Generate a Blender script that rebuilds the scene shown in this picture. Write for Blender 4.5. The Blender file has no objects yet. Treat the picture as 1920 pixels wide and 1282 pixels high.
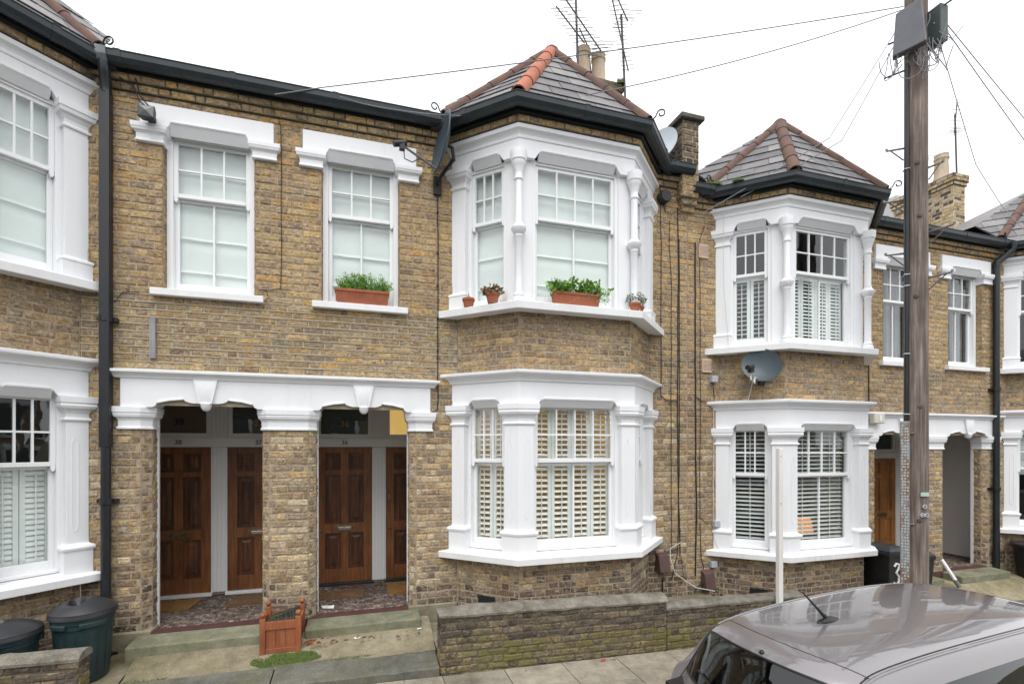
import bpy, bmesh, math, random
from mathutils import Vector, Matrix, noise as mnoise

# ------------------------------------------------------------------ camera, sky, sun, exposure
S = bpy.context.scene
COL = S.collection
PHI = math.atan(912.0 / 3006.0)
CS, SN = math.cos(PHI), math.sin(PHI)
EYE = 2.33
cd = bpy.data.cameras.new('camera')
cam = bpy.data.objects.new('camera', cd)
COL.objects.link(cam)
cam.location = (0, 0, EYE)
cam.rotation_euler = (math.radians(90), 0, -PHI)
cd.sensor_width = 36.0
cd.lens = 36.0 * 912.0 / 1920.0
cd.shift_y = 195.0 / 1920.0
cd.clip_start = 0.05
cd.clip_end = 3000
S.camera = cam

W = bpy.data.worlds.new('World')
S.world = W
W.use_nodes = True
wt = W.node_tree
for n in list(wt.nodes):
    wt.nodes.remove(n)
wo = wt.nodes.new('ShaderNodeOutputWorld')
wb = wt.nodes.new('ShaderNodeBackground')
sk = wt.nodes.new('ShaderNodeTexSky')
sk.sky_type = 'NISHITA'
sk.sun_disc = False
SUN_EL, SUN_ROT = math.radians(61), math.radians(196)
sk.sun_elevation = SUN_EL
sk.sun_rotation = SUN_ROT
# overcast: the clear-sky model is almost wholly replaced by even pale cloud
wtc = wt.nodes.new('ShaderNodeTexCoord')
wn = wt.nodes.new('ShaderNodeTexNoise')
wn.inputs['Scale'].default_value = 2.2
wn.inputs['Detail'].default_value = 4
wr = wt.nodes.new('ShaderNodeValToRGB')
wr.color_ramp.elements[0].position = 0.3
wr.color_ramp.elements[0].color = (0.86, 0.875, 0.90, 1)
wr.color_ramp.elements[1].position = 0.7
wr.color_ramp.elements[1].color = (1.0, 1.0, 1.0, 1)
wmul = wt.nodes.new('ShaderNodeVectorMath')
wmul.operation = 'SCALE'
wmul.inputs['Scale'].default_value = 11.0
wm = wt.nodes.new('ShaderNodeMix')
wm.data_type = 'RGBA'
wm.inputs['Factor'].default_value = 0.93
wt.links.new(wtc.outputs['Generated'], wn.inputs['Vector'])
wt.links.new(wn.outputs['Fac'], wr.inputs['Fac'])
wt.links.new(wr.outputs['Color'], wmul.inputs[0])
wt.links.new(sk.outputs['Color'], wm.inputs['A'])
wt.links.new(wmul.outputs['Vector'], wm.inputs['B'])
wt.links.new(wm.outputs['Result'], wb.inputs['Color'])
wb.inputs['Strength'].default_value = 0.1
wt.links.new(wb.outputs['Background'], wo.inputs['Surface'])

sl = bpy.data.lights.new('sun', 'SUN')
sl.energy = 1.5
sl.angle = math.radians(50)
sl.color = (1.0, 0.97, 0.93)
sun = bpy.data.objects.new('sun', sl)
COL.objects.link(sun)
# sky sun_rotation is measured from +Y towards +X
sd = Vector((math.sin(SUN_ROT) * math.cos(SUN_EL), math.cos(SUN_ROT) * math.cos(SUN_EL), math.sin(SUN_EL)))
sun.rotation_euler = (-sd).to_track_quat('-Z', 'Y').to_euler()
sun.location = sd * 30

S.view_settings.view_transform = 'Standard'
S.view_settings.look = 'None'
S.view_settings.exposure = 0.66
S.view_settings.gamma = 1.0
S.view_settings.use_curve_mapping = False
S.cycles.max_bounces = 8
S.cycles.transparent_max_bounces = 12

R = random.Random(7)

# ------------------------------------------------------------------ materials
MATS = {}


class NT:
    """small helper round a node tree"""
    def __init__(self, name):
        m = bpy.data.materials.new(name)
        m.use_nodes = True
        self.m = m
        self.t = m.node_tree
        self.b = self.t.nodes['Principled BSDF']
        self.out = self.t.nodes['Material Output']
        MATS[name] = m

    def n(self, kind, **kw):
        x = self.t.nodes.new(kind)
        for k, v in kw.items():
            setattr(x, k, v)
        return x

    def l(self, a, b):
        self.t.links.new(a, b)

    def pos(self, scale=(1, 1, 1), seed=0.0):
        g = self.n('ShaderNodeNewGeometry')
        mp = self.n('ShaderNodeMapping')
        mp.inputs['Scale'].default_value = scale
        mp.inputs['Location'].default_value = (seed, seed * 1.7, seed * 0.3)
        self.l(g.outputs['Position'], mp.inputs['Vector'])
        return mp.outputs['Vector']

    def noise(self, scale, detail=4, rough=0.6, stretch=(1, 1, 1), seed=0.0):
        x = self.n('ShaderNodeTexNoise')
        x.inputs['Scale'].default_value = scale
        x.inputs['Detail'].default_value = detail
        x.inputs['Roughness'].default_value = rough
        self.l(self.pos(stretch, seed), x.inputs['Vector'])
        return x.outputs['Fac']

    def ramp(self, fac, stops, interp='LINEAR'):
        r = self.n('ShaderNodeValToRGB')
        cr = r.color_ramp
        cr.interpolation = interp
        while len(cr.elements) < len(stops):
            cr.elements.new(0.5)
        for e, (p, c) in zip(cr.elements, stops):
            e.position = p
            e.color = (c[0], c[1], c[2], 1) if not isinstance(c, (int, float)) else (c, c, c, 1)
        self.l(fac, r.inputs['Fac'])
        return r.outputs['Color']

    def mix(self, fac, a, b, mode='MIX'):
        x = self.n('ShaderNodeMix', data_type='RGBA', blend_type=mode)
        for key, v in (('Factor', fac), ('A', a), ('B', b)):
            if hasattr(v, 'is_linked'):
                self.l(v, x.inputs[key])
            elif isinstance(v, (int, float)):
                x.inputs[key].default_value = v if key == 'Factor' else (v, v, v, 1)
            else:
                x.inputs[key].default_value = (v[0], v[1], v[2], 1)
        return x.outputs['Result']

    def math(self, op, a, b=0.0):
        x = self.n('ShaderNodeMath', operation=op)
        for i, v in enumerate((a, b)):
            if hasattr(v, 'is_linked'):
                self.l(v, x.inputs[i])
            else:
                x.inputs[i].default_value = v
        return x.outputs[0]

    def bump(self, h, strength=0.3, dist=0.01):
        b = self.n('ShaderNodeBump')
        b.inputs['Strength'].default_value = strength
        b.inputs['Distance'].default_value = dist
        self.l(h, b.inputs['Height'])
        self.l(b.outputs['Normal'], self.b.inputs['Normal'])

    def base(self, c):
        if hasattr(c, 'is_linked'):
            self.l(c, self.b.inputs['Base Color'])
        else:
            self.b.inputs['Base Color'].default_value = (c[0], c[1], c[2], 1)

    def set(self, **kw):
        for k, v in kw.items():
            k = {'rough': 'Roughness', 'metal': 'Metallic', 'spec': 'Specular IOR Level', 'coat': 'Coat Weight',
                 'coatrough': 'Coat Roughness'}[k]
            if hasattr(v, 'is_linked'):
                self.l(v, self.b.inputs[k])
            else:
                self.b.inputs[k].default_value = v


def pm(name, col, rough=0.6, col2=None, scale=6.0, bump=0.0, bscale=80.0, metal=0.0, spec=0.4, stretch=(1, 1, 1),
       lo=0.35, hi=0.65, dist=0.004):
    t = NT(name)
    if col2 is not None:
        f = t.noise(scale, 5, 0.65, stretch)
        t.base(t.ramp(f, [(lo, col), (hi, col2)]))
    else:
        t.base(col)
    t.set(rough=rough, metal=metal, spec=spec)
    if bump:
        t.bump(t.noise(bscale, 4, 0.7, stretch), bump, dist)
    return t.m


def brick_mat(name, stops, grime=0.35, grime_col=(0.05, 0.042, 0.035), pits=0.5, moss=0.0, seed=0.0, pale=0.6, tone=(1.08, 1.065, 1.045)):
    t = NT(name)
    g = t.n('ShaderNodeNewGeometry')
    oi = t.n('ShaderNodeObjectInfo')
    r = t.math('FRACT', t.math('ADD', g.outputs['Random Per Island'], t.math('MULTIPLY', oi.outputs['Random'], 7.31)))
    c = t.ramp(r, stops)
    r2 = t.math('FRACT', t.math('MULTIPLY', r, 17.3))
    c = t.mix(1.0, c, t.ramp(r2, [(0, 0.78), (1, 1.14)]), 'MULTIPLY')
    # a second colour fired into parts of the brick, then blotches and pale lime bloom
    r3 = t.math('FRACT', t.math('MULTIPLY', r, 5.77))
    n0 = t.noise(11, 5, 0.7, (1, 1, 1.5), seed + 1.3)
    c = t.mix(t.ramp(n0, [(0.47, 0.0), (0.56, 0.85)]), c, t.ramp(r3, stops))
    n1 = t.noise(30, 5, 0.75, (1, 1, 1.5), seed)
    c = t.mix(1.0, c, t.ramp(n1, [(0.37, 0.56), (0.5, 0.98), (0.62, 1.30)]), 'MULTIPLY')
    n5 = t.noise(15, 6, 0.75, (1, 1, 1.8), seed + 2.2)
    c = t.mix(t.ramp(n5, [(0.55, 0.0), (0.62, pale)]), c, (0.56, 0.49, 0.385))
    # soot in broad patches
    n2 = t.noise(1.6, 7, 0.72, (1, 1, 1.3), seed + 3)
    c = t.mix(t.math('MULTIPLY', t.ramp(n2, [(0.46, 0.0), (0.7, 1.0)]), grime), c, grime_col)
    n7 = t.noise(0.7, 5, 0.65, (1, 1, 0.8), seed + 17)
    c = t.mix(1.0, c, t.ramp(n7, [(0.36, (0.80, 0.79, 0.79)), (0.64, (1.10, 1.10, 1.09))]), 'MULTIPLY')
    # small dark pits and pale lime specks
    n3 = t.noise(46, 2, 0.5, (1, 1, 1.4), seed + 5)
    c = t.mix(t.math('MULTIPLY', t.ramp(n3, [(0.63, 0.0), (0.67, 1.0)]), pits), c, (0.03, 0.025, 0.02))
    n4 = t.noise(48, 2, 0.5, (1, 1, 1), seed + 9)
    c = t.mix(t.ramp(n4, [(0.68, 0.0), (0.74, 0.55)]), c, (0.42, 0.37, 0.3))
    if moss:
        n6 = t.noise(2.2, 6, 0.7, (1, 1, 1.4), seed + 12)
        c = t.mix(t.math('MULTIPLY', t.ramp(n6, [(0.42, 0.0), (0.62, 1.0)]), moss), c, (0.125, 0.125, 0.028))
    c = t.mix(1.0, c, tone, 'MULTIPLY')
    t.base(c)
    t.set(rough=0.92, spec=0.2)
    t.bump(t.math('ADD', t.noise(45, 5, 0.7, (1, 1, 1), seed), t.math('MULTIPLY', t.noise(150, 2, 0.6), 0.5)), 0.75, 0.006)
    return t.m


YEL = (0.47, 0.335, 0.155)
BUF = (0.40, 0.30, 0.175)
ORA = (0.45, 0.27, 0.105)
BRN = (0.28, 0.195, 0.11)
GRY = (0.285, 0.235, 0.17)
PUR = (0.215, 0.16, 0.125)
DRK = (0.125, 0.10, 0.082)
PAL = (0.50, 0.43, 0.31)
BRK_UP = brick_mat('stock_brick_upper', [(0, BRN), (0.16, BUF), (0.36, YEL), (0.5, BUF), (0.6, ORA), (0.7, YEL), (0.8, GRY), (0.92, BRN), (1, PUR)], 0.3)
BRK_LO = brick_mat('stock_brick_lower', [(0, GRY), (0.2, GRY), (0.38, BRN), (0.5, YEL), (0.64, GRY), (0.78, BUF), (0.93, BRN), (1, PUR)], 0.35, seed=21)
BRK_PALE = brick_mat('stock_brick_pale', [(0, BUF), (0.3, PAL), (0.5, YEL), (0.7, PAL), (0.86, GRY), (1, BRN)], 0.3, seed=42)
BRK_BASE = brick_mat('stock_brick_base', [(0, DRK), (0.3, PUR), (0.6, GRY), (0.8, (0.05, 0.042, 0.042)), (1, BRN)], 0.45, seed=63)
BRK_GAR = brick_mat('stock_brick_garden', [(0, (0.075, 0.062, 0.05)), (0.25, (0.19, 0.155, 0.105)), (0.45, (0.22, 0.16, 0.10)), (0.6, (0.20, 0.165, 0.08)), (0.8, (0.15, 0.125, 0.09)), (1, (0.08, 0.066, 0.055))], 0.75, (0.035, 0.032, 0.028), 0.6, 0.0, 84, 0.25, (1, 1, 1))
BRK_MOSS = brick_mat('stock_brick_mossy', [(0, (0.20, 0.17, 0.11)), (0.3, (0.21, 0.175, 0.085)), (0.6, (0.24, 0.18, 0.10)), (0.8, (0.21, 0.18, 0.09)), (1, (0.14, 0.11, 0.08))], 0.5, (0.06, 0.06, 0.03), 0.5, 0.8, 105, 0.25, (1, 1, 1))
BRK_SOOT = brick_mat('stock_brick_sooty', [(0, (0.06, 0.052, 0.045)), (0.3, (0.15, 0.125, 0.095)), (0.5, (0.20, 0.155, 0.105)), (0.7, (0.095, 0.08, 0.064)), (1, (0.13, 0.10, 0.08))], 0.6, seed=126, pale=0.2, tone=(1, 1, 1))

MORTAR = pm('mortar_tan', (0.43, 0.345, 0.25), 0.95, (0.245, 0.19, 0.135), 12, 0.5, 90)
MORTAR_L = pm('mortar_pale', (0.43, 0.375, 0.28), 0.95, (0.33, 0.275, 0.195), 12, 0.4, 90)
MORTAR_D = pm('mortar_dark', (0.16, 0.135, 0.09), 0.95, (0.08, 0.07, 0.05), 6, 0.4, 90)
MORTAR_P = pm('mortar_strip', (0.47, 0.41, 0.31), 0.95, (0.36, 0.31, 0.225), 14, 0.3, 90)


def paint_mat(name, col=(0.80, 0.815, 0.84), dirt=0.10, rough=0.45, seed=0.0):
    t = NT(name)
    n1 = t.noise(2.2, 6, 0.7, (1, 1, 0.35), seed)
    c = t.mix(t.math('MULTIPLY', t.ramp(n1, [(0.45, 0.0), (0.75, 1.0)]), dirt * 3), col, (col[0] * 0.80, col[1] * 0.80, col[2] * 0.785))
    # thin rain streaks and a few flaked chips
    n3 = t.noise(3.0, 6, 0.75, (2.4, 2.4, 0.25), seed + 7)
    c = t.mix(t.math('MULTIPLY', t.ramp(n3, [(0.58, 0.0), (0.74, 1.0)]), dirt * 1.9), c, (0.44, 0.42, 0.37))
    n2 = t.noise(38, 4, 0.7, (1, 1, 0.5), seed + 4)
    c = t.mix(t.ramp(n2, [(0.70, 0.0), (0.78, dirt * 4)]), c, (0.42, 0.40, 0.36))
    t.base(c)
    t.set(rough=rough, spec=0.4)
    t.bump(t.math('ADD', t.noise(14, 3, 0.5), t.math('MULTIPLY', t.noise(120, 2, 0.5), 0.3)), 0.12, 0.006)
    return t.m


WHITE = paint_mat('white_masonry_paint', dirt=0.1)
WHITE_SILL = paint_mat('white_sill_paint', (0.78, 0.79, 0.80), 0.22, 0.6, 8)
WHITE_WOOD = paint_mat('white_gloss_paint', (0.82, 0.835, 0.85), 0.05, 0.3, 15)
GREYWHITE = paint_mat('grey_white_gloss', (0.73, 0.745, 0.75), 0.08, 0.35, 19)
SHUTTER = paint_mat('shutter_white', (0.80, 0.825, 0.81), 0.03, 0.4, 23)
PLASTER = paint_mat('porch_plaster', (0.74, 0.74, 0.73), 0.12, 0.7, 29)

GUTTER = pm('gutter_black', (0.013, 0.021, 0.026), 0.42, (0.022, 0.032, 0.037), 5, 0.15, 30, 0, 0.5)
PIPE = pm('pipe_black', (0.011, 0.014, 0.018), 0.4, (0.03, 0.034, 0.038), 7, 0.12, 40, 0, 0.5, (1, 1, 0.4), 0.5, 0.8)
LEAD = pm('lead_grey', (0.26, 0.28, 0.31), 0.6, (0.13, 0.14, 0.155), 8, 0.3, 30)
BLACK = pm('black_plastic', (0.012, 0.012, 0.013), 0.5, (0.022, 0.022, 0.023), 9, 0.1, 60)
CABLE = pm('cable_black', (0.012, 0.011, 0.01), 0.6)
CABLE_W = pm('cable_white', (0.6, 0.59, 0.56), 0.6)
CABLE_G = pm('cable_grey', (0.20, 0.20, 0.22), 0.6)


def slate_mat(name, stops, seed=0):
    t = NT(name)
    g = t.n('ShaderNodeNewGeometry')
    oi = t.n('ShaderNodeObjectInfo')
    r = t.math('FRACT', t.math('ADD', g.outputs['Random Per Island'], t.math('MULTIPLY', oi.outputs['Random'], 5.7)))
    c = t.ramp(r, stops)
    c = t.mix(1.0, c, t.ramp(t.noise(7, 6, 0.7, (1, 1, 1), seed), [(0.3, 0.72), (0.7, 1.18)]), 'MULTIPLY')
    c = t.mix(t.ramp(t.noise(30, 4, 0.7, (1, 1, 1), seed + 3), [(0.66, 0.0), (0.75, 0.5)]), c, (0.07, 0.07, 0.055))
    t.base(c)
    t.set(rough=0.55, spec=0.4)
    t.bump(t.noise(26, 5, 0.6), 0.25, 0.004)
    return t.m


SLATE = slate_mat('slate_grey', [(0, (0.11, 0.106, 0.112)), (0.5, (0.165, 0.159, 0.164)), (1, (0.225, 0.216, 0.216))])
RIDGE = pm('ridge_tile_brown', (0.155, 0.083, 0.062), 0.85, (0.088, 0.062, 0.053), 7, 0.5, 40)
RIDGE_NEW = pm('ridge_tile_orange', (0.42, 0.15, 0.092), 0.8, (0.34, 0.12, 0.075), 7, 0.3, 50)
POT_CREAM = pm('chimney_pot_buff', (0.56, 0.47, 0.36), 0.85, (0.36, 0.285, 0.205), 3.2, 0.3, 30, 0, 0.3, (1, 1, 0.5))
TERRA = pm('terracotta', (0.40, 0.135, 0.07), 0.8, (0.30, 0.10, 0.055), 12, 0.2, 60)
TERRA_OLD = pm('terracotta_limed', (0.37, 0.125, 0.066), 0.85, (0.44, 0.26, 0.18), 11, 0.3, 60, 0, 0.3, (1, 1, 1), 0.56, 0.74)
VENT_T = pm('air_brick_clay', (0.60, 0.45, 0.34), 0.85, (0.53, 0.39, 0.29), 12)
SOIL = pm('soil', (0.035, 0.025, 0.018), 0.95, (0.06, 0.045, 0.03), 30, 0.6, 60)


def concrete_mat(name, c1, c2, c3, green=0.0, scale=1.4, seed=0.0, speck=0.5):
    t = NT(name)
    c = t.ramp(t.noise(scale, 7, 0.7, (1, 1, 1), seed), [(0.36, c1), (0.5, c2), (0.64, c3)])
    oi = t.n('ShaderNodeObjectInfo')
    c = t.mix(1.0, c, t.ramp(oi.outputs['Random'], [(0, (0.84, 0.84, 0.85)), (1, (1.1, 1.09, 1.06))]), 'MULTIPLY')
    c = t.mix(1.0, c, t.ramp(t.noise(5, 6, 0.75, (1, 1, 1), seed + 15), [(0.35, 0.72), (0.6, 1.1)]), 'MULTIPLY')
    c = t.mix(1.0, c, t.ramp(t.noise(95, 3, 0.7, (1, 1, 1), seed + 2), [(0.3, 0.72), (0.7, 1.25)]), 'MULTIPLY')
    if green:
        c = t.mix(t.math('MULTIPLY', t.ramp(t.noise(1.9, 7, 0.75, (1, 1, 1), seed + 6), [(0.44, 0.0), (0.68, 1.0)]), green), c, (0.105, 0.115, 0.03))
    c = t.mix(t.ramp(t.noise(70, 2, 0.5, (1, 1, 1), seed + 9), [(0.66, 0.0), (0.72, speck)]), c, (0.38, 0.36, 0.31))
    c = t.mix(t.ramp(t.noise(26, 3, 0.6, (1, 1, 1), seed + 11), [(0.66, 0.0), (0.76, 0.5)]), c, (0.045, 0.042, 0.035))
    t.base(c)
    t.set(rough=0.92, spec=0.2)
    t.bump(t.math('ADD', t.noise(85, 4, 0.7), t.math('MULTIPLY', t.noise(12, 3, 0.6), 0.8)), 0.5, 0.006)
    return t.m


PAVE = concrete_mat('paving_slab_grey', (0.23, 0.205, 0.165), (0.295, 0.265, 0.215), (0.335, 0.305, 0.25), 0.15, 1.6)
PAVE_JOINT = pm('paving_joint', (0.055, 0.05, 0.035), 0.95, (0.09, 0.085, 0.05), 12, 0.4, 60)
YARD = concrete_mat('yard_concrete', (0.20, 0.175, 0.115), (0.275, 0.24, 0.165), (0.32, 0.285, 0.205), 0.4, 1.3, 5)
YARD_D = concrete_mat('dark_concrete', (0.125, 0.125, 0.108), (0.17, 0.167, 0.142), (0.205, 0.20, 0.165), 0.35, 1.7, 11)
STEP = concrete_mat('step_concrete', (0.16, 0.165, 0.12), (0.215, 0.215, 0.155), (0.25, 0.245, 0.19), 0.6, 2.4, 17)
PLINTH = concrete_mat('plinth_render', (0.23, 0.205, 0.145), (0.285, 0.255, 0.19), (0.325, 0.295, 0.225), 0.5, 2.0, 23)
COPING = concrete_mat('coping_cement', (0.13, 0.12, 0.10), (0.185, 0.17, 0.145), (0.25, 0.235, 0.205), 0.12, 5, 31, 0.7)
COPING_D = concrete_mat('parapet_coping', (0.09, 0.085, 0.075), (0.13, 0.122, 0.108), (0.165, 0.155, 0.135), 0.1, 5, 37)
ASPHALT = concrete_mat('asphalt', (0.04, 0.04, 0.042), (0.052, 0.052, 0.053), (0.066, 0.065, 0.064), 0.0, 1.2, 41, 0.3)
KERB = concrete_mat('kerb_granite', (0.16, 0.155, 0.15), (0.2, 0.195, 0.185), (0.24, 0.23, 0.22), 0.05, 4, 47)
EARTH = concrete_mat('bare_ground', (0.09, 0.085, 0.06), (0.12, 0.11, 0.08), (0.15, 0.14, 0.1), 0.3, 0.7, 53)
TILE_RED = pm('quarry_tile_red', (0.068, 0.03, 0.028), 0.6, (0.10, 0.046, 0.042), 9)


def wood_mat(name, c1, c2, c3, rough=0.4, stretch=(9, 9, 0.7), worn=0.3, seed=0.0):
    t = NT(name)
    c = t.ramp(t.noise(3.0, 7, 0.65, stretch, seed), [(0.3, c1), (0.5, c2), (0.72, c3)])
    c = t.mix(1.0, c, t.ramp(t.noise(9, 4, 0.7, (stretch[0] * 2, stretch[1] * 2, stretch[2]), seed + 2), [(0.3, 0.8), (0.7, 1.13)]), 'MULTIPLY')
    c = t.mix(1.0, c, t.ramp(t.noise(2.1, 4, 0.6, (1, 1, 0.7), seed + 8), [(0.35, 0.72), (0.65, 1.2)]), 'MULTIPLY')
    c = t.mix(t.math('MULTIPLY', t.ramp(t.noise(1.7, 5, 0.7, (1.4, 1.4, 0.8), seed + 5), [(0.5, 0.0), (0.72, 1.0)]), worn), c, (0.28, 0.10, 0.03))
    t.base(c)
    t.set(rough=rough, spec=0.45)
    t.bump(t.noise(14, 4, 0.6, stretch, seed), 0.12, 0.003)
    return t.m


DOOR = wood_mat('door_mahogany', (0.115, 0.043, 0.018), (0.19, 0.074, 0.028), (0.28, 0.118, 0.044), 0.42, (9, 9, 0.7), 0.45)
DOOR_PANEL = wood_mat('door_mahogany_panel', (0.045, 0.018, 0.010), (0.085, 0.034, 0.016), (0.19, 0.075, 0.028), 0.45, (9, 9, 0.7), 0.3, 7)
DOOR_OAK = wood_mat('door_oak', (0.24, 0.095, 0.025), (0.33, 0.145, 0.042), (0.40, 0.19, 0.06), 0.45, (9, 9, 0.7), 0.2, 13)
PLANTER_WOOD = wood_mat('planter_stained_wood', (0.21, 0.065, 0.028), (0.27, 0.088, 0.036), (0.31, 0.11, 0.05), 0.6, (7, 7, 1.2), 0.2, 17)
POLE_WOOD = wood_mat('pole_weathered_wood', (0.075, 0.056, 0.048), (0.165, 0.128, 0.11), (0.32, 0.275, 0.245), 0.85, (11, 11, 0.45), 0.0, 21)
BATTEN = wood_mat('grey_batten', (0.23, 0.22, 0.235), (0.31, 0.30, 0.315), (0.38, 0.37, 0.38), 0.85, (9, 9, 0.7), 0.0, 25)
POST_WHITE = paint_mat('post_white', (0.74, 0.72, 0.69), 0.2, 0.6, 33)
COIR = pm('coir_mat', (0.30, 0.17, 0.065), 0.95, (0.19, 0.10, 0.04), 25, 0.8, 160, 0, 0.1)
COIR_D = pm('coir_mat_worn', (0.20, 0.12, 0.065), 0.95, (0.12, 0.075, 0.045), 14, 0.8, 160, 0, 0.1)
BRASS = pm('aged_brass', (0.30, 0.22, 0.12), 0.4, (0.16, 0.11, 0.06), 20, 0, 80, 0.8)
CHROME = pm('satin_chrome', (0.62, 0.62, 0.60), 0.25, None, 6, 0, 80, 0.9)
GUARD = pm('guard_rusty_steel', (0.26, 0.27, 0.27), 0.6, (0.22, 0.135, 0.085), 9, 0.2, 40, 0.3, 0.4, (1, 1, 0.5), 0.46, 0.6)
GUARD_SLOT = pm('guard_pale_slots', (0.36, 0.41, 0.43), 0.6, (0.55, 0.59, 0.60), 20)
GALV = pm('galvanised_steel', (0.42, 0.47, 0.49), 0.5, (0.25, 0.17, 0.12), 16, 0.2, 40, 0.4, 0.5, (1, 1, 0.6), 0.50, 0.66)
STEEL = pm('steel_grey', (0.27, 0.27, 0.26), 0.5, (0.17, 0.16, 0.15), 15, 0.1, 60, 0.6)
AERIAL = pm('aerial_dark', (0.055, 0.055, 0.06), 0.55)
DISH = pm('dish_grey', (0.07, 0.095, 0.115), 0.4, (0.055, 0.078, 0.094), 4, 0.05, 40)
DISH_PALE = pm('dish_pale', (0.50, 0.56, 0.62), 0.4, (0.45, 0.50, 0.55), 4)
BOX_GREY = pm('box_grey', (0.115, 0.12, 0.135), 0.5, (0.14, 0.145, 0.16), 5)
BOX_PALE = pm('box_pale', (0.42, 0.45, 0.49), 0.5)
BOX_CREAM = pm('box_cream', (0.66, 0.63, 0.55), 0.5, (0.58, 0.55, 0.47), 8)
BOX_BROWN = pm('meter_box_brown', (0.075, 0.042, 0.042), 0.55, (0.105, 0.06, 0.058), 10, 0.15, 60)
BIN_GREEN = pm('bin_green', (0.014, 0.030, 0.034), 0.42, (0.021, 0.043, 0.047), 4, 0.1, 50, 0, 0.45)
BIN_LID = pm('bin_lid_black', (0.022, 0.023, 0.027), 0.42, (0.034, 0.035, 0.04), 5, 0.1, 50, 0, 0.45)
CAR_PAINT = NT('car_paint_mauve_grey')
CAR_PAINT.base((0.215, 0.20, 0.208))
CAR_PAINT.set(rough=0.30, metal=0.4, spec=0.5, coat=1.0, coatrough=0.01)
CAR_PAINT.b.inputs['Coat IOR'].default_value = 1.7
CAR_PAINT = CAR_PAINT.m
CAR_BLACK = pm('car_trim_black', (0.012, 0.012, 0.013), 0.4)
RUBBER = pm('tyre_rubber', (0.015, 0.015, 0.015), 0.85)
ALLOY = pm('alloy_silver', (0.5, 0.5, 0.51), 0.3, None, 6, 0, 80, 0.9)
CAR_SEAT = pm('car_seat_cloth', (0.04, 0.04, 0.043), 0.9)


def glass_mat(name, tint=(0.86, 0.90, 0.89), refl=1.0, wav=0.0):
    t = NT(name)
    t.t.nodes.remove(t.b)
    tr = t.n('ShaderNodeBsdfTransparent')
    tr.inputs['Color'].default_value = (tint[0], tint[1], tint[2], 1)
    gl = t.n('ShaderNodeBsdfGlossy')
    gl.inputs['Roughness'].default_value = 0.01
    gl.inputs['Color'].default_value = (0.93, 0.96, 0.97, 1)
    # Schlick reflectance, the same from either side of the thin pane
    ge = t.n('ShaderNodeNewGeometry')
    dt = t.n('ShaderNodeVectorMath', operation='DOT_PRODUCT')
    t.l(ge.outputs['Incoming'], dt.inputs[0])
    t.l(ge.outputs['Normal'], dt.inputs[1])
    ab = t.math('ABSOLUTE', dt.outputs['Value'])
    fres = t.math('ADD', t.math('MULTIPLY', t.math('POWER', t.math('SUBTRACT', 1.0, ab), 5.0), 0.957), 0.043)
    if wav:
        b = t.n('ShaderNodeBump')
        b.inputs['Strength'].default_value = wav
        b.inputs['Distance'].default_value = 0.01
        t.l(t.noise(5, 2, 0.5), b.inputs['Height'])
        t.l(b.outputs['Normal'], gl.inputs['Normal'])
    mx = t.n('ShaderNodeMixShader')
    t.l(t.math('MINIMUM', t.math('MULTIPLY', fres, refl), 1.0), mx.inputs['Fac'])
    t.l(tr.outputs['BSDF'], mx.inputs[1])
    t.l(gl.outputs['BSDF'], mx.inputs[2])
    t.l(mx.outputs['Shader'], t.out.inputs['Surface'])
    return t.m


GLASS = glass_mat('window_glass', (0.955, 0.985, 0.975), 1.8, 0.05)
CAR_GLASS = glass_mat('car_glass', (0.25, 0.29, 0.28), 1.6)
BLIND = pm('blind_cotton', (0.74, 0.775, 0.76), 0.9, (0.69, 0.73, 0.715), 2.5)
CURTAIN = pm('curtain_grey', (0.42, 0.43, 0.45), 0.9, (0.30, 0.31, 0.335), 3, 0, 80, 0, 0.3, (8, 8, 0.4))
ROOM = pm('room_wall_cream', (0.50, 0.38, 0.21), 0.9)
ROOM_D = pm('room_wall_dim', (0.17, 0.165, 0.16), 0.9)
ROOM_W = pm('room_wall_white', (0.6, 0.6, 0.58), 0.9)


def glow(name, col, e):
    t = NT(name)
    t.base(col)
    t.b.inputs['Emission Color'].default_value = (col[0], col[1], col[2], 1)
    t.b.inputs['Emission Strength'].default_value = e
    return t.m


LIT_HALL = glow('lit_hall_glass', (0.62, 0.40, 0.12), 0.55)
LAMP_ORANGE = glow('lamp_shade_orange', (0.85, 0.30, 0.05), 0.6)
RED_LENS = pm('rear_light_red', (0.35, 0.012, 0.015), 0.15)


def leaf_mat(name, c1, c2, c3):
    t = NT(name)
    g = t.n('ShaderNodeNewGeometry')
    t.base(t.ramp(g.outputs['Random Per Island'], [(0, c1), (0.5, c2), (1, c3)]))
    t.set(rough=0.5, spec=0.4)
    t.b.inputs['Subsurface Weight'].default_value = 0.0
    return t.m


LEAF = leaf_mat('leaf_fresh_green', (0.10, 0.24, 0.03), (0.17, 0.35, 0.045), (0.26, 0.45, 0.08))
LEAF_D = leaf_mat('leaf_dull_green', (0.045, 0.075, 0.025), (0.075, 0.11, 0.04), (0.12, 0.14, 0.06))
LEAF_M = leaf_mat('leaf_mixed_red', (0.08, 0.13, 0.03), (0.17, 0.10, 0.045), (0.40, 0.17, 0.05))
MOSS = leaf_mat('moss_green', (0.05, 0.085, 0.014), (0.08, 0.125, 0.02), (0.125, 0.16, 0.035))
DEAD = leaf_mat('fallen_leaf', (0.13, 0.055, 0.03), (0.24, 0.09, 0.04), (0.34, 0.17, 0.085))
PAPER = pm('paper_white', (0.68, 0.68, 0.66), 0.9)
GOLD = pm('gold_numeral', (0.36, 0.24, 0.08), 0.4)
NUM_BLACK = pm('numeral_black', (0.012, 0.012, 0.012), 0.4)
NUM_WHITE = pm('numeral_white', (0.7, 0.7, 0.68), 0.5)

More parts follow.
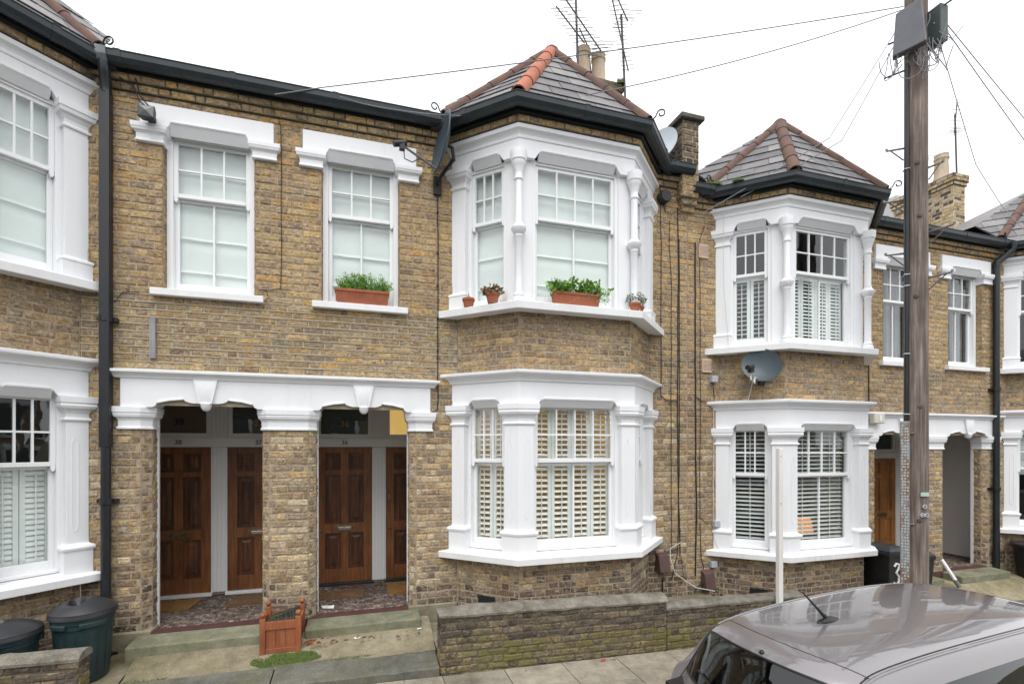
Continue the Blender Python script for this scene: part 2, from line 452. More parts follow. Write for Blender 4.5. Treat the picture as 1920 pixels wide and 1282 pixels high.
# ------------------------------------------------------------------ building helpers
WL = {}          # object name -> world location (every parent is a pure translation)
Z_AX = Vector((0, 0, 1))


class Fr:
    """a vertical working plane: a runs along u, b is up, d is outwards"""
    def __init__(self, x, y, ux=1.0, uy=0.0, z=0.0):
        self.o = Vector((x, y, z))
        L = math.hypot(ux, uy)
        self.u = Vector((ux / L, uy / L, 0))
        self.n = Vector((self.u.y, -self.u.x, 0))

    def p(self, a, b, d=0.0):
        return self.o + self.u * a + Z_AX * b + self.n * d


class MB:
    def __init__(self):
        self.v = []
        self.f = []
        self.m = []
        self.s = []
        self.mi = 0
        self.sm = False

    def add(self, vs, fs, smooth=None):
        o = len(self.v)
        self.v.extend([Vector(v) for v in vs])
        sm = self.sm if smooth is None else smooth
        for f in fs:
            self.f.append([i + o for i in f])
            self.m.append(self.mi)
            self.s.append(sm)
        return self

    def hexa(self, p):
        """8 points: 0-3 bottom ring, 4-7 top ring"""
        self.add(p, [(3, 2, 1, 0), (4, 5, 6, 7), (0, 1, 5, 4), (1, 2, 6, 5), (2, 3, 7, 6), (3, 0, 4, 7)])
        return self

    def box(self, x0, x1, y0, y1, z0, z1):
        x0, x1 = min(x0, x1), max(x0, x1)
        y0, y1 = min(y0, y1), max(y0, y1)
        z0, z1 = min(z0, z1), max(z0, z1)
        return self.hexa([(x0, y0, z0), (x1, y0, z0), (x1, y1, z0), (x0, y1, z0), (x0, y0, z1), (x1, y0, z1), (x1, y1, z1), (x0, y1, z1)])

    def fbox(self, F, a0, a1, b0, b1, d0, d1):
        a0, a1 = min(a0, a1), max(a0, a1)
        d0, d1 = min(d0, d1), max(d0, d1)
        return self.hexa([F.p(a0, b0, d1), F.p(a1, b0, d1), F.p(a1, b0, d0), F.p(a0, b0, d0), F.p(a0, b1, d1), F.p(a1, b1, d1), F.p(a1, b1, d0), F.p(a0, b1, d0)])

    def fprism(self, F, pts, d0, d1):
        """outline in (a, b), extruded from d0 (back) to d1 (front)"""
        n = len(pts)
        ar = sum(pts[i][0] * pts[(i + 1) % n][1] - pts[(i + 1) % n][0] * pts[i][1] for i in range(n))
        if ar < 0:
            pts = pts[::-1]
        vs = [F.p(a, b, d1) for a, b in pts] + [F.p(a, b, d0) for a, b in pts]
        fs = [tuple(range(n)), tuple(range(2 * n - 1, n - 1, -1))]
        fs += [(i, i + n, (i + 1) % n + n, (i + 1) % n) for i in range(n)]
        return self.add(vs, fs)

    def quad(self, a, b, c, d):
        return self.add([a, b, c, d], [(0, 1, 2, 3)])

    def tube(self, pts, r, seg=8, caps=True, radii=None):
        pts = [Vector(p) for p in pts]
        n = len(pts)
        rings = []
        prev = None
        for i, p in enumerate(pts):
            t = (pts[min(i + 1, n - 1)] - pts[max(i - 1, 0)]).normalized()
            if prev is None:
                a = Vector((0, 0, 1)) if abs(t.z) < 0.9 else Vector((1, 0, 0))
                s = t.cross(a).normalized()
            else:
                s = (prev - t * prev.dot(t))
                s = s.normalized() if s.length > 1e-6 else t.orthogonal().normalized()
            prev = s
            w = t.cross(s)
            rr = radii[i] if radii else r
            rings.append([p + (s * math.cos(k * 2 * math.pi / seg) + w * math.sin(k * 2 * math.pi / seg)) * rr for k in range(seg)])
        vs = [v for ring in rings for v in ring]
        fs = []
        for i in range(n - 1):
            for k in range(seg):
                k2 = (k + 1) % seg
                fs.append((i * seg + k, i * seg + k2, (i + 1) * seg + k2, (i + 1) * seg + k))
        self.add(vs, fs, True)
        if caps:
            o = len(self.v) - len(vs)
            self.f.append([o + k for k in range(seg)][::-1])
            self.f.append([o + (n - 1) * seg + k for k in range(seg)])
            self.m += [self.mi] * 2
            self.s += [False] * 2
        return self

    def lathe(self, c, prof, seg=20, smooth=True, sx=1.0, sy=1.0, rot=0.0):
        """profile of (radius, z) round the vertical through c"""
        c = Vector(c)
        vs, fs = [], []
        for r, z in prof:
            for k in range(seg):
                a = 2 * math.pi * k / seg + rot
                vs.append(c + Vector((math.cos(a) * r * sx, math.sin(a) * r * sy, z)))
        for i in range(len(prof) - 1):
            for k in range(seg):
                k2 = (k + 1) % seg
                fs.append((i * seg + k, i * seg + k2, (i + 1) * seg + k2, (i + 1) * seg + k))
        self.add(vs, fs, smooth)
        o = len(self.v) - len(vs)
        if prof[0][0] > 1e-4:
            self.f.append([o + k for k in range(seg)][::-1]); self.m.append(self.mi); self.s.append(False)
        if prof[-1][0] > 1e-4:
            self.f.append([o + (len(prof) - 1) * seg + k for k in range(seg)]); self.m.append(self.mi); self.s.append(False)
        return self

    def loft(self, poly, levels):
        """closed plan polygon (anticlockwise), offset outwards by d at each (z, d)"""
        vs, fs = [], []
        n = len(poly)
        for z, d in levels:
            for x, y in offset_poly(poly, d):
                vs.append((x, y, z))
        for i in range(len(levels) - 1):
            for k in range(n):
                k2 = (k + 1) % n
                fs.append((i * n + k, i * n + k2, (i + 1) * n + k2, (i + 1) * n + k))
        fs.append(tuple(range(n - 1, -1, -1)))
        fs.append(tuple((len(levels) - 1) * n + k for k in range(n)))
        return self.add(vs, fs)

    def sweep(self, path, prof):
        """closed profile of (out, z) along an open plan path; out is to the right of travel"""
        n = len(prof)
        vs, fs = [], []
        for x, y, mx, my in mitres(path):
            for d, z in prof:
                vs.append((x + mx * d, y + my * d, z))
        m = len(path)
        for i in range(m - 1):
            for k in range(n):
                k2 = (k + 1) % n
                fs.append((i * n + k, (i + 1) * n + k, (i + 1) * n + k2, i * n + k2))
        fs.append(tuple(range(n)))
        fs.append(tuple((m - 1) * n + k for k in range(n - 1, -1, -1)))
        return self.add(vs, fs)

    def build(self, name, mats, parent=None, bevel=0.0, label=None, cat=None, group=None, kind=None, origin=None, fix=False, subsurf=0):
        if not isinstance(mats, (list, tuple)):
            mats = [mats]
        lo = Vector((min(v.x for v in self.v), min(v.y for v in self.v), min(v.z for v in self.v)))
        hi = Vector((max(v.x for v in self.v), max(v.y for v in self.v), max(v.z for v in self.v)))
        o = Vector(origin) if origin is not None else Vector(((lo.x + hi.x) / 2, (lo.y + hi.y) / 2, lo.z))
        me = bpy.data.meshes.new(name)
        me.from_pydata([v - o for v in self.v], [], self.f)
        for m in mats:
            me.materials.append(m)
        me.polygons.foreach_set('material_index', self.m)
        me.polygons.foreach_set('use_smooth', self.s)
        if fix:
            bm = bmesh.new()
            bm.from_mesh(me)
            bmesh.ops.recalc_face_normals(bm, faces=bm.faces)
            bm.to_mesh(me)
            bm.free()
        if any(self.s):
            me.set_sharp_from_angle(angle=math.radians(32))
        me.update()
        ob = bpy.data.objects.new(name, me)
        put(ob, o, parent)
        if bevel:
            md = ob.modifiers.new('bevel', 'BEVEL')
            md.width = bevel
            md.segments = 2
            md.limit_method = 'ANGLE'
            md.angle_limit = math.radians(40)
            md.harden_normals = False
        if subsurf:
            md = ob.modifiers.new('subsurf', 'SUBSURF')
            md.levels = md.render_levels = subsurf
        tag(ob, label, cat, group, kind)
        return ob


def put(ob, o, parent=None):
    COL.objects.link(ob)
    o = Vector(o)
    if parent is not None:
        ob.parent = parent
        ob.location = o - WL[parent.name]
    else:
        ob.location = o
    WL[ob.name] = o


def tag(ob, label=None, cat=None, group=None, kind=None):
    if label: ob['label'] = label
    if cat: ob['category'] = cat
    if group: ob['group'] = group
    if kind: ob['kind'] = kind
    return ob


def thing(name, loc, label, cat, group=None):
    ob = bpy.data.objects.new(name, None)
    ob.empty_display_size = 0.2
    put(ob, loc)
    return tag(ob, label, cat, group)


def mitres(path):
    out = []
    m = len(path)
    for i, (x, y) in enumerate(path):
        ns = []
        for j in (i - 1, i):
            if 0 <= j < m - 1:
                dx, dy = path[j + 1][0] - path[j][0], path[j + 1][1] - path[j][1]
                L = math.hypot(dx, dy)
                ns.append((dy / L, -dx / L))
        if len(ns) == 1:
            out.append((x, y, ns[0][0], ns[0][1]))
        else:
            sx, sy = ns[0][0] + ns[1][0], ns[0][1] + ns[1][1]
            k = 2.0 / max(1e-6, sx * sx + sy * sy)
            out.append((x, y, sx * k, sy * k))
    return out


def offset_poly(poly, d):
    n = len(poly)
    res = []
    for i in range(n):
        ns = []
        for j in (i - 1, i):
            a, b = poly[j % n], poly[(j + 1) % n]
            dx, dy = b[0] - a[0], b[1] - a[1]
            L = math.hypot(dx, dy)
            ns.append((dy / L, -dx / L))
        sx, sy = ns[0][0] + ns[1][0], ns[0][1] + ns[1][1]
        k = 2.0 / max(0.2, sx * sx + sy * sy)
        res.append((poly[i][0] + sx * k * d, poly[i][1] + sy * k * d))
    return res


def rect(x0, x1, y0, y1):
    x0, x1 = min(x0, x1), max(x0, x1)
    y0, y1 = min(y0, y1), max(y0, y1)
    return [(x0, y0), (x1, y0), (x1, y1), (x0, y1)]


def project(p):
    d = p[0] * SN + p[1] * CS
    if d < 0.2:
        return None
    r = p[0] * CS - p[1] * SN
    return 960 + 912 * r / d, 836 - 912 * (p[2] - EYE) / d, d


def text_obj(body, F, a, b, d, size, mat, parent, name='house_number', extrude=0.003, align='CENTER', label=None):
    cu = bpy.data.curves.new('text_tmp', 'FONT')
    cu.body = body
    cu.size = size
    cu.extrude = extrude
    cu.align_x = align
    tmp = bpy.data.objects.new('text_tmp', cu)
    COL.objects.link(tmp)
    dg = bpy.context.evaluated_depsgraph_get()
    dg.update()
    me0 = tmp.evaluated_get(dg).to_mesh()
    vs = [F.p(a + v.co.x, b + v.co.y, d + v.co.z) for v in me0.vertices]
    fs = [tuple(p.vertices) for p in me0.polygons]
    bpy.data.objects.remove(tmp)
    bpy.data.curves.remove(cu)
    mb = MB()
    mb.add(vs, fs)
    return mb.build(name, mat, parent, label=label)


# ------------------------------------------------------------------ bricks
CH = 0.0785      # one course
JT = 0.011       # one joint
BL, BH = 0.226, 0.108


def brick_geo(w, h, rnd, depth=0.024, rough=0.0042):
    """front-rounded brick; local x along the wall, -y outwards, z up, centred on its face"""
    hw, hh = w / 2, h / 2
    c = min(0.009, hw * 0.3)
    ring = [(-hw, -hh), (0, -hh), (hw, -hh), (hw, 0), (hw, hh), (0, hh), (-hw, hh), (-hw, 0)]
    j = lambda: rnd.uniform(-rough, rough)
    outer = [(x + j(), z + j()) for x, z in ring]
    tilt = rnd.uniform(-0.0025, 0.0025)
    tx = rnd.uniform(-0.002, 0.002)
    base = rnd.uniform(-0.001, 0.0035)
    vs = []
    for x, z in outer:                       # front ring, drawn in a little
        fx = x * (1 - c / hw) if abs(x) > hw * 0.5 else x
        fz = z * (1 - c / hh) if abs(z) > hh * 0.5 else z
        vs.append((fx, -(base + tilt * z / hh + tx * x / hw + j() * 0.5), fz))
    vs += [(x, 0.006, z) for x, z in outer]
    vs += [(x, depth, z) for x, z in outer]
    vs.append((j() * 2, -(base + 0.001), j()))
    fs = []
    for k in range(8):
        k2 = (k + 1) % 8
        fs.append((24, k, k2))
        fs.append((k, k + 8, k2 + 8, k2))
        fs.append((k + 8, k + 16, k2 + 16, k2 + 8))
    return vs, fs


POOL = {}


def pool_mesh(kind, rnd):
    w = BL - JT if kind == 's' else BH - JT
    k = (kind, rnd.randrange(14))
    if k not in POOL:
        vs, fs = brick_geo(w, CH - JT, rnd)
        me = bpy.data.meshes.new('brick')
        me.from_pydata(vs, [], fs)
        me.materials.append(BRK_UP)
        me.update()
        POOL[k] = me
    return POOL[k]


class Bricks:
    """collects the bricks of one thing; the biggest in the picture become objects, the rest one joined part"""
    def __init__(self, seed, rough=.0042):
        self.rough = rough
        self.r = random.Random(seed)
        self.items = []

    def panel(self, F, a0, a1, b0, b1, matfn, holes=(), shift=0.0, course=CH, d=0.0, zoff=0.0, soft=(False, False)):
        """Flemish bond; course lines are taken from the world height so panels line up"""
        r = self.r
        i0 = math.floor((F.o.z + b0 - zoff) / course + 1e-6)
        i1 = math.ceil((F.o.z + b1 - zoff) / course - 1e-6)
        for i in range(i0, i1):
            zb = i * course + zoff - F.o.z
            c0, c1 = max(zb + JT / 2, b0), min(zb + course - JT / 2, b1)
            if c1 - c0 < 0.02:
                continue
            zc = (c0 + c1) / 2
            cuts = sorted((max(a0, h[0]), min(a1, h[1])) for h in holes if h[2] < zc < h[3] and h[1] > a0 and h[0] < a1)
            spans, cur = [], a0
            for s, e in cuts:
                if s > cur + 0.02:
                    spans.append((cur, s))
                cur = max(cur, e)
            if a1 > cur + 0.02:
                spans.append((cur, a1))
            unit = BL + BH
            off = (0 if i % 2 == 0 else unit / 2) + shift
            for s, e in spans:
                # lay from a fixed origin so that the bond runs through
                k = math.floor((s - off) / unit)
                x = off + k * unit
                jb = r.uniform(-.012, .012)
                while x < e + (.2 if soft[1] else 0):
                    for w in (BL, BH):
                        je = r.uniform(-.012, .012)
                        p, q = max(x + jb, s), min(x + w + je, e)
                        jb = je
                        # a brick bridging a soft end belongs to the side its middle is on
                        xm = x + w / 2
                        if soft[0] and s == a0 and x < a0:
                            p = x if xm >= a0 else e
                        if soft[1] and e == a1 and x + w > a1:
                            q = x + w if xm < a1 else s
                        # swallow slivers at the ends
                        if q - p > 0.035 + JT:
                            jit = r.uniform(-0.003, 0.003)
                            self.items.append((F, p + JT / 2, q - JT / 2, c0 + r.uniform(-.0012, .0012), c1 + r.uniform(-.0012, .0012), d,
                                               matfn(F.p((p + q) / 2, zc), r), (q - p) > w - .03 and abs((c1 - c0) - (course - JT)) < 1e-3, 's' if w == BL else 'h'))
                        x += w

    def finish(self, parent, limit=300):
        r = self.r
        sc = []
        for it in self.items:
            F, a0, a1, b0, b1, d = it[:6]
            c = F.p((a0 + a1) / 2, (b0 + b1) / 2, d)
            pr = project(c)
            score = -1.0
            if pr and -20 < pr[0] < 1940 and -20 < pr[1] < 1300:
                view = Vector((0, 0, EYE)) - c
                cosv = max(0.0, view.normalized().dot(F.n))
                score = (a1 - a0) * (b1 - b0) * cosv / (pr[2] ** 2)
            sc.append((score, it, c))
        sc.sort(key=lambda t: -t[0])
        single = [t for t in sc[:limit] if t[0] > 0]
        rest = sc[len(single):]
        for score, (F, a0, a1, b0, b1, d, mat, full, kind), c in single:
            if full:
                me = pool_mesh(kind, r)
            else:
                vs, fs = brick_geo(a1 - a0, b1 - b0, r, rough=self.rough)
                me = bpy.data.meshes.new('brick')
                me.from_pydata(vs, [], fs)
                me.materials.append(mat)
                me.update()
            ob = bpy.data.objects.new('brick', me)
            ob.rotation_euler = (0, 0, math.atan2(F.u.y, F.u.x))
            if full:
                ob.scale.x = (a1 - a0) / ((BL if kind == 's' else BH) - JT)
            put(ob, c, parent)
            ob.material_slots[0].link = 'OBJECT'
            ob.material_slots[0].material = mat
        if rest:
            mb = MB()
            ms = []
            for score, (F, a0, a1, b0, b1, d, mat, full, kind), c in rest:
                if mat not in ms:
                    ms.append(mat)
                mb.mi = ms.index(mat)
                vs, fs = brick_geo(a1 - a0, b1 - b0, r, rough=self.rough)
                mb.add([c + F.u * x - F.n * y + Z_AX * z for x, y, z in vs], fs)
            mb.build('brickwork', ms, parent, kind='stuff')


def backing(mb, F, a0, a1, b0, b1, holes=(), d=-0.0045, zones=None):
    """the mortar face behind the bricks, with openings"""
    xs = sorted({a0, a1} | {min(max(v, a0), a1) for h in holes for v in h[:2]})
    zs = sorted({b0, b1} | {min(max(v, b0), b1) for h in holes for v in h[2:]} | ({min(max(z, b0), b1) for z in zones} if zones else set()))
    for i in range(len(xs) - 1):
        for k in range(len(zs) - 1):
            if xs[i + 1] - xs[i] < 1e-5 or zs[k + 1] - zs[k] < 1e-5:
                continue
            xm, zm = (xs[i] + xs[i + 1]) / 2, (zs[k] + zs[k + 1]) / 2
            if any(h[0] < xm < h[1] and h[2] < zm < h[3] for h in holes):
                continue
            mb.quad(F.p(xs[i], zs[k], d), F.p(xs[i + 1], zs[k], d), F.p(xs[i + 1], zs[k + 1], d), F.p(xs[i], zs[k + 1], d))


# ------------------------------------------------------------------ slates on one roof facet
def clip_poly(sub, clip):
    def side(p, a, b):
        return (b[0] - a[0]) * (p[1] - a[1]) - (b[1] - a[1]) * (p[0] - a[0])
    out = sub
    for i in range(len(clip)):
        a, b = clip[i], clip[(i + 1) % len(clip)]
        src, out = out, []
        for k in range(len(src)):
            p, q = src[k], src[(k + 1) % len(src)]
            sp, sq = side(p, a, b), side(q, a, b)
            if sp >= 0:
                out.append(p)
            if sp * sq < 0:
                t = sp / (sp - sq)
                out.append((p[0] + (q[0] - p[0]) * t, p[1] + (q[1] - p[1]) * t))
        if len(out) < 3:
            return []
    return out


def facet_slates(pts, parent, mats, rows=0.235, width=0.36, seed=0, joined=False, stuff_mb=None):
    """pts: planar facet, first edge is the eaves (left to right seen from outside)"""
    r = random.Random(seed)
    P0, P1 = Vector(pts[0]), Vector(pts[1])
    u = (P1 - P0).normalized()
    nrm = None
    for k in range(2, len(pts)):
        nrm = u.cross(Vector(pts[k]) - P0)
        if nrm.length > 1e-4:
            break
    nrm.normalize()
    w = nrm.cross(u)
    poly = [((Vector(p) - P0).dot(u), (Vector(p) - P0).dot(w)) for p in pts]
    amin, amax = min(p[0] for p in poly), max(p[0] for p in poly)
    bmax = max(p[1] for p in poly)
    nrow = int(bmax / rows) + 1
    for i in range(nrow):
        x = amin - (width / 2 if i % 2 else 0) - width * 0.2
        while x < amax:
            g = 0.003
            q = clip_poly([(x + g, i * rows), (x + width - g, i * rows), (x + width - g, (i + 1) * rows + 0.03), (x + g, (i + 1) * rows + 0.03)], poly)
            x += width
            if len(q) < 3:
                continue
            area = abs(sum(q[k][0] * q[(k + 1) % len(q)][1] - q[(k + 1) % len(q)][0] * q[k][1] for k in range(len(q)))) / 2
            if area < 0.002:
                continue
            lift = r.uniform(0.0, 0.005)
            jx = r.uniform(-0.004, 0.004)
            top, bot = [], []
            for a, b in q:
                h = 0.020 - 0.013 * (b - i * rows) / rows + lift
                top.append(P0 + u * (a + jx) + w * b + nrm * h)
                bot.append(P0 + u * (a + jx) + w * b + nrm * (h - 0.0075))
            n = len(q)
            vs = top + bot
            fs = [tuple(range(n)), tuple(range(2 * n - 1, n - 1, -1))] + [(k, k + n, (k + 1) % n + n, (k + 1) % n) for k in range(n)]
            if stuff_mb is not None:
                stuff_mb.add(vs, fs)
            else:
                mb = MB()
                mb.add(vs, fs)
                mb.build('slate', mats, parent)


def ridge_tiles(p0, p1, parent, mat, r=0.074, step=0.38, name='ridge_tile', seed=0):
    rd = random.Random(seed)
    p0, p1 = Vector(p0), Vector(p1)
    L = (p1 - p0).length
    n = max(1, round(L / step))
    t = (p1 - p0).normalized()
    s = t.cross(Z_AX).normalized()
    w = s.cross(t)
    for i in range(n):
        q0 = p0 + t * (L * i / n - 0.012)
        q1 = p0 + t * (L * (i + 1) / n + 0.02)
        r0, r1 = r * 0.95 + rd.uniform(-.003, .003), r * 1.07
        mb = MB()
        vs, fs = [], []
        seg = 9
        for (q, rr) in ((q1, r0), (q1, r0 - 0.014), (q0, r1 - 0.014), (q0, r1)):
            for k in range(seg):
                a = math.pi * (-0.08 + 1.16 * k / (seg - 1))
                vs.append(q + s * math.cos(a) * rr + w * (math.sin(a) * rr * 0.95 - 0.02))
        for a, b in ((0, 1), (1, 2), (2, 3), (3, 0)):
            for k in range(seg - 1):
                fs.append((a * seg + k, a * seg + k + 1, b * seg + k + 1, b * seg + k))
        mb.add(vs, fs, True)
        mb.build(name, mat, parent, fix=True)


# ------------------------------------------------------------------ sash windows, blinds and shutters
def sash_window(house, F, a0, a1, b0, b1, mid, ucols, lcols, d=-0.06, fw=0.055, cover=None, label=None, name='sash_window', horns=True, wood=None, lower_from=None):
    """a box-sash window filling the opening a0..a1 / b0..b1 of plane F; d is the face of its frame"""
    wood = wood or WHITE_WOOD
    base = F.p((a0 + a1) / 2, b0, d)
    win = bpy.data.objects.new(name, None)
    put(win, base, house)
    if label:
        win['label'] = label
    fr = MB()
    fr.fbox(F, a0, a0 + fw, b0, b1, d - .12, d)
    fr.fbox(F, a1 - fw, a1, b0, b1, d - .12, d)
    fr.fbox(F, a0 + fw, a1 - fw, b1 - fw * .8, b1, d - .12, d - .001)
    fr.fbox(F, a0 + fw, a1 - fw, b0, b0 + 0.03, d - .12, d + .012)
    fr.build('frame', wood, win, bevel=0.004)
    x0, x1 = a0 + fw, a1 - fw
    top = b1 - fw * .8
    # upper sash
    du = d - .022
    sw = 0.042
    us = MB()
    us.fbox(F, x0, x0 + sw, mid, top, du - .04, du)
    us.fbox(F, x1 - sw, x1, mid, top, du - .04, du)
    us.fbox(F, x0 + sw, x1 - sw, top - .04, top, du - .04, du - .001)
    us.fbox(F, x0 + sw, x1 - sw, mid - .003, mid + .04, du - .042, du + .004)
    if horns:
        for s0, s1 in ((x0, x0 + sw), (x1 - sw, x1)):
            us.fprism(F, [(s0 + .002, mid), (s1 - .002, mid), (s1 - .002, mid - .03), ((s0 + s1) / 2 + .008, mid - .055), ((s0 + s1) / 2 - .008, mid - .055), (s0 + .002, mid - .03)], du - .036, du + .002)
    gb = 0.02
    ux0, ux1, ub0, ub1 = x0 + sw, x1 - sw, mid + .04, top - .04
    for i in range(1, ucols):
        x = ux0 + (ux1 - ux0) * i / ucols
        us.fbox(F, x - gb / 2, x + gb / 2, ub0, ub1, du - .034, du - .004)
    zm = (ub0 + ub1) / 2 - .01
    us.fbox(F, ux0, ux1, zm - gb / 2, zm + gb / 2, du - .033, du - .0055)
    us.build('upper_sash', wood, win, bevel=0.003)
    # lower sash, set further back
    dl = d - .066
    sl_ = MB()
    lb = b0 + .03
    sl_.fbox(F, x0, x0 + sw, lb, mid + .015, dl - .04, dl)
    sl_.fbox(F, x1 - sw, x1, lb, mid + .015, dl - .04, dl)
    sl_.fbox(F, x0 + sw, x1 - sw, lb, lb + .085, dl - .04, dl - .001)
    sl_.fbox(F, x0 + sw, x1 - sw, mid - .025, mid + .015, dl - .04, dl - .001)
    lx0, lx1, lb0, lb1 = x0 + sw, x1 - sw, lb + .085, mid - .025
    for i in range(1, lcols):
        x = lx0 + (lx1 - lx0) * i / lcols
        sl_.fbox(F, x - gb / 2, x + gb / 2, lb0, lb1, dl - .034, dl - .004)
    sl_.build('lower_sash', wood, win, bevel=0.003)
    rr = random.Random(int((a0 + F.o.x) * 1000))
    def pane(p0, p1, q0, q1, dd):
        j = [rr.uniform(-.0011, .0011) for _ in range(4)]
        mb = MB()
        mb.quad(F.p(p0, q0, dd + j[0]), F.p(p1, q0, dd + j[1]), F.p(p1, q1, dd + j[2]), F.p(p0, q1, dd + j[3]))
        mb.build('glass_pane', GLASS, win)
    for i in range(ucols):
        p0 = ux0 + (ux1 - ux0) * i / ucols
        p1 = ux0 + (ux1 - ux0) * (i + 1) / ucols
        pane(p0, p1, ub0, zm, du - .02)
        pane(p0, p1, zm, ub1, du - .02)
    for i in range(lcols):
        pane(lx0 + (lx1 - lx0) * i / lcols, lx0 + (lx1 - lx0) * (i + 1) / lcols, lb0, lb1, dl - .02)
    # what hangs behind the glass
    dc = d - .20
    if cover == 'blind':
        roman_blind(win, F, x0 - .01, x1 + .01, b0 + .02, top + .02, d - .118)
    elif cover == 'blind_short':
        roman_blind(win, F, x0 - .01, x1 + .01, mid - .1, top + .02, d - .15)
    elif cover == 'curtain':
        curtain(win, F, x1 - (x1 - x0) * .52, x1 + .02, b0, top, d - .22)
    elif cover == 'dark_curtain':
        curtain(win, F, x1 - (x1 - x0) * .35, x1 + .02, b0, top, d - .22)
    elif cover == 'venetian':
        venetian(house, F, x0 + .01, x1 - .01, b0 + .1, top - .01, d - .155)
    elif cover == 'shutter_open':
        for k in range(2 if (x1 - x0) < .75 else 4):
            n = 2 if (x1 - x0) < .75 else 4
            shutter(house, F, x0 + (x1 - x0) * k / n, x0 + (x1 - x0) * (k + 1) / n, b0 + .06, mid - .005, d - .15, 28)
            shutter(house, F, x0 + (x1 - x0) * k / n, x0 + (x1 - x0) * (k + 1) / n, mid + .005, top, d - .15, 28)
    elif cover in ('shutter_half', 'shutter_half_closed'):
        n = 2 if (x1 - x0) < .75 else 4
        for k in range(n):
            ang = 66 if cover == 'shutter_half_closed' else (20 if n == 2 else 48)
            shutter(house, F, x0 + (x1 - x0) * k / n, x0 + (x1 - x0) * (k + 1) / n, b0 + .06, mid + .01, d - .15, ang)
    return win


def roman_blind(win, F, a0, a1, b0, b1, d):
    r = random.Random(int((F.o.x + a0) * 977) & 0xffff)
    mb = MB()
    nx, nz = 14, 120
    folds = [0.14, 0.36, 0.58, 0.80]
    skew = r.uniform(-.012, .012)
    vs = []
    for i in range(nz + 1):
        t = i / nz
        for k in range(nx + 1):
            s = k / nx
            z = b0 + (b1 - b0) * t
            dd = 0.0
            for f in folds:
                e = t - f - skew * (s - .5)
                dd += 0.020 * math.exp(-(e / .009) ** 2)
                dd -= 0.008 * math.exp(-((e + .03) / .03) ** 2)
            dd += 0.012 * mnoise.noise(Vector((s * 2.5 + a0 * 7, t * 5, F.o.x)))
            vs.append(F.p(a0 + (a1 - a0) * s, z, d + dd))
    fs = [(i * (nx + 1) + k, i * (nx + 1) + k + 1, (i + 1) * (nx + 1) + k + 1, (i + 1) * (nx + 1) + k) for i in range(nz) for k in range(nx)]
    mb.add(vs, fs, True)
    mb.build('roman_blind', BLIND, win)


def curtain(win, F, a0, a1, b0, b1, d, mat=None):
    mb = MB()
    n = 40
    vs = []
    for z, sq in ((b0, 1.0), ((b0 + b1) / 2, 1.06), (b1, .95)):
        for k in range(n + 1):
            s = k / n
            vs.append(F.p(a1 - (a1 - a0) * sq * (1 - s), z, d + .03 * math.sin(s * 30) + .012 * math.sin(s * 71)))
    fs = [(i * (n + 1) + k, i * (n + 1) + k + 1, (i + 1) * (n + 1) + k + 1, (i + 1) * (n + 1) + k) for i in range(2) for k in range(n)]
    mb.add(vs, fs, True)
    mb.build('curtain', mat or CURTAIN, win)


def shutter(house, F, a0, a1, b0, b1, d, ang):
    sh = bpy.data.objects.new('window_shutter', None)
    put(sh, F.p((a0 + a1) / 2, b0, d), house)
    a0 += .003
    a1 -= .003
    fr = MB()
    st = .042
    fr.fbox(F, a0, a0 + st, b0, b1, d - .028, d)
    fr.fbox(F, a1 - st, a1, b0, b1, d - .028, d)
    fr.fbox(F, a0 + st, a1 - st, b0, b0 + .05, d - .028, d - .001)
    fr.fbox(F, a0 + st, a1 - st, b1 - .05, b1, d - .028, d - .001)
    fr.build('frame', SHUTTER, sh)
    z0, z1 = b0 + .05, b1 - .05
    n = max(3, round((z1 - z0) / (.066 if ang < 40 else .052)))
    ca, sa = math.cos(math.radians(ang)), math.sin(math.radians(ang))
    me = None
    for i in range(n):
        zc = z0 + (z1 - z0) * (i + .5) / n
        if me is None:
            mb = MB()
            hw, ht = .029, .0045
            pr = [(-hw, 0), (-hw * .5, -ht), (hw * .5, -ht), (hw, 0), (hw * .5, ht), (-hw * .5, ht)]
            L = (a1 - st - a0 - st) / 2 - .002
            vs = []
            for s in (-L, L):
                for q, w in pr:
                    # q runs inwards and upwards
                    vs.append(F.u * s - F.n * (q * ca - w * sa) + Z_AX * (q * sa + w * ca))
            m = len(pr)
            fs = [(k, (k + 1) % m, (k + 1) % m + m, k + m) for k in range(m)] + [tuple(range(m - 1, -1, -1)), tuple(range(m, 2 * m))]
            me = bpy.data.meshes.new('slat')
            me.from_pydata([tuple(v) for v in vs], [], fs)
            me.materials.append(SHUTTER)
            me.update()
        ob = bpy.data.objects.new('slat', me)
        put(ob, F.p((a0 + a1) / 2, zc, d - .014), sh)
    rod = MB()
    rod.fbox(F, (a0 + a1) / 2 - .005, (a0 + a1) / 2 + .005, z0 + .03, z1 - .03, d + .012, d + .020)
    rod.build('tilt_rod', SHUTTER, sh)


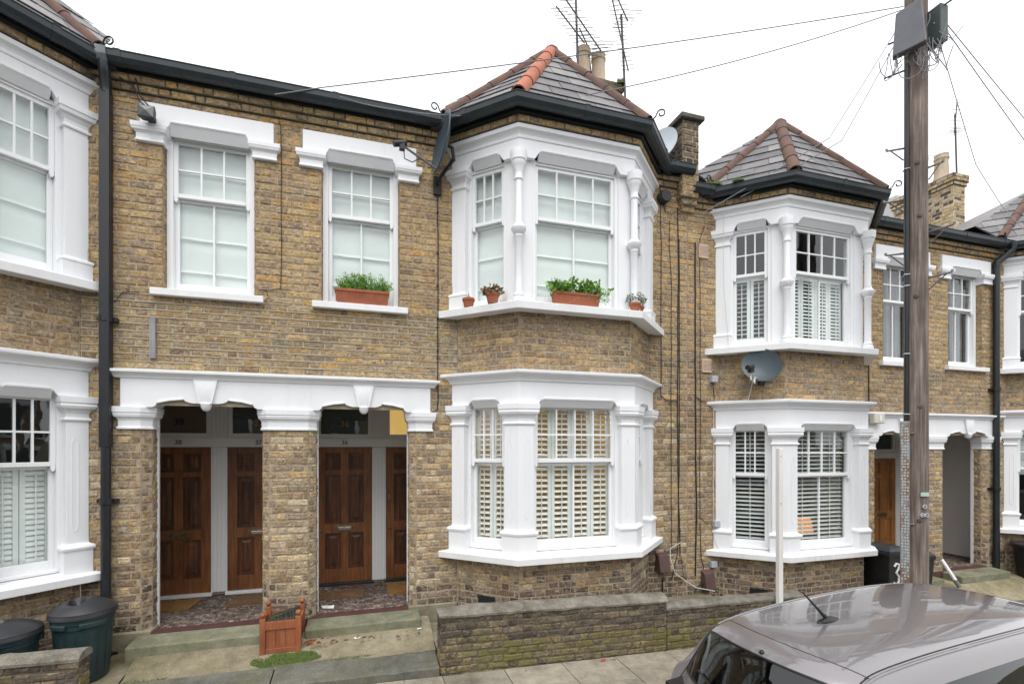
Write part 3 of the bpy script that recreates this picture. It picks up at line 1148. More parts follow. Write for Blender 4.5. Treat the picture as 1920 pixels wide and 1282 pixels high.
def venetian(house, F, a0, a1, b0, b1, d):
    vb = bpy.data.objects.new('venetian_blind', None)
    put(vb, F.p((a0 + a1) / 2, b0, d), house)
    n = int((b1 - b0) / .058)
    me = None
    for i in range(n):
        zc = b0 + (b1 - b0) * (i + .5) / n
        if me is None:
            L = (a1 - a0) / 2
            hw = .026
            ca, sa = math.cos(math.radians(24)), math.sin(math.radians(24))
            vs = []
            for s in (-L, L):
                for q, w in ((-hw, 0), (0, -.004), (hw, 0), (hw, .003), (0, .001), (-hw, .003)):
                    vs.append(F.u * s - F.n * (q * ca - w * sa) + Z_AX * (q * sa + w * ca))
            fs = [(k, (k + 1) % 6, (k + 1) % 6 + 6, k + 6) for k in range(6)] + [tuple(range(5, -1, -1)), tuple(range(6, 12))]
            me = bpy.data.meshes.new('slat')
            me.from_pydata([tuple(v) for v in vs], [], fs)
            me.materials.append(SHUTTER)
            me.update()
        ob = bpy.data.objects.new('slat', me)
        put(ob, F.p((a0 + a1) / 2, zc, d), vb)
    c = MB()
    for s in (.5,) if a1 - a0 < .8 else (.25, .75):
        x = a0 + (a1 - a0) * s
        c.fbox(F, x - .006, x + .006, b0, b1, d + .027, d + .029)
    c.fbox(F, a0, a1, b1 - .005, b1 + .03, d - .025, d + .025)
    c.build('ladder_tape', SHUTTER, vb)


def ogee(a0, a1, zlo, zhi, w=0.075, inset=0.03):
    """bottom edge of a head: low at both ends, a stepped curve up to a raised middle"""
    up = [(a0, zlo), (a0 + inset, zlo)]
    for k in range(1, 6):
        t = k / 5
        up.append((a0 + inset + w * t, zlo + (zhi - zlo) * (0.5 - 0.5 * math.cos(math.pi * t)) * (0.82 if t < 1 else 1.0)))
    dn = [(a0 + a1 - x, z) for x, z in reversed(up)]
    return up + dn


def head_bead(mb, F, a0, a1, z, d, w=.1, drop=.095):
    """moulding along the raised middle of a head and its sloping underside going back to the frame"""
    mb.fprism(F, [(a0, z - .004), (a1, z - .004), (a1 - .012, z + .018), (a0 + .012, z + .018)], d - .01, d + .012)
    mb.fprism(F, [(a0 - .006, z - .012), (a1 + .006, z - .012), (a1 - .002, z + .001), (a0 + .002, z + .001)], d - .012, d + .005)
    vs = [F.p(a0 - .02, z - .012, d - .002), F.p(a1 + .02, z - .012, d - .002), F.p(a1 + .02, z - drop, d - w), F.p(a0 - .02, z - drop, d - w)]
    vs += [F.p(a0 - .02, z + .004, d - .004), F.p(a1 + .02, z + .004, d - .004), F.p(a1 + .02, z + .004, d - w), F.p(a0 - .02, z + .004, d - w)]
    mb.hexa([vs[3], vs[2], vs[1], vs[0], vs[7], vs[6], vs[5], vs[4]][::1])

# ------------------------------------------------------------------ ground, road, pavement
ZO = -3 * CH     # the two right-hand houses stand three courses lower
def street(x):   # the street falls gently to the right
    return -0.025 * x


def sheet(mb, x0, x1, y0, y1, dz, n=1, zf=None):
    zf = zf or (lambda x, y: street(x) + dz)
    for i in range(n):
        a, b = x0 + (x1 - x0) * i / n, x0 + (x1 - x0) * (i + 1) / n
        mb.quad((a, y0, zf(a, y0)), (b, y0, zf(b, y0)), (b, y1, zf(b, y1)), (a, y1, zf(a, y1)))


KY = 3.47
mb = MB()
sheet(mb, -1500, 1500, -1500, 1500, 0, 1, lambda x, y: -0.9 if abs(x) > 999 else -0.9)
mb.v = [Vector((v.x, v.y, -2.2)) for v in mb.v]
mb.build('ground', EARTH, kind='structure')
mb = MB()
sheet(mb, -60, 80, -4.2, KY - .12, -0.13)
mb.build('road', ASPHALT, kind='structure')
mb = MB()
sheet(mb, -60, 80, KY + .003, 4.985, -0.012)
pave = mb.build('pavement', PAVE_JOINT, kind='structure')
mb = MB()
sheet(mb, -60, 80, -6.3, -4.32, -0.012)
mb.build('far_pavement', PAVE, kind='structure')


def kerb_run(y0, y1):
    k = bpy.data.objects.new('kerb', None)
    put(k, (0, y0, 0))
    k['kind'] = 'structure'
    x = -12.0
    i = 0
    while x < 22:
        mb = MB()
        a, b = x + .004, x + .905
        z0, z1 = street(a), street(b)
        mb.hexa([(a, y0, z0 - .25), (b, y0, z1 - .25), (b, y1, z1 - .25), (a, y1, z0 - .25), (a, y0, z0 - .004), (b, y0, z1 - .004), (b, y1, z1 - .001), (a, y1, z0 - .001)])
        mb.build('kerb_stone', KERB, k, bevel=0.012)
        x += .91


kerb_run(KY - .12, KY)
kerb_run(-4.32, -4.20)
# paving slabs: two rows, staggered
rp = random.Random(3)
for row, (y0, y1, off) in enumerate(((4.23, 4.975, 0.07), (3.48, 4.222, 0.42))):
    x = -5.2 + off
    while x < 12.5:
        w = 0.655 if row == 0 else 0.655
        a, b = x + .004, x + w - .004
        j = [rp.uniform(-.003, .003) for _ in range(4)]
        mb = MB()
        z = [street(a), street(b), street(b), street(a)]
        pts = [(a, y0 + .004), (b, y0 + .004), (b, y1 - .004), (a, y1 - .004)]
        mb.hexa([(p[0], p[1], z[k] - .05) for k, p in enumerate(pts)] + [(p[0], p[1], z[k] + j[k] * .7) for k, p in enumerate(pts)])
        mb.build('paving_slab', PAVE, pave, bevel=0.004)
        x += w


# ------------------------------------------------------------------ the terrace
TILE_STOPS = []
MOSAIC = brick_mat('porch_mosaic', [(0, (0.085, 0.06, 0.055)), (0.22, (0.13, 0.10, 0.09)), (0.42, (0.21, 0.17, 0.145)), (0.55, (0.10, 0.062, 0.058)), (0.72, (0.30, 0.265, 0.23)), (0.86, (0.15, 0.11, 0.10)), (1, (0.07, 0.052, 0.05))], 0.25, seed=150, tone=(1, 1, 1))
F0 = Fr(0, 6.0)


def wall_mat(zo):
    def f(p, r):
        z = p.z - zo
        if z < 0.62 + r.uniform(-.1, .1):
            return BRK_BASE
        if z < 0.85 and r.random() < .4:
            return BRK_BASE
        if z < 2.75:
            return BRK_PALE if r.random() < (.55 if 5.9 < p.y and abs(p.x - .2) < 1.2 or p.x > 8.5 else .3) else BRK_LO
        if z < 3.95:
            return BRK_LO if r.random() < .8 else BRK_UP
        return BRK_UP
    return f


def bay_window(h, BK, xc, zo, st):
    m = wall_mat(zo)
    B = [(xc - 1.36, 6.0), (xc - .74, 5.42), (xc + .74, 5.42), (xc + 1.36, 6.0)]
    LC = math.hypot(.62, .58)
    ux, uy = .62 / LC, -.58 / LC
    ext = lambda k: [(B[0][0] - ux * k, B[0][1] - uy * k)] + B[1:3] + [(B[3][0] + ux * k, B[3][1] - uy * k)]
    PATH = ext(.24)
    TH = math.tan(math.acos(ux) / 2)
    FL = Fr(B[0][0], B[0][1], ux, uy)
    FF = Fr(B[1][0], B[1][1], 1, 0)
    FR = Fr(B[2][0], B[2][1], ux, -uy)
    faces = ((FL, LC), (FF, 1.48), (FR, LC))
    sw = lambda prof: [(d, z + zo) for d, z in prof]
    # brickwork below the sill and between the storeys
    for z0, z1 in ((.02, .985), (3.19, 3.92)):
        bk = MB()
        for F, L in faces:
            backing(bk, F, 0, L, z0 + zo, z1 + zo)
        bk.build('bay_wall', [MORTAR], h)
    for i, (F, L) in enumerate(faces):
        for z0, z1 in ((.02, .985), (3.19, 3.92)):
            BK.panel(F, .002, L - .002, z0 + zo, z1 + zo, m, shift=.05 + .11 * i, zoff=zo)
    # cement fillets where the bay meets the wall
    rf = random.Random(int(xc * 13))
    for sg in (-1, 1):
        for z0, z1 in ((1.05, 3.09), (4.03, 5.92)):
            q = []
            n = 22
            xe = xc + sg * 1.30
            for i in range(n + 1):
                z = z0 + (z1 - z0) * i / n
                wd = .105 + rf.uniform(-.008, .012)
                if (z1 - z0) * .76 < z - z0 < (z1 - z0) * .9 or z - z0 < .28:
                    wd += .035
                q.append((xe + sg * wd, z + zo))
            mb = MB()
            mb.fprism(F0, [(xe, z0 + zo)] + q + [(xe, z1 + zo)], -.02, .009)
            mb.build('cement_fillet', MORTAR_L, h)
    # ground-floor sill, piers, head
    mb = MB()
    mb.sweep(PATH, sw([(-.12, .966), (.16, .962), (.163, 1.04), (.0, 1.072), (-.12, 1.095)]))
    mb.build('bay_sill', WHITE_SILL, h, bevel=.006, label='white painted sill of the ground floor bay')
    levels_g = [(1.05, .028), (1.285, .028), (1.29, .04), (1.315, .046), (1.335, .036), (1.345, .012), (1.36, 0), (2.575, 0), (2.58, .014), (2.595, .02), (2.61, .014), (2.615, .002), (2.655, .004), (2.685, .018), (2.70, .036), (2.706, .046), (2.73, .055), (2.755, .05), (2.76, .058), (2.825, .06)]
    def mit(i, d):
        x, y, mx, my = mitres(B)[i]
        return (x + mx * d, y + my * d)
    def corner_poly(i, wing, d0, d1):
        Fa, La = faces[i - 1]
        Fb, Lb = faces[i]
        q = lambda v: (v.x, v.y)
        return [q(Fa.p(La - wing, 0, d1)), mit(i, d1), q(Fb.p(wing, 0, d1)), q(Fb.p(wing, 0, d0)), mit(i, d0), q(Fa.p(La - wing, 0, d0))]
    def end_poly(side, wing, d0, d1):
        q = lambda v: (v.x, v.y)
        if side == 0:
            return [q(FL.p(-.05, 0, d1)), q(FL.p(wing, 0, d1)), q(FL.p(wing, 0, d0)), q(FL.p(-.05, 0, d0))]
        return [q(FR.p(LC - wing, 0, d1)), q(FR.p(LC + .05, 0, d1)), q(FR.p(LC + .05, 0, d0)), q(FR.p(LC - wing, 0, d0))]
    for poly, w in ((corner_poly(1, .165, -.12, .055), .165), (corner_poly(2, .165, -.12, .055), .165), (end_poly(0, .13, -.12, .055), .13), (end_poly(1, .13, -.12, .055), .13)):
        mb = MB()
        mb.loft(poly, [(z + zo, d) for z, d in levels_g])
        mb.build('pier', WHITE, h, bevel=.004)
    # incised, pointed panel lines on the piers' shafts
    for F, a in ((FL, LC - .085), (FF, .085), (FF, 1.48 - .085), (FR, .085), (FL, .06), (FR, LC - .06)):
        mb = MB()
        for s in (-1, 1):
            x = a + s * .026
            mb.fbox(F, x - .004, x + .004, 1.53 + zo, 2.36 + zo, .05, .0585)
            mb.fprism(F, [(x - .004, 2.36 + zo), (x + .004, 2.36 + zo), (a + .003, 2.42 + zo), (a - .003, 2.42 + zo)], .05, .0587)
            mb.fprism(F, [(x - .004, 1.53 + zo), (x + .004, 1.53 + zo), (a + .003, 1.47 + zo), (a - .003, 1.47 + zo)], .05, .0587)
        mb.build('pier_moulding', WHITE, h)
    for i, (F, L) in enumerate(faces):
        e0 = .05 if i == 0 else .055 * TH
        e1 = .05 if i == 2 else .055 * TH
        l, r_ = (.13 if i == 0 else .165), (.13 if i == 2 else .165)
        zl, zh, zt = 2.80 + zo, 2.885 + zo, 3.14 + zo
        out = [(-e0, zl)] + [(a, z) for a, z in ogee(l, L - r_, zl, zh)] + [(L + e1, zl), (L + e1, zt), (-e0, zt)]
        mb = MB()
        mb.fprism(F, out, -.06, .05)
        head_bead(mb, F, l + .115, L - r_ - .115, zh, .05, .07)
        mb.build('bay_head', WHITE, h, bevel=.003)
    mb = MB()
    mb.sweep(PATH, sw([(-.05, 3.085), (.052, 3.085), (.066, 3.09), (.07, 3.115), (.085, 3.14), (.115, 3.16), (.14, 3.168), (.148, 3.18), (.15, 3.208), (.04, 3.228), (-.05, 3.228)]))
    mb.build('bay_cornice', WHITE, h, bevel=.003)
    # first floor
    mb = MB()
    mb.sweep(PATH, sw([(-.12, 3.905), (.17, 3.898), (.173, 3.985), (.0, 4.012), (-.12, 4.022)]))
    mb.build('bay_sill', WHITE_SILL, h, bevel=.006, label='white painted sill of the first floor bay')
    for i in (1, 2):
        mb = MB()
        mb.loft(corner_poly(i, .17, -.12, -.012), [(4.0 + zo, 0), (5.78 + zo, 0)])
        mb.build('mullion', WHITE, h, bevel=.004)
        mb = MB()
        cx, cy = mit(i, .045)
        mb.lathe((cx, cy, 4.0 + zo), [(.072, 0), (.072, .035), (.058, .055), (.064, .075), (.05, .095), (.044, .12), (.043, .74), (.052, .755), (.05, .775), (.062, .79), (.088, .83), (.09, .855), (.062, .885), (.05, .905), (.052, .92), (.043, .94), (.042, 1.40), (.054, 1.415), (.054, 1.43), (.046, 1.445), (.05, 1.50), (.07, 1.57), (.084, 1.60), (.084, 1.615), (.095, 1.63), (.097, 1.67), (.10, 1.70), (.10, 1.735)], 24)
        mb.build('column', WHITE, h)
    levels_f = [(3.99, .028), (4.16, .028), (4.17, .036), (4.195, .03), (4.21, 0), (5.48, 0), (5.485, .016), (5.51, .018), (5.52, .002), (5.56, .005), (5.60, .022), (5.615, .045), (5.65, .052), (5.66, .06), (5.72, .062)]
    for side in (0, 1):
        mb = MB()
        mb.loft(end_poly(side, .14, -.12, .05), [(z + zo, d) for z, d in levels_f])
        mb.build('pilaster', WHITE, h, bevel=.004)
    for i, (F, L) in enumerate(faces):
        e0 = .05 if i == 0 else .055 * TH
        e1 = .05 if i == 2 else .055 * TH
        l, r_ = (.14 if i == 0 else .14), (.14 if i == 2 else .14)
        zl, zh, zt = 5.69 + zo, 5.79 + zo, 5.96 + zo
        out = [(-e0, zl)] + [(a, z) for a, z in ogee(l, L - r_, zl, zh)] + [(L + e1, zl), (L + e1, zt), (-e0, zt)]
        mb = MB()
        mb.fprism(F, out, -.06, .05)
        head_bead(mb, F, l + .115, L - r_ - .115, zh, .05, .07)
        mb.build('bay_head', WHITE, h, bevel=.003)
    mb = MB()
    mb.sweep(PATH, sw([(-.05, 5.90), (.052, 5.90), (.062, 5.905), (.066, 5.94), (.08, 5.965), (.10, 5.98), (.118, 5.985), (.122, 6.03), (.04, 6.045), (-.05, 6.045)]))
    mb.build('bay_cornice', WHITE, h, bevel=.003)
    # oversailing brick course, fascia, gutter
    mb = MB()
    mb.sweep(PATH, sw([(-.05, 6.047), (.118, 6.047), (.118, 6.14), (-.05, 6.14)]))
    mb.build('corbel_bed', MORTAR_D, h)
    for F, L in faces:
        BK.panel(F, -.05, L + .05, 6.05 + zo, 6.05 + CH + zo, lambda p, r: BRK_UP, zoff=zo + 6.05 - 77 * CH, d=.126, shift=.03)
    mb = MB()
    mb.sweep(PATH, sw([(-.05, 6.135), (.165, 6.135), (.165, 6.19), (-.05, 6.19)]))
    mb.build('fascia', GUTTER, h)
    gutter(h, ext(.30), [(.17, 6.14 + zo)], bay=True)
    # windows
    gk, fk = st['ground'], st['first']
    for i, (F, L) in enumerate(faces):
        n = 3 if i != 1 else 4
        l, r_ = (.13 if i == 0 else .165), (.13 if i == 2 else .165)
        sash_window(h, F, l - .01, L - r_ + .01, 1.085 + zo, 2.86 + zo, 2.135 + zo, n, 1 if i != 1 else 2, d=-.03, cover=gk)
        l, r_ = (.14 if i == 0 else .17), (.14 if i == 2 else .17)
        sash_window(h, F, l - .01, L - r_ + .01, 4.015 + zo, 5.72 + zo, 5.03 + zo, n, 1 if i != 1 else 2, d=-.03, cover=fk)
    # rooms behind
    for z0, z1, mt in ((.9, 3.1, st.get('room_g', ROOM)), (3.9, 6.1, st.get('room_f', ROOM_W))):
        room_box(h, xc - 1.24, xc + 1.24, 6.02, 8.6, z0 + zo, z1 + zo, mt)
        mb = MB()    # floor and ceiling of the bay itself
        for z in (z0 + zo, z1 + zo):
            mb.add([(B[0][0], 6.03, z), (B[1][0], 5.5, z), (B[2][0], 5.5, z), (B[3][0], 6.03, z)], [(0, 1, 2, 3)])
        mb.build('bay_floor', mt, h)
    # pyramid roof
    E = mitres(B)
    o = .27
    ze = 6.225 + zo
    L1 = Vector((E[1][0] + E[1][2] * o, E[1][1] + E[1][3] * o, ze))
    R1 = Vector((E[2][0] + E[2][2] * o, E[2][1] + E[2][3] * o, ze))
    L0 = Vector((B[0][0] - ux * .02 + FL.n.x * o, B[0][1] - uy * .02 + FL.n.y * o, ze))
    R0 = Vector((B[3][0] + ux * .02 + FR.n.x * o, B[3][1] - uy * .02 + FR.n.y * o, ze))
    AP = Vector((xc - .02, 6.22, 7.72 + zo))
    nl = Vector((FL.n.x, FL.n.y, 0))
    nr = Vector((FR.n.x, FR.n.y, 0))
    slope = (AP.z - ze) / (-(AP - L1).dot(nl))
    def onplane(x, y, n, c):
        return Vector((x, y, ze - (Vector((x, y, 0)) - Vector((c.x, c.y, 0))).dot(n) * slope))
    VL = onplane(L0.x + .13, 6.45, nl, L1)
    sr = (AP.z - ze) / (-(AP - R1).dot(nr))
    VR = Vector((R0.x - .13, 6.45, ze - (Vector((R0.x - .13, 6.45, 0)) - Vector((R1.x, R1.y, 0))).dot(nr) * sr))
    roof = bpy.data.objects.new('bay_roof', None)
    put(roof, (xc, 6.0, ze), h)
    mb = MB()
    for f in ((L0, L1, AP, VL), (L1, R1, AP), (R1, R0, VR, AP)):
        mb.add([v - Z_AX * .008 for v in f], [tuple(range(len(f)))])
    bkp = Vector((AP.x, 8.4, 7.40 + zo))
    mb.add([VL, AP, bkp], [(0, 1, 2)])
    mb.add([VR, AP, bkp], [(0, 1, 2)])
    mb.build('roof_deck', SLATE, roof)
    facet_slates([L0, L1, AP, VL], roof, SLATE, seed=int(xc * 7))
    facet_slates([L1, R1, AP], roof, SLATE, seed=int(xc * 7) + 1)
    facet_slates([R1, R0, VR, AP], roof, SLATE, seed=int(xc * 7) + 2)
    up = Z_AX * .03
    ridge_tiles(L1 + up + (AP - L1) * .02, AP + up, roof, st.get('hip', RIDGE), seed=1, r=.085)
    ridge_tiles(R1 + up + (AP - R1) * .02, AP + up, roof, RIDGE, seed=2)
    ridge_tiles(VL + up + (L0 - VL) * .72, AP + up, roof, RIDGE, seed=3)
    ridge_tiles(VR + up + (R0 - VR) * .72, AP + up, roof, RIDGE, seed=4)
    mb = MB()
    mb.lathe(AP + Z_AX * -.03, [(.11, 0), (.10, .05), (.06, .09), (0.0, .105)], 12)
    mb.build('apex_tile', RIDGE, roof)
    for q, dirv in ((L0 + (VL - L0) * .12, Vector((-1, -.3, 0))), (R1, Vector((.8, -.6, 0))), (R0 + (VR - R0) * .12, Vector((1, -.3, 0)))):
        dirv = dirv.normalized()
        pts = [q + Z_AX * .03, q + dirv * .06 + Z_AX * .08]
        c = q + dirv * .125 + Z_AX * .10
        for k in range(15):
            a = 2.5 - k * .42
            rr = .052 - k * .0021
            pts.append(c + dirv * math.cos(a) * rr + Z_AX * math.sin(a) * rr)
        mb = MB()
        mb.tube(pts, .0085, 6)
        mb.build('hip_iron', BLACK, roof)
    return faces


def gutter(h, path, at, bay=False, name='gutter'):
    (d0, z0), = at
    P = [(d0, z0 + .105), (d0 + .004, z0 + .05), (d0 + .03, z0 + .012), (d0 + .07, z0), (d0 + .11, z0 + .015), (d0 + .135, z0 + .055), (d0 + .14, z0 + .105), (d0 + .148, z0 + .112), (d0 + .148, z0 + .118), (d0 + .128, z0 + .118), (d0 + .122, z0 + .06), (d0 + .10, z0 + .028), (d0 + .07, z0 + .016), (d0 + .036, z0 + .026), (d0 + .016, z0 + .058), (d0 + .01, z0 + .105)]
    mb = MB()
    mb.sweep(path, P)
    g = mb.build(name, GUTTER, h, fix=True)
    # union clips along the straight runs
    big = [(d0 - .002, z0 + .11), (d0 + .001, z0 + .048), (d0 + .028, z0 + .008), (d0 + .07, z0 - .005), (d0 + .113, z0 + .011), (d0 + .139, z0 + .053), (d0 + .145, z0 + .11), (d0 + .152, z0 + .122), (d0 + .12, z0 + .122)]
    for i in range(len(path) - 1):
        a, b = Vector((*path[i], 0)), Vector((*path[i + 1], 0))
        L = (b - a).length
        n = max(1, int(L / .9))
        for k in range(n):
            s = (k + .5) / n if n > 1 else .5
            c = a + (b - a) * s
            t = (b - a).normalized() * .03
            mb = MB()
            mb.sweep([(c.x - t.x, c.y - t.y), (c.x + t.x, c.y + t.y)], big)
            mb.build('gutter_union', GUTTER, g, fix=True)
    return g


def room_box(h, x0, x1, y0, y1, z0, z1, mat):
    mb = MB()
    p = [(x0, y0, z0), (x1, y0, z0), (x1, y1, z0), (x0, y1, z0), (x0, y0, z1), (x1, y0, z1), (x1, y1, z1), (x0, y1, z1)]
    mb.add(p, [(0, 1, 2, 3), (7, 6, 5, 4), (1, 2, 6, 5), (2, 3, 7, 6), (3, 0, 4, 7)])
    return mb.build('room', mat, h)


def panel_door(h, x0, x1, z0, z1, y, mat, pmat, label=None, letter='chrome', lock_side=-1):
    F = Fr(0, y)
    door = bpy.data.objects.new('front_door', None)
    put(door, ((x0 + x1) / 2, y, z0), h)
    if label:
        door['label'] = label
    H = z1 - z0
    Wd = x1 - x0
    st = .115
    mid = .10
    rails = [(0, .10), (.365, .435), (.795, .83), (.955, 1.0)]
    mb = MB()
    mb.fbox(F, x0, x0 + st, z0, z1, -.045, 0)
    mb.fbox(F, x1 - st, x1, z0, z1, -.045, 0)
    for r0, r1 in rails:
        mb.fbox(F, x0 + st, x1 - st, z0 + H * r0, z0 + H * r1, -.044, -.001)
    xm = (x0 + x1) / 2
    for k in range(3):
        mb.fbox(F, xm - mid / 2, xm + mid / 2, z0 + H * rails[k][1], z0 + H * rails[k + 1][0], -.043, -.002)
    mb.build('door_frame', mat, door, bevel=.003)
    for k in range(3):
        b0, b1 = z0 + H * rails[k][1], z0 + H * rails[k + 1][0]
        for a0, a1 in ((x0 + st, xm - mid / 2), (xm + mid / 2, x1 - st)):
            mb = MB()
            mb.fbox(F, a0, a1, b0, b1, -.04, -.022)
            g = .012
            mb.fbox(F, a0, a1, b0, b0 + g, -.03, -.010)
            mb.fbox(F, a0, a1, b1 - g, b1, -.03, -.010)
            mb.fbox(F, a0, a0 + g, b0 + g, b1 - g, -.03, -.0105)
            mb.fbox(F, a1 - g, a1, b0 + g, b1 - g, -.03, -.0105)
            i = .045
            vs = [F.p(a0 + i, b0 + i, -.022), F.p(a1 - i, b0 + i, -.022), F.p(a1 - i, b1 - i, -.022), F.p(a0 + i, b1 - i, -.022)]
            j = .075
            vs += [F.p(a0 + j, b0 + j, -.012), F.p(a1 - j, b0 + j, -.012), F.p(a1 - j, b1 - j, -.012), F.p(a0 + j, b1 - j, -.012)]
            mb.add(vs, [(4, 5, 6, 7), (0, 1, 5, 4), (1, 2, 6, 5), (2, 3, 7, 6), (3, 0, 4, 7)])
            mb.build('door_panel', pmat, door)
    zl = z0 + H * .40
    mb = MB()
    mb.fbox(F, xm - .13, xm + .13, zl - .04, zl + .04, 0, .007)
    mb.build('letterbox', BRASS, door, bevel=.002)
    if letter == 'chrome':
        mb = MB()
        mb.fbox(F, xm - .085, xm + .085, zl - .018, zl + .018, .007, .013)
        mb.build('letter_flap', CHROME, door, bevel=.002)
    xs = x0 + .05 if lock_side < 0 else x1 - .05
    for zz, rr in ((z0 + H * .52, .018), (z0 + H * .385, .02), (z0 + H * .62, .03)):
        mb = MB()
        if rr > .025:
            mb.fbox(F, xs - .022, xs + .022, zz - .035, zz + .035, 0, .01)
        else:
            mb.tube([F.p(xs, zz, 0), F.p(xs, zz, .012), F.p(xs, zz, .016)], rr, 12, radii=[rr, rr, rr * .7])
        mb.build('lock', BRASS, door)
    return door


def brick_house(xp, sgn, xend, xc, zo, label, seed, st):
    h = thing('brick_house', ((xp + xend) / 2, 6.0, .2 + zo), label, 'house')
    BK = Bricks(seed)
    m = wall_mat(zo)
    X = lambda t: xp + sgn * t
    span = lambda a, b: (min(X(a), X(b)), max(X(a), X(b)))
    tj = abs(xc - xp) - 1.36
    tje = abs(xc - xp) + 1.36
    # ---- main wall with its openings
    zt = 6.13 + zo
    zb = .0 + zo
    op = span(.285 - .08, 1.34 + .08)
    fr = span(-.02, 1.605)
    cp0 = span(-.02, .285)
    wn = span(.35, 1.22)
    holes = [(op[0], op[1], zb - 1, 2.76 + zo), (fr[0], fr[1], 2.52 + zo, 3.10 + zo), (wn[0], wn[1], 3.985 + zo, 5.70 + zo), (*span(.13, 1.43), 5.51 + zo, 5.92 + zo)]
    bh = [(op[0], op[1], zb - 1, 2.76 + zo), (wn[0], wn[1], 3.985 + zo, 5.70 + zo)]
    a0, a1 = span(0, tj)
    mb = MB()
    backing(mb, F0, a0, a1, zb, 2.60 + zo, bh)
    mb.mi = 1
    backing(mb, F0, a0, a1, 2.60 + zo, 3.93 + zo, bh)
    mb.mi = 0
    backing(mb, F0, a0, a1, 3.93 + zo, zt, bh)
    e0, e1 = sorted((X(tje), xend))
    backing(mb, F0, e0, e1, zb, zt)
    wall = mb.build('wall', [MORTAR, MORTAR_L if st.get('pointed', True) else MORTAR], h)
    sft = (sgn > 0, sgn < 0)
    BK.panel(F0, a0, a1, zb, 5.945 + zo, m, holes, zoff=zo, soft=sft)
    BK.panel(F0, e0, e1, zb, 5.945 + zo, m, zoff=zo, shift=.07)
    if st.get('pointed', True):
        # proud weather-struck pointing between the porch head and the window sills
        mb = MB()
        rr = random.Random(seed + 5)
        i = math.ceil((3.13) / CH)
        while i * CH < 3.97:
            z = i * CH + zo
            x = a0
            while x < a1:
                w = min(a1 - x, rr.uniform(.25, .6))
                if z < 3.90 + zo or not (X(.785) - .55 < x + w / 2 < X(.785) + .55):
                    hgt = .0065 + rr.uniform(-.0015, .002)
                    mb.fprism(F0, [(x, z - hgt), (x + w, z - hgt + rr.uniform(-.001, .001)), (x + w, z + hgt), (x, z + hgt)], -.006, .0035 + rr.uniform(0, .003))
                x += w
            i += 1
        mb.build('pointing', MORTAR_P, h, kind='stuff')
    # ---- corbelled eaves courses
    for (p0, p1) in ((a0 if sgn > 0 else a0 - .0, a1), (e0, e1)):
        for z, d in ((6.012, .032), (6.012 + CH, .064)):
            mb = MB()
            mb.fbox(F0, p0, p1, z + zo, z + CH + zo, -.02, d - .005)
            mb.build('corbel_bed', MORTAR_D, h)
            sf2 = sft if (p0, p1) == (a0, a1) else (False, False)
            BK.panel(F0, p0, p1, z + zo, z + CH + zo, lambda p, r: BRK_UP, zoff=zo + z - 76 * CH, d=d, shift=.04 + z, soft=sf2)
        BK.panel(F0, p0, p1, 5.945 + zo, 6.012 + zo, lambda p, r: BRK_UP, zoff=zo + 6.012 - 77 * CH, d=.004, soft=sf2)
        mb = MB()
        mb.fbox(F0, p0, p1, 6.17 + zo, 6.235 + zo, -.05, .082)
        mb.build('fascia', GUTTER, h)
        lo, hi = p0, p1
        if (p0, p1) == (a0, a1):
            lo, hi = (a0, a1 + .12) if sgn > 0 else (a0 - .12, a1)
        gutter(h, [(lo, 6.0), (hi, 6.0)], [(.075, 6.165 + zo)])
    # ---- first-floor window
    for xs, sd in ((wn[0], 0), (wn[1], 1)):
        F = Fr(xs, 6.0, 0, 1) if sd == 0 else Fr(xs, 6.14, 0, -1)
        mb = MB()
        backing(mb, F, 0, .14, 3.97 + zo, 5.70 + zo)
        mb.build('reveal', MORTAR, h)
        BK.panel(F, 0, .14, 3.97 + zo, 5.70 + zo, m, zoff=zo, shift=.03)
    mb = MB()
    mb.fbox(F0, wn[0] - .10, wn[1] + .10, 3.912 + zo, 3.985 + zo, -.02, .07)
    mb.fprism(Fr(0, 6.0), [(wn[0], 3.93 + zo), (wn[1], 3.93 + zo), (wn[1], 3.992 + zo), (wn[0], 3.992 + zo)], -.16, -.02)
    mb.build('window_sill', WHITE_SILL, h, bevel=.006)
    sash_window(h, F0, wn[0] + .003, wn[1] - .003, 3.99 + zo, 5.70 + zo, 5.03 + zo, 3, 2, d=-.085, cover=st['single'], fw=.06)
    room_box(h, wn[0] - .2, wn[1] + .2, 6.16, 8.0, 3.9 + zo, 5.9 + zo, st.get('room_s', ROOM_W))
    l0, l1 = wn[0] - .20, wn[1] + .20
    mb = MB()
    zl, zh = 5.672 + zo, 5.748 + zo
    mb.fprism(F0, [(l0, zl)] + ogee(wn[0] + .02, wn[1] - .02, zl, zh, .055, .01) + [(l1, zl), (l1, 5.925 + zo), (l0, 5.925 + zo)], -.10, .03)
    head_bead(mb, F0, wn[0] + .075, wn[1] - .075, zh, .03, .065, .115)
    mb.build('window_head', WHITE, h, bevel=.003)
    for c0, c1 in ((wn[0] - .23, wn[0] + .012), (wn[1] - .012, wn[1] + .23)):
        mb = MB()
        mb.loft(rect(c0, c1, 5.965, 6.10), [(z + zo, d) for z, d in [(5.508, 0), (5.512, .008), (5.53, .008), (5.535, 0), (5.588, .003), (5.606, .016), (5.61, .03), (5.635, .037), (5.64, .04), (5.684, .041)]])
        mb.build('bracket', WHITE, h, bevel=.003)
    # ---- porch head, keystone, capitals
    zk = 2.735 + zo
    fo = sorted((X(-.0), X(1.59)))
    O0, O1 = span(.285, 1.34)
    xm = (O0 + O1) / 2
    arch = [(0, 2.735), (.035, 2.738), (.06, 2.755), (.075, 2.785), (.19, 2.812), (.315, 2.825), (.335, 2.805), (.375, 2.79), (.41, 2.785)]
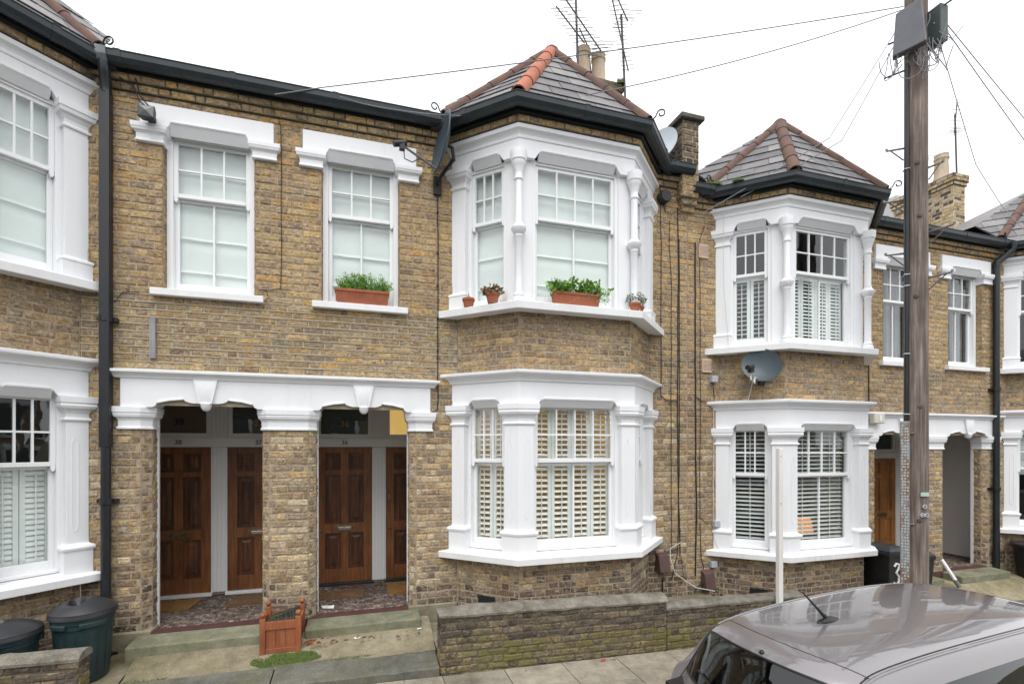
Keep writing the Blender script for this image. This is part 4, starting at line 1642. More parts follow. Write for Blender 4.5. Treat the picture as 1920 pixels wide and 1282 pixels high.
    pts = [(O0 + t, z + zo) for t, z in arch] + [(O1 - t, z + zo) for t, z in reversed(arch)]
    mb = MB()
    mb.fprism(F0, [(fo[0], zk)] + pts + [(fo[1], zk), (fo[1], 3.06 + zo), (fo[0], 3.06 + zo)], -.20, .03)
    for s in (0, 1):
        q = [(O0 + t, z) if s == 0 else (O1 - t, z) for t, z in ((.078, 2.785), (.19, 2.812), (.312, 2.825))]
        for k in range(2):
            (xa, za), (xb, zz) = q[k], q[k + 1]
            mb.fprism(F0, [(xa, za + zo - .004), (xb, zz + zo - .004), (xb, zz + zo + .016), (xa, za + zo + .016)], 0, .04)
    mb.build('porch_head', WHITE, h, bevel=.003)
    mb = MB()
    end = X(1.60)
    path = [(X(0), 6.0), (end, 6.0), (end, 6.1)] if sgn > 0 else [(end, 6.1), (end, 6.0), (X(0), 6.0)]
    mb.sweep(path, [(d, z + zo) for d, z in [(-.03, 3.035), (.032, 3.035), (.045, 3.04), (.05, 3.058), (.068, 3.078), (.092, 3.088), (.10, 3.094), (.102, 3.118), (.01, 3.135), (-.03, 3.135)]])
    mb.build('porch_cornice', WHITE, h, bevel=.003)
    mb = MB()
    mb.fprism(F0, [(xm - .062, 2.782 + zo), (xm + .062, 2.782 + zo), (xm + .115, 3.034 + zo), (xm - .115, 3.034 + zo)], -.02, .062)
    vs = [F0.p(xm - .048, 2.80 + zo, .062), F0.p(xm + .048, 2.80 + zo, .062), F0.p(xm + .09, 3.02 + zo, .062), F0.p(xm - .09, 3.02 + zo, .062), F0.p(xm, 2.92 + zo, .09)]
    mb.add(vs, [(0, 1, 4), (1, 2, 4), (2, 3, 4), (3, 0, 4)])
    mb.lathe((xm, 5.975, 2.70 + zo), [(0, 0), (.03, .012), (.048, .04), (.055, .083)], 12, True, 1, 1.2)
    mb.build('keystone', WHITE, h, bevel=.002)
    lv = [(z + zo, d) for z, d in [(2.505, .006), (2.51, .014), (2.53, .014), (2.535, .004), (2.60, .006), (2.625, .018), (2.632, .032), (2.66, .04), (2.672, .038), (2.68, .046), (2.738, .048)]]
    i0, i1 = span(-.0, .285)
    def ch(x0, x1, left, right):
        c = .08
        return ([(x0 + (c if left else 0), 5.985)] if not left else [(x0, 5.985 + c), (x0 + c, 5.985)]) + ([(x1, 5.985)] if not right else [(x1 - c, 5.985), (x1, 5.985 + c)]) + [(x1, 6.2), (x0, 6.2)]
    # the half pillar against the neighbour and the outer pillar
    for q0, q1, l, r_ in ((i0, i1, sgn < 0, sgn > 0), (*span(1.34, 1.61), sgn > 0, sgn < 0)):
        mb = MB()
        lv2 = lv
        poly = ch(q0, q1, l, r_)
        if (q0, q1) == (i0, i1):     # cut square where the two halves meet
            mb.sweep_cap = True
            xx = X(0)
            pth = [(xx, 5.985), (X(.205), 5.985), (X(.285), 6.065), (X(.285), 6.22)]
            if sgn < 0:
                pth = pth[::-1]
            prof = [(d, z) for z, d in lv] + [(-.05, lv[-1][0]), (-.05, lv[0][0])]
            mb.sweep(pth, prof)
        else:
            mb.loft(poly, lv)
        mb.build('capital', WHITE, h, bevel=.003)
    # ---- splayed pillar sides of the opening
    for F, w in ((Fr(O0 - .08, 6.0, .08, .08), .113), (Fr(O0, 6.08, 0, 1), .13), (Fr(O1, 6.21, 0, -1), .13), (Fr(O1, 6.08, .08, -.08), .113)):
        mb = MB()
        backing(mb, F, 0, w, zb, 2.60 + zo)
        mb.build('reveal', MORTAR, h)
        BK.panel(F, .001, w - .001, zb, 2.56 + zo, m, zoff=zo, shift=.02)
    # ---- rendered plinth and step
    for q0, q1 in (span(1.34, tj - .02),):
        mb = MB()
        mb.loft(rect(q0, q1, 5.985, 6.2), [(-.1 + zo, .012), (.385 + zo, .012), (.40 + zo, 0)])
        mb.build('plinth', PLINTH, h, bevel=.01)
    s0, s1 = span(.20 if sgn > 0 else .235, 1.45)
    mb = MB()
    mb.hexa([(s0, 5.70, .17 + zo), (s1, 5.70, .17 + zo), (s1, 6.03, .17 + zo), (s0, 6.03, .17 + zo), (s0, 5.70, .335 + zo), (s1, 5.70, .335 + zo), (s1, 6.03, .358 + zo), (s0, 6.03, .358 + zo)])
    mb.build('door_step', STEP, h, bevel=.014)
    # ---- porch: floor, plastered sides, ceiling
    r0, r1 = span(.0, 1.94)
    mb = MB()
    zf = .362 + zo
    mb.box(r0, r1, 5.99, 7.34, zf - .1, zf)
    fl = mb.build('porch_floor', TILE_RED, h)
    rr = random.Random(seed + 9)
    mb = MB()
    y = 6.13
    while y < 7.27:
        dy = rr.uniform(.035, .055)
        x = r0 + (.12 if sgn < 0 else .01)
        while x < r1 - .01:
            dx = rr.uniform(.04, .085)
            if x + dx > r1 - (.1 if sgn > 0 else .01):
                break
            g = .0035
            q = [(x + g, y + g), (x + dx - g, y + g), (x + dx - g, y + dy - g), (x + g, y + dy - g)]
            q = [(a + rr.uniform(-.012, .012), b + rr.uniform(-.008, .008)) for a, b in q]
            zz = zf + .004 + rr.uniform(-.0008, .0008)
            mb.add([(a, b, zz) for a, b in q] + [(a, b, zf - .002) for a, b in q], [(0, 1, 2, 3), (0, 4, 5, 1), (1, 5, 6, 2), (2, 6, 7, 3), (3, 7, 4, 0)])
            x += dx
        y += dy
    mb.build('mosaic_chips', MOSAIC, fl, kind='stuff')
    mb = MB()
    p = [(r0, 6.22), (r1, 6.22), (r1, 7.36), (r0, 7.36)]
    z0, z1 = zf, 2.97 + zo
    rs_ = r1 if sgn > 0 else r0      # the two porches share one recess
    mb.quad((rs_, 6.22, z0), (rs_, 7.36, z0), (rs_, 7.36, z1), (rs_, 6.22, z1))
    mb.quad((r0, 7.36, z0), (r1, 7.36, z0), (r1, 7.36, z1), (r0, 7.36, z1))
    mb.quad((r0, 6.2, z1), (r1, 6.2, z1), (r1, 7.36, z1), (r0, 7.36, z1))
    for q0, q1 in ((r0, O0), (O1, r1)):
        if q1 > q0:
            mb.box(q0, q1, 6.212, 6.222, z0, z1)
    mb.box(O0 - .001, O1 + .001, 6.212, 6.222, 2.85 + zo, z1)
    mb.build('porch_lining', PLASTER, h)
    for xs in (O0, O1):
        mb = MB()
        mb.box(xs - .012, xs + .012, 6.195, 6.235, z0, 2.74 + zo)
        mb.build('edge_bead', WHITE, h)
    # ---- doors
    y = 7.30
    for k, (t0, t1) in enumerate(((.178, .925), (1.12, 1.865))):
        q0, q1 = span(t0, t1)
        num, lit, mat, pmat, letter = st['doors'][k]
        lock = -1 if sgn > 0 else 1
        panel_door(h, q0, q1, .405 + zo, 2.316 + zo, y, mat, pmat, letter=letter, lock_side=-1 if num != '37' else 1, label=('varnished door numbered ' + num) if num else None)
        mb = MB()
        mb.fbox(Fr(0, y), q0 - .02, q1 + .02, .362 + zo, .403 + zo, -.05, .05)
        mb.build('threshold', GREYWHITE if num in ('37', '38') else GUTTER, h, bevel=.004)
        # fanlight
        fn = bpy.data.objects.new('fanlight', None)
        put(fn, ((q0 + q1) / 2, y, 2.44 + zo), h)
        F = Fr(0, y)
        mb = MB()
        mb.fbox(F, q0, q0 + .055, 2.443 + zo, 2.94 + zo, -.05, -.005)
        mb.fbox(F, q1 - .055, q1, 2.443 + zo, 2.94 + zo, -.05, -.005)
        mb.fbox(F, q0 + .055, q1 - .055, 2.443 + zo, 2.50 + zo, -.05, -.006)
        mb.fbox(F, q0 + .055, q1 - .055, 2.90 + zo, 2.94 + zo, -.05, -.006)
        mb.build('frame', GREYWHITE, fn, bevel=.003)
        mb = MB()
        mb.quad(F.p(q0 + .05, 2.49 + zo, -.028), F.p(q1 - .05, 2.49 + zo, -.028), F.p(q1 - .05, 2.91 + zo, -.028), F.p(q0 + .05, 2.91 + zo, -.028))
        mb.build('glass_pane', GLASS, fn)
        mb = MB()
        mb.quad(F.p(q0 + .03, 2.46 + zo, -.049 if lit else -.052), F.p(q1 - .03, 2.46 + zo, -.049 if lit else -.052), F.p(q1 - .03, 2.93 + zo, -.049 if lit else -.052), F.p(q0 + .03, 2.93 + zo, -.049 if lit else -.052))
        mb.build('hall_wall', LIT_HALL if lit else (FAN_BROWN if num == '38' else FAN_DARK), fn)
        if num:
            text_obj(num, F, (q0 + q1) / 2, 2.605 + zo, -.024, .125, GOLD if num in ('36', '37') else NUM_BLACK, fn)
            text_obj(num, F, (q0 + q1) / 2 + (0 if num != '37' else .0), 2.352 + zo, .004, .085, NUM_BLACK, h)
    mb = MB()
    F = Fr(0, y)
    x0, x1 = span(.001, 1.938)
    mb.fbox(F, x0, x1, 2.318 + zo, 2.441 + zo, -.05, .0)
    mb.build('transom', GREYWHITE, h, bevel=.004)
    for t0, t1 in ((.927, 1.118), (.001, .176), (1.867, 1.936)):
        q0, q1 = span(t0, t1)
        mb = MB()
        mb.fbox(F, q0, q1, .40 + zo, 2.316 + zo, -.05, .004)
        mb.fbox(F, q0, q1, 2.443 + zo, 2.95 + zo, -.05, .004)
        for k in range(4):
            xx = q0 + (q1 - q0) * (.14 + .24 * k)
            mb.fbox(F, xx - .007, xx + .007, .41 + zo, 2.31 + zo, 0, .014)
            mb.fbox(F, xx - .007, xx + .007, 2.45 + zo, 2.94 + zo, 0, .014)
        mb.build('door_post', GREYWHITE, h, bevel=.002)
    # ---- bay, roof
    bay_window(h, BK, xc, zo, st)
    mb = MB()
    x0, x1 = min(xp, xend), max(xp, xend)
    q = [(x0, 5.86, 6.25 + zo), (x1, 5.86, 6.25 + zo), (x1, 10.2, 8.38 + zo), (x0, 10.2, 8.38 + zo)]
    mb.quad(*q)
    mb.quad((x0, 10.2, 8.38 + zo), (x1, 10.2, 8.38 + zo), (x1, 14.4, 6.25 + zo), (x0, 14.4, 6.25 + zo))
    xx = xend
    mb.add([(xx, 7.5, -.3), (xx, 14.3, -.3), (xx, 14.3, 6.2 + zo), (xx, 10.2, 8.3 + zo), (xx, 7.5, 6.2 + zo)], [(0, 1, 2, 3, 4)])
    mb.quad((x0, 14.3, -.3), (x1, 14.3, -.3), (x1, 14.3, 6.2 + zo), (x0, 14.3, 6.2 + zo))
    mr = mb.build('main_roof', SLATE, h)
    mb = MB()
    facet_slates(q, mr, SLATE, seed=seed, stuff_mb=mb)
    mb.build('slate', SLATE, mr, kind='stuff')
    if st.get('finish', True):
        BK.finish(wall)
    return h, BK, wall


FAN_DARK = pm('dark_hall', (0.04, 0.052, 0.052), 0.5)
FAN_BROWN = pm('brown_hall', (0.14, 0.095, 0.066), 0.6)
dm = (DOOR, DOOR_PANEL)
houseA, bkA, wallA = brick_house(-.82, -1, -6.14, -4.12, 0.0, 'brick terraced house at the left edge with a black downpipe and doors 37 and 38', 101,
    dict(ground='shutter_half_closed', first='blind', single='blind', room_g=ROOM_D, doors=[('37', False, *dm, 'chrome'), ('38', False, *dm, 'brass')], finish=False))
houseB, bkB, wallB = brick_house(-.82, 1, 4.47, 2.47, 0.0, 'brick terraced house with door 36 and flower boxes on its white bay window', 202,
    dict(ground='shutter_open', first='blind', single='blind', doors=[('36', False, *dm, 'chrome'), ('', True, *dm, 'brass')], hip=RIDGE_NEW, finish=False))
houseC, bkC, wallC = brick_house(9.55, -1, 4.472, 6.39, ZO, 'brick terraced house with a satellite dish on its white bay behind the white post', 303,
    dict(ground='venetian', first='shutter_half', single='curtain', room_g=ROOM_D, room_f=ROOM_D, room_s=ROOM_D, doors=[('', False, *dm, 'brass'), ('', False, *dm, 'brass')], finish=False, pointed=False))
houseD, bkD, wallD = brick_house(9.55, 1, 15.2, 12.80, ZO, 'brick terraced house at the right edge beyond the telegraph pole with an empty porch', 404,
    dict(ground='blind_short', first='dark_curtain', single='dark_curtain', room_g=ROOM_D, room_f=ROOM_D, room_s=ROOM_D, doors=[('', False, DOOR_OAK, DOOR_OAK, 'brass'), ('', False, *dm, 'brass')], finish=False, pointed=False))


for bk, wl in ((bkA, wallA), (bkB, wallB), (bkC, wallC), (bkD, wallD)):
    bk.finish(wl)


# ------------------------------------------------------------------ front yards and the ground in front of the houses
def yard(name, mat, x0, x1, pts, n=24, seed=0, kind='structure'):
    """pts: list of (y, z at x = 0) from the street to the wall; follows the fall of the street a little"""
    r = random.Random(seed)
    mb = MB()
    m = len(pts)
    vs = []
    for i in range(n + 1):
        x = x0 + (x1 - x0) * i / n
        for k, (y, z) in enumerate(pts):
            w = mnoise.noise(Vector((x * 1.6, y * 1.9, seed)))
            vs.append((x, y, z + w * (.006 if 0 < k < m - 1 else 0)))
    fs = [(i * m + k, (i + 1) * m + k, (i + 1) * m + k + 1, i * m + k + 1) for i in range(n) for k in range(m - 1)]
    mb.add(vs, fs, True)
    return mb.build(name, mat, kind=kind)


def slab(mb, x0, x1, y0, y1, za0, za1, zb0, zb1, th, r):
    """a cast slab: heights at (x0,y0) (x1,y0) (x0,y1) (x1,y1)"""
    n = 14
    vs = []
    for i in range(n + 1):
        t = i / n
        x = x0 + (x1 - x0) * t
        w = r.uniform(-.006, .006)
        vs += [(x, y0 + w, za0 + (za1 - za0) * t - th), (x, y0 + w + r.uniform(-.003, .003), za0 + (za1 - za0) * t - .01), (x, y0 + .014 + w, za0 + (za1 - za0) * t), (x, y1, zb0 + (zb1 - zb0) * t), (x, y1, zb0 + (zb1 - zb0) * t - th)]
    fs = [(i * 5 + k, (i + 1) * 5 + k, (i + 1) * 5 + k + 1, i * 5 + k + 1) for i in range(n) for k in range(4)]
    fs += [(0, 1, 2, 3, 4), tuple(n * 5 + k for k in (4, 3, 2, 1, 0))]
    mb.add(vs, fs)


rs = random.Random(11)
yard('left_yard', YARD, -8, -2.17, [(4.99, .10), (5.3, .15), (5.6, .18), (6.05, .2), (6.5, .2)], seed=2)
yard('front_path', YARD, -2.17, .742, [(5.30, .118), (5.42, .14), (5.6, .21), (5.8, .262), (6.05, .27)], seed=3)
mb = MB()
slab(mb, -2.6, -.86, 4.975, 5.34, .095, .085, .135, .128, .14, rs)
slab(mb, -.845, .735, 4.98, 5.36, .092, .066, .135, .12, .14, rs)
mb.build('path_slab', YARD_D, kind='structure')
yard('middle_yard', PLINTH, .742, 4.8, [(5.2, .16), (5.5, .17), (6.05, .18)], seed=5)
yard('right_yard', YARD, 4.8, 8.85, [(5.2, -.02), (5.5, .0), (5.8, .01), (6.05, .02)], seed=6)
yard('far_path', YARD, 8.85, 12.2, [(4.99, -.245), (5.35, -.17), (5.7, -.02), (6.05, .0)], seed=7)
mb = MB()
slab(mb, 9.0, 12.2, 4.83, 5.22, -.215, -.29, -.19, -.20, .1, rs)
mb.build('path_slab', YARD_D, kind='structure')


# moss in front of the planter, crumbs of leaf and paper on the path
def moss_patch(name, cx, cy, rx, ry, zf, n, seed, hmax=.012):
    r = random.Random(seed)
    mb = MB()
    for _ in range(n):
        a = r.uniform(0, 6.28)
        d = math.sqrt(r.random())
        x, y = cx + math.cos(a) * rx * d, cy + math.sin(a) * ry * d
        if mnoise.noise(Vector((x * 9, y * 9, seed))) < -.38 + .75 * d ** 2.5 + r.uniform(-.3, .3):
            continue
        z = zf(x, y)
        s = r.uniform(.004, .009)
        h = r.uniform(.4, 1) * hmax
        b = r.uniform(0, 6.28)
        u, v = Vector((math.cos(b), math.sin(b), 0)) * s, Vector((-math.sin(b), math.cos(b), 0)) * s
        p = Vector((x, y, z))
        mb.add([p - u, p + u, p + v, p + Z_AX * h], [(0, 1, 3), (1, 2, 3), (2, 0, 3)])
    return mb.build(name, MOSS, kind='stuff')


pathz = lambda x, y: .12 + max(0, min(1, (y - 5.32) / .5)) * .142
moss_patch('moss', -.76, 5.43, .36, .11, lambda x, y: pathz(x, y) - .002, 6000, 4)
moss_patch('moss', -.15, 5.345, .30, .03, lambda x, y: .127, 320, 9)
moss_patch('moss', -2.05, 5.36, .3, .045, lambda x, y: .128, 400, 14)


def litter(name, x, y, z, size, mat, label, cat, seed, group=None):
    r = random.Random(seed)
    mb = MB()
    n = 7
    ring = []
    for k in range(n):
        a = 6.283 * k / n
        rr = size * r.uniform(.55, 1.05)
        ring.append(Vector((x + math.cos(a) * rr * 1.3, y + math.sin(a) * rr * .75, z + r.uniform(.002, size * .4))))
    top = Vector((x, y, z + size * .25))
    vs = ring + [top] + [v - Z_AX * .0015 for v in ring] + [top - Z_AX * .0015]
    fs = [(k, (k + 1) % n, n) for k in range(n)] + [((k + 1) % n + n + 1, k + n + 1, 2 * n + 1) for k in range(n)] + [(k, k + n + 1, (k + 1) % n + n + 1, (k + 1) % n) for k in range(n)]
    mb.add(vs, fs)
    return mb.build(name, mat, label=label, cat=cat, group=group)


litter('paper_scrap', -.42, 6.30, .369, .085, PAPER, 'white sheet of paper lying on the porch floor by door 36', 'paper', 1)
litter('paper_scrap', -.08, 5.62, .215, .035, PAPER, 'white paper scrap among fallen leaves on the front path', 'paper', 2)
litter('paper_scrap', .60, 5.66, .232, .03, PAPER, 'white paper scrap on the path near the garden wall end', 'paper', 3)
rl = random.Random(77)
mb = MB()
def leafbit(x, y, z, s):
    a = rl.uniform(0, 6.28)
    u = Vector((math.cos(a), math.sin(a), rl.uniform(-.3, .3))) * s
    v = Vector((-math.sin(a), math.cos(a), rl.uniform(-.3, .3))) * s * .55
    p = Vector((x, y, z + s * .25))
    mb.add([p - u, p - u * .1 + v, p + u, p - u * .1 - v], [(0, 1, 2, 3)])
for _ in range(26):
    leafbit(-.56 + rl.gauss(0, .07), 5.66 + rl.gauss(0, .05), .225, rl.uniform(.015, .045))
for _ in range(30):
    leafbit(rl.uniform(-.5, .6), rl.uniform(5.5, 5.69), .22, rl.uniform(.01, .035))
for _ in range(26):
    leafbit(rl.uniform(-.6, .0), rl.uniform(6.8, 7.2), .378, rl.uniform(.012, .035))
for _ in range(40):
    leafbit(rl.uniform(9.9, 11.6), rl.uniform(5.7, 6.5) if rl.random() < .4 else rl.uniform(5.75, 5.95), .03 if rl.random() < .5 else .14, rl.uniform(.015, .04))
for _ in range(14):
    x = rl.uniform(-2, 3.6)
    leafbit(x, rl.uniform(4.85, 4.97), street(x) + .004, rl.uniform(.008, .02))
mb.build('fallen_leaves', DEAD, kind='stuff')
litter('fallen_leaf', 2.55, 4.90, street(2.55), .035, pm('leaf_red', (.3, .06, .05), .7), 'red curled leaf on the paving below the garden wall', 'leaf', 5)


# ------------------------------------------------------------------ garden walls
def garden_wall(x0, x1, y0, th, zt0, zt1, zb0, zb1, label, seed, crest=.075, ends=(True, True), mossy=.5, round_left=False):
    w = thing('garden_wall', ((x0 + x1) / 2, y0 + th / 2, (zb0 + zb1) / 2), label, 'wall')
    BK = Bricks(seed, .0055)
    ux, uz = x1 - x0, 0
    base = min(zb0, zb1) - .1
    ztm = max(zt0, zt1)
    def mat(p, r):
        t = (p.z - street(p.x)) / .6 + r.uniform(-.16, .16)
        if t > .66:
            return BRK_SOOT
        if t > .45:
            return BRK_GAR if r.random() < .6 else BRK_SOOT
        return BRK_MOSS if r.random() < mossy + .25 else BRK_GAR
    F = Fr(x0, y0)
    B = Fr(x1, y0 + th, -1, 0)
    mb = MB()
    mb.hexa([(x0 + .006, y0 + .006, base), (x1 - .006, y0 + .006, base), (x1 - .006, y0 + th - .006, base), (x0 + .006, y0 + th - .006, base), (x0 + .006, y0 + .006, zt0 + .004), (x1 - .006, y0 + .006, zt1 + .004), (x1 - .006, y0 + th - .006, zt1 + .004), (x0 + .006, y0 + th - .006, zt0 + .004)])
    core = mb.build('mortar_core', MORTAR_D, w)
    # courses follow the slope of the wall
    nc = max(2, round((zt0 - zb0) / .0735))
    hh = (zt0 - zb0) / nc
    r = BK.r
    sl = (zt1 - zt0) / (x1 - x0)
    for fr_, a0, a1, flip in ((F, 0, x1 - x0, 1), (B, 0, x1 - x0, -1)):
        for i in range(-1, nc):
            x = a0 - (0 if i % 2 else .165)
            while x < a1:
                for bw in (BL, BH):
                    p, q = max(x, a0), min(x + bw, a1)
                    x += bw
                    if q - p < .05:
                        continue
                    xm = (p + q) / 2
                    wx = x0 + xm if flip > 0 else x1 - xm
                    zb_ = zt0 - (nc - i) * hh + sl * (wx - x0) + r.uniform(-.003, .003)
                    c = fr_.p(xm, zb_ + hh / 2)
                    BK.items.append((fr_, p + JT / 2, q - JT / 2, zb_ + JT / 2, zb_ + hh - JT / 2, r.uniform(-.003, .004), mat(c, r), False, 's'))
    for E, fr_ in ((ends[0], Fr(x0, y0 + th, 0, -1)), (ends[1], Fr(x1, y0, 0, 1))):
        if E:
            for i in range(-1, nc):
                wx = fr_.o.x
                zb_ = zt0 - (nc - i) * hh + sl * (wx - x0)
                cuts = (0, th) if i % 2 == 0 else (0, th / 2, th)
                for p, q in zip(cuts[:-1], cuts[1:]):
                    c = fr_.p((p + q) / 2, zb_)
                    BK.items.append((fr_, p + .004, q - .004, zb_ + JT / 2, zb_ + hh - JT / 2, 0, mat(c, r), False, 's'))
    BK.finish(core)
    # rounded cement coping
    n = max(6, int((x1 - x0) / .09))
    prof = [(-.012, -.012), (-.014, .012), (.01, .035), (.05, crest * .85), (th / 2, crest), (th - .05, crest * .85), (th - .01, .035), (th + .014, .012), (th + .012, -.012)]
    vs, fs = [], []
    m = len(prof)
    for i in range(n + 1):
        x = x0 + (x1 - x0) * i / n
        e = 1.0
        if round_left and i < 4:
            e = (.25, .66, .87, .97)[i]
        for k, (y, z) in enumerate(prof):
            w_ = mnoise.noise(Vector((x * 7, k * 1.3, seed))) * .010 + mnoise.noise(Vector((x * 23, k * 2.3, seed))) * .006 + mnoise.noise(Vector((x * 2.1, k * .4, seed + 5))) * .007
            xx = x - (.012 if i == 0 else 0) + (.012 if i == n else 0)
            vs.append((xx, y0 + y + w_ * .5, zt0 + (zt1 - zt0) * (x - x0) / (x1 - x0) + (z * e if z > .02 else z) + w_))
    for i in range(n):
        for k in range(m - 1):
            fs.append((i * m + k, (i + 1) * m + k, (i + 1) * m + k + 1, i * m + k + 1))
        fs.append((i * m + m - 1, (i + 1) * m + m - 1, (i + 1) * m, i * m))
    fs += [tuple(range(m - 1, -1, -1)), tuple(n * m + k for k in range(m))]
    mb = MB()
    mb.add(vs, fs, True)
    mb.build('coping', COPING, w)
    return w


garden_wall(.747, 3.44, 5.0, .235, .572, .485, -.02, -.09, 'low brick garden wall with rounded cement coping in front of the middle bay', 501, round_left=True)
garden_wall(3.452, 5.52, 5.012, .21, .385, .345, -.09, -.14, 'lower mossy garden wall stepping down behind the parked car', 502, crest=.06)
garden_wall(5.53, 7.25, 5.02, .2, .235, .20, -.14, -.185, 'lowest garden wall section with moss on its coping left of the telegraph pole', 503, crest=.055)
garden_wall(7.27, 8.72, 5.02, .2, .135, .075, -.185, -.22, 'broken stub of garden wall right of the telegraph pole', 504, crest=.05)
garden_wall(-6.2, -2.22, 4.79, .185, .655, .60, .14, .05, 'weathered garden wall end in front of the dustbins at lower left', 505, crest=.06, round_left=False)
moss_patch('moss', 6.0, 5.1, .35, .06, lambda x, y: .285, 500, 21, .03)
moss_patch('moss', 8.3, 5.12, .3, .06, lambda x, y: .14, 300, 23, .03)
moss_patch('gutter_moss', 4.78, 5.80, .16, .05, lambda x, y: 6.285 + ZO, 900, 25, .05)
moss_patch('gutter_moss', 5.0, 5.60, .09, .08, lambda x, y: 6.26 + ZO, 500, 26, .04)

# ------------------------------------------------------------------ party-wall parapet and chimneys
par = bpy.data.objects.new('parapet', None)
put(par, (4.42, 5.9, 5.7), houseB)
bp = Bricks(601)
soot = lambda p, r: BRK_SOOT if r.random() < .75 else BRK_GAR
for z0, z1, y0, x0, x1 in ((5.70, 5.78, 5.95, 4.34, 4.56), (5.78, 5.86, 5.90, 4.32, 4.57), (5.86, 6.93, 5.86, 4.29, 4.565)):
    Y1 = 6.7
    lo = y0
    mb = MB()
    mb.box(x0 + .005, x1 - .005, y0 + .005, Y1, z0, z1)
    mb.build('mortar_core', MORTAR, par)
    mt = soot if z0 > 5.86 else (lambda p, r: BRK_UP)
    mt2 = (lambda p, r: BRK_UP if p.z < 6.3 else soot(p, r))
    bp.panel(Fr(x0, y0), 0, x1 - x0, z0, z1, mt2, zoff=z0 - 75 * CH)
    bp.panel(Fr(x0, Y1, 0, -1), 0, Y1 - y0, z0, z1, mt2, zoff=z0 - 75 * CH)
    bp.panel(Fr(x1, y0, 0, 1), 0, Y1 - y0, z0, z1, mt2, zoff=z0 - 75 * CH)
bp.finish(par)
mb = MB()
mb.box(4.235, 4.62, 5.80, 6.75, 6.935, 7.0)
mb.build('coping', COPING_D, par, bevel=.012)
# lead soakers stepped up the parapet side
for k in range(4):
    y = 5.98 + k * .17
    mb = MB()
    z = 6.30 + k * .085
    mb.add([(4.282, y, z - .02), (4.282, y + .2, z + .06), (4.282, y + .17, z + .19), (4.282, y + .02, z + .10), (4.16, y, z - .03), (4.16, y + .2, z + .06)], [(0, 1, 2, 3), (0, 4, 5, 1)])
    mb.build('lead_flashing', LEAD, par)


def pot(parent, x, y, z, r, hgt, mat):
    mb = MB()
    mb.lathe((x, y, z), [(r * 1.08, 0), (r * 1.04, .05), (r * .94, .12), (r * .84, hgt * .75), (r * .86, hgt * .8), (r * .95, hgt * .82), (r * .97, hgt * .88), (r * .86, hgt * .9), (r * .88, hgt * .95), (r * .93, hgt), (r * .75, hgt), (r * .72, hgt * .6), (0, hgt * .58)], 20)
    mb.build('chimney_pot', mat, parent)


def chimney(house, x0, x1, y0, y1, z0, z1, seed, matfn, pots):
    ch = bpy.data.objects.new('chimney', None)
    put(ch, ((x0 + x1) / 2, (y0 + y1) / 2, z0), house)
    BK = Bricks(seed)
    mb = MB()
    mb.box(x0 + .005, x1 - .005, y0 + .005, y1 - .005, z0, z1 + .01)
    mb.build('mortar_core', MORTAR_D if seed == 611 else MORTAR_P, ch)
    for F, L in ((Fr(x0, y0), x1 - x0), (Fr(x1, y0, 0, 1), y1 - y0), (Fr(x1, y1, -1, 0), x1 - x0), (Fr(x0, y1, 0, -1), y1 - y0)):
        BK.panel(F, 0, L, z0, z1 - 3 * CH, matfn, shift=.03)
    for k, d in enumerate((.03, .055, .055)):
        za = z1 - (3 - k) * CH
        mb = MB()
        mb.box(x0 - d + .004, x1 + d - .004, y0 - d + .004, y1 + d - .004, za, za + CH - .001)
        mb.build('corbel_bed', MORTAR_D, ch)
        for F, L in ((Fr(x0 - d, y0 - d), x1 - x0 + 2 * d), (Fr(x1 + d, y0 - d, 0, 1), y1 - y0 + 2 * d), (Fr(x0 - d, y1 + d, 0, -1), y1 - y0 + 2 * d)):
            BK.panel(F, 0, L, za, za + CH, matfn, zoff=za - math.floor(za / CH) * CH, shift=.02 * k)
    BK.finish(ch)
    mb = MB()
    mb.loft(rect(x0, x1, y0, y1), [(z1, .03), (z1 + .04, .0), (z1 + .09, -.1)])
    mb.build('flaunching', COPING_D, ch)
    for x, y, r, hgt in pots:
        pot(ch, x, y, z1 + .02, r, hgt, POT_CREAM)
    return ch


chimney(houseB, 3.62, 4.62, 8.2, 8.8, 7.2, 9.14, 611, soot, ((3.93, 8.35, .145, .60), (4.26, 8.38, .145, .58), (4.08, 8.68, .13, .45)))
chimney(houseD, 12.62, 13.0, 7.55, 8.85, 6.6, 8.42, 612, lambda p, r: BRK_PALE if r.random() < .5 else (BRK_SOOT if r.random() < .3 else BRK_UP), ((12.8, 7.9, .15, .62), (12.8, 8.45, .15, .58)))
moss_patch('chimney_weed', 4.62, 8.14, .10, .05, lambda x, y: 9.12, 500, 31, .12)


# ------------------------------------------------------------------ television aerials
def aerial(base, top, booms, label, group, seed):
    a = thing('tv_aerial', base, label, 'aerial', group)
    mb = MB()
    mb.tube([base, top], .021, 6)
    mb.build('mast', AERIAL, a)
    for c, d, L, n, el, e, grid in booms:
        c = Vector(c)
        d = Vector(d).normalized()
        e = Vector(e).normalized()
        mb = MB()
        mb.tube([c - d * L / 2, c + d * L / 2], .013, 6)
        mb.build('boom', AERIAL, a)
        for i in range(n):
            p = c + d * (-L / 2 + L * (i + .4) / n)
            l = el * (1.0 - .35 * i / n) / 2
            mb = MB()
            mb.tube([p - e * l, p + e * l], .005, 5)
            mb.build('element', AERIAL, a)
        if grid:
            p = c - d * L * .46
            w = d.cross(e).normalized()
            for s in (-1, 1):
                mb = MB()
                for k in range(3):
                    q = p + w * s * (.04 + .07 * k)
                    mb.tube([q - e * .22, q + e * .22], .005, 5)
                mb.tube([p + w * s * .04 - e * .22, p + w * s * .18 - e * .22], .004, 4)
                mb.tube([p + w * s * .04 + e * .22, p + w * s * .18 + e * .22], .004, 4)
                mb.build('reflector', AERIAL, a)
    return a


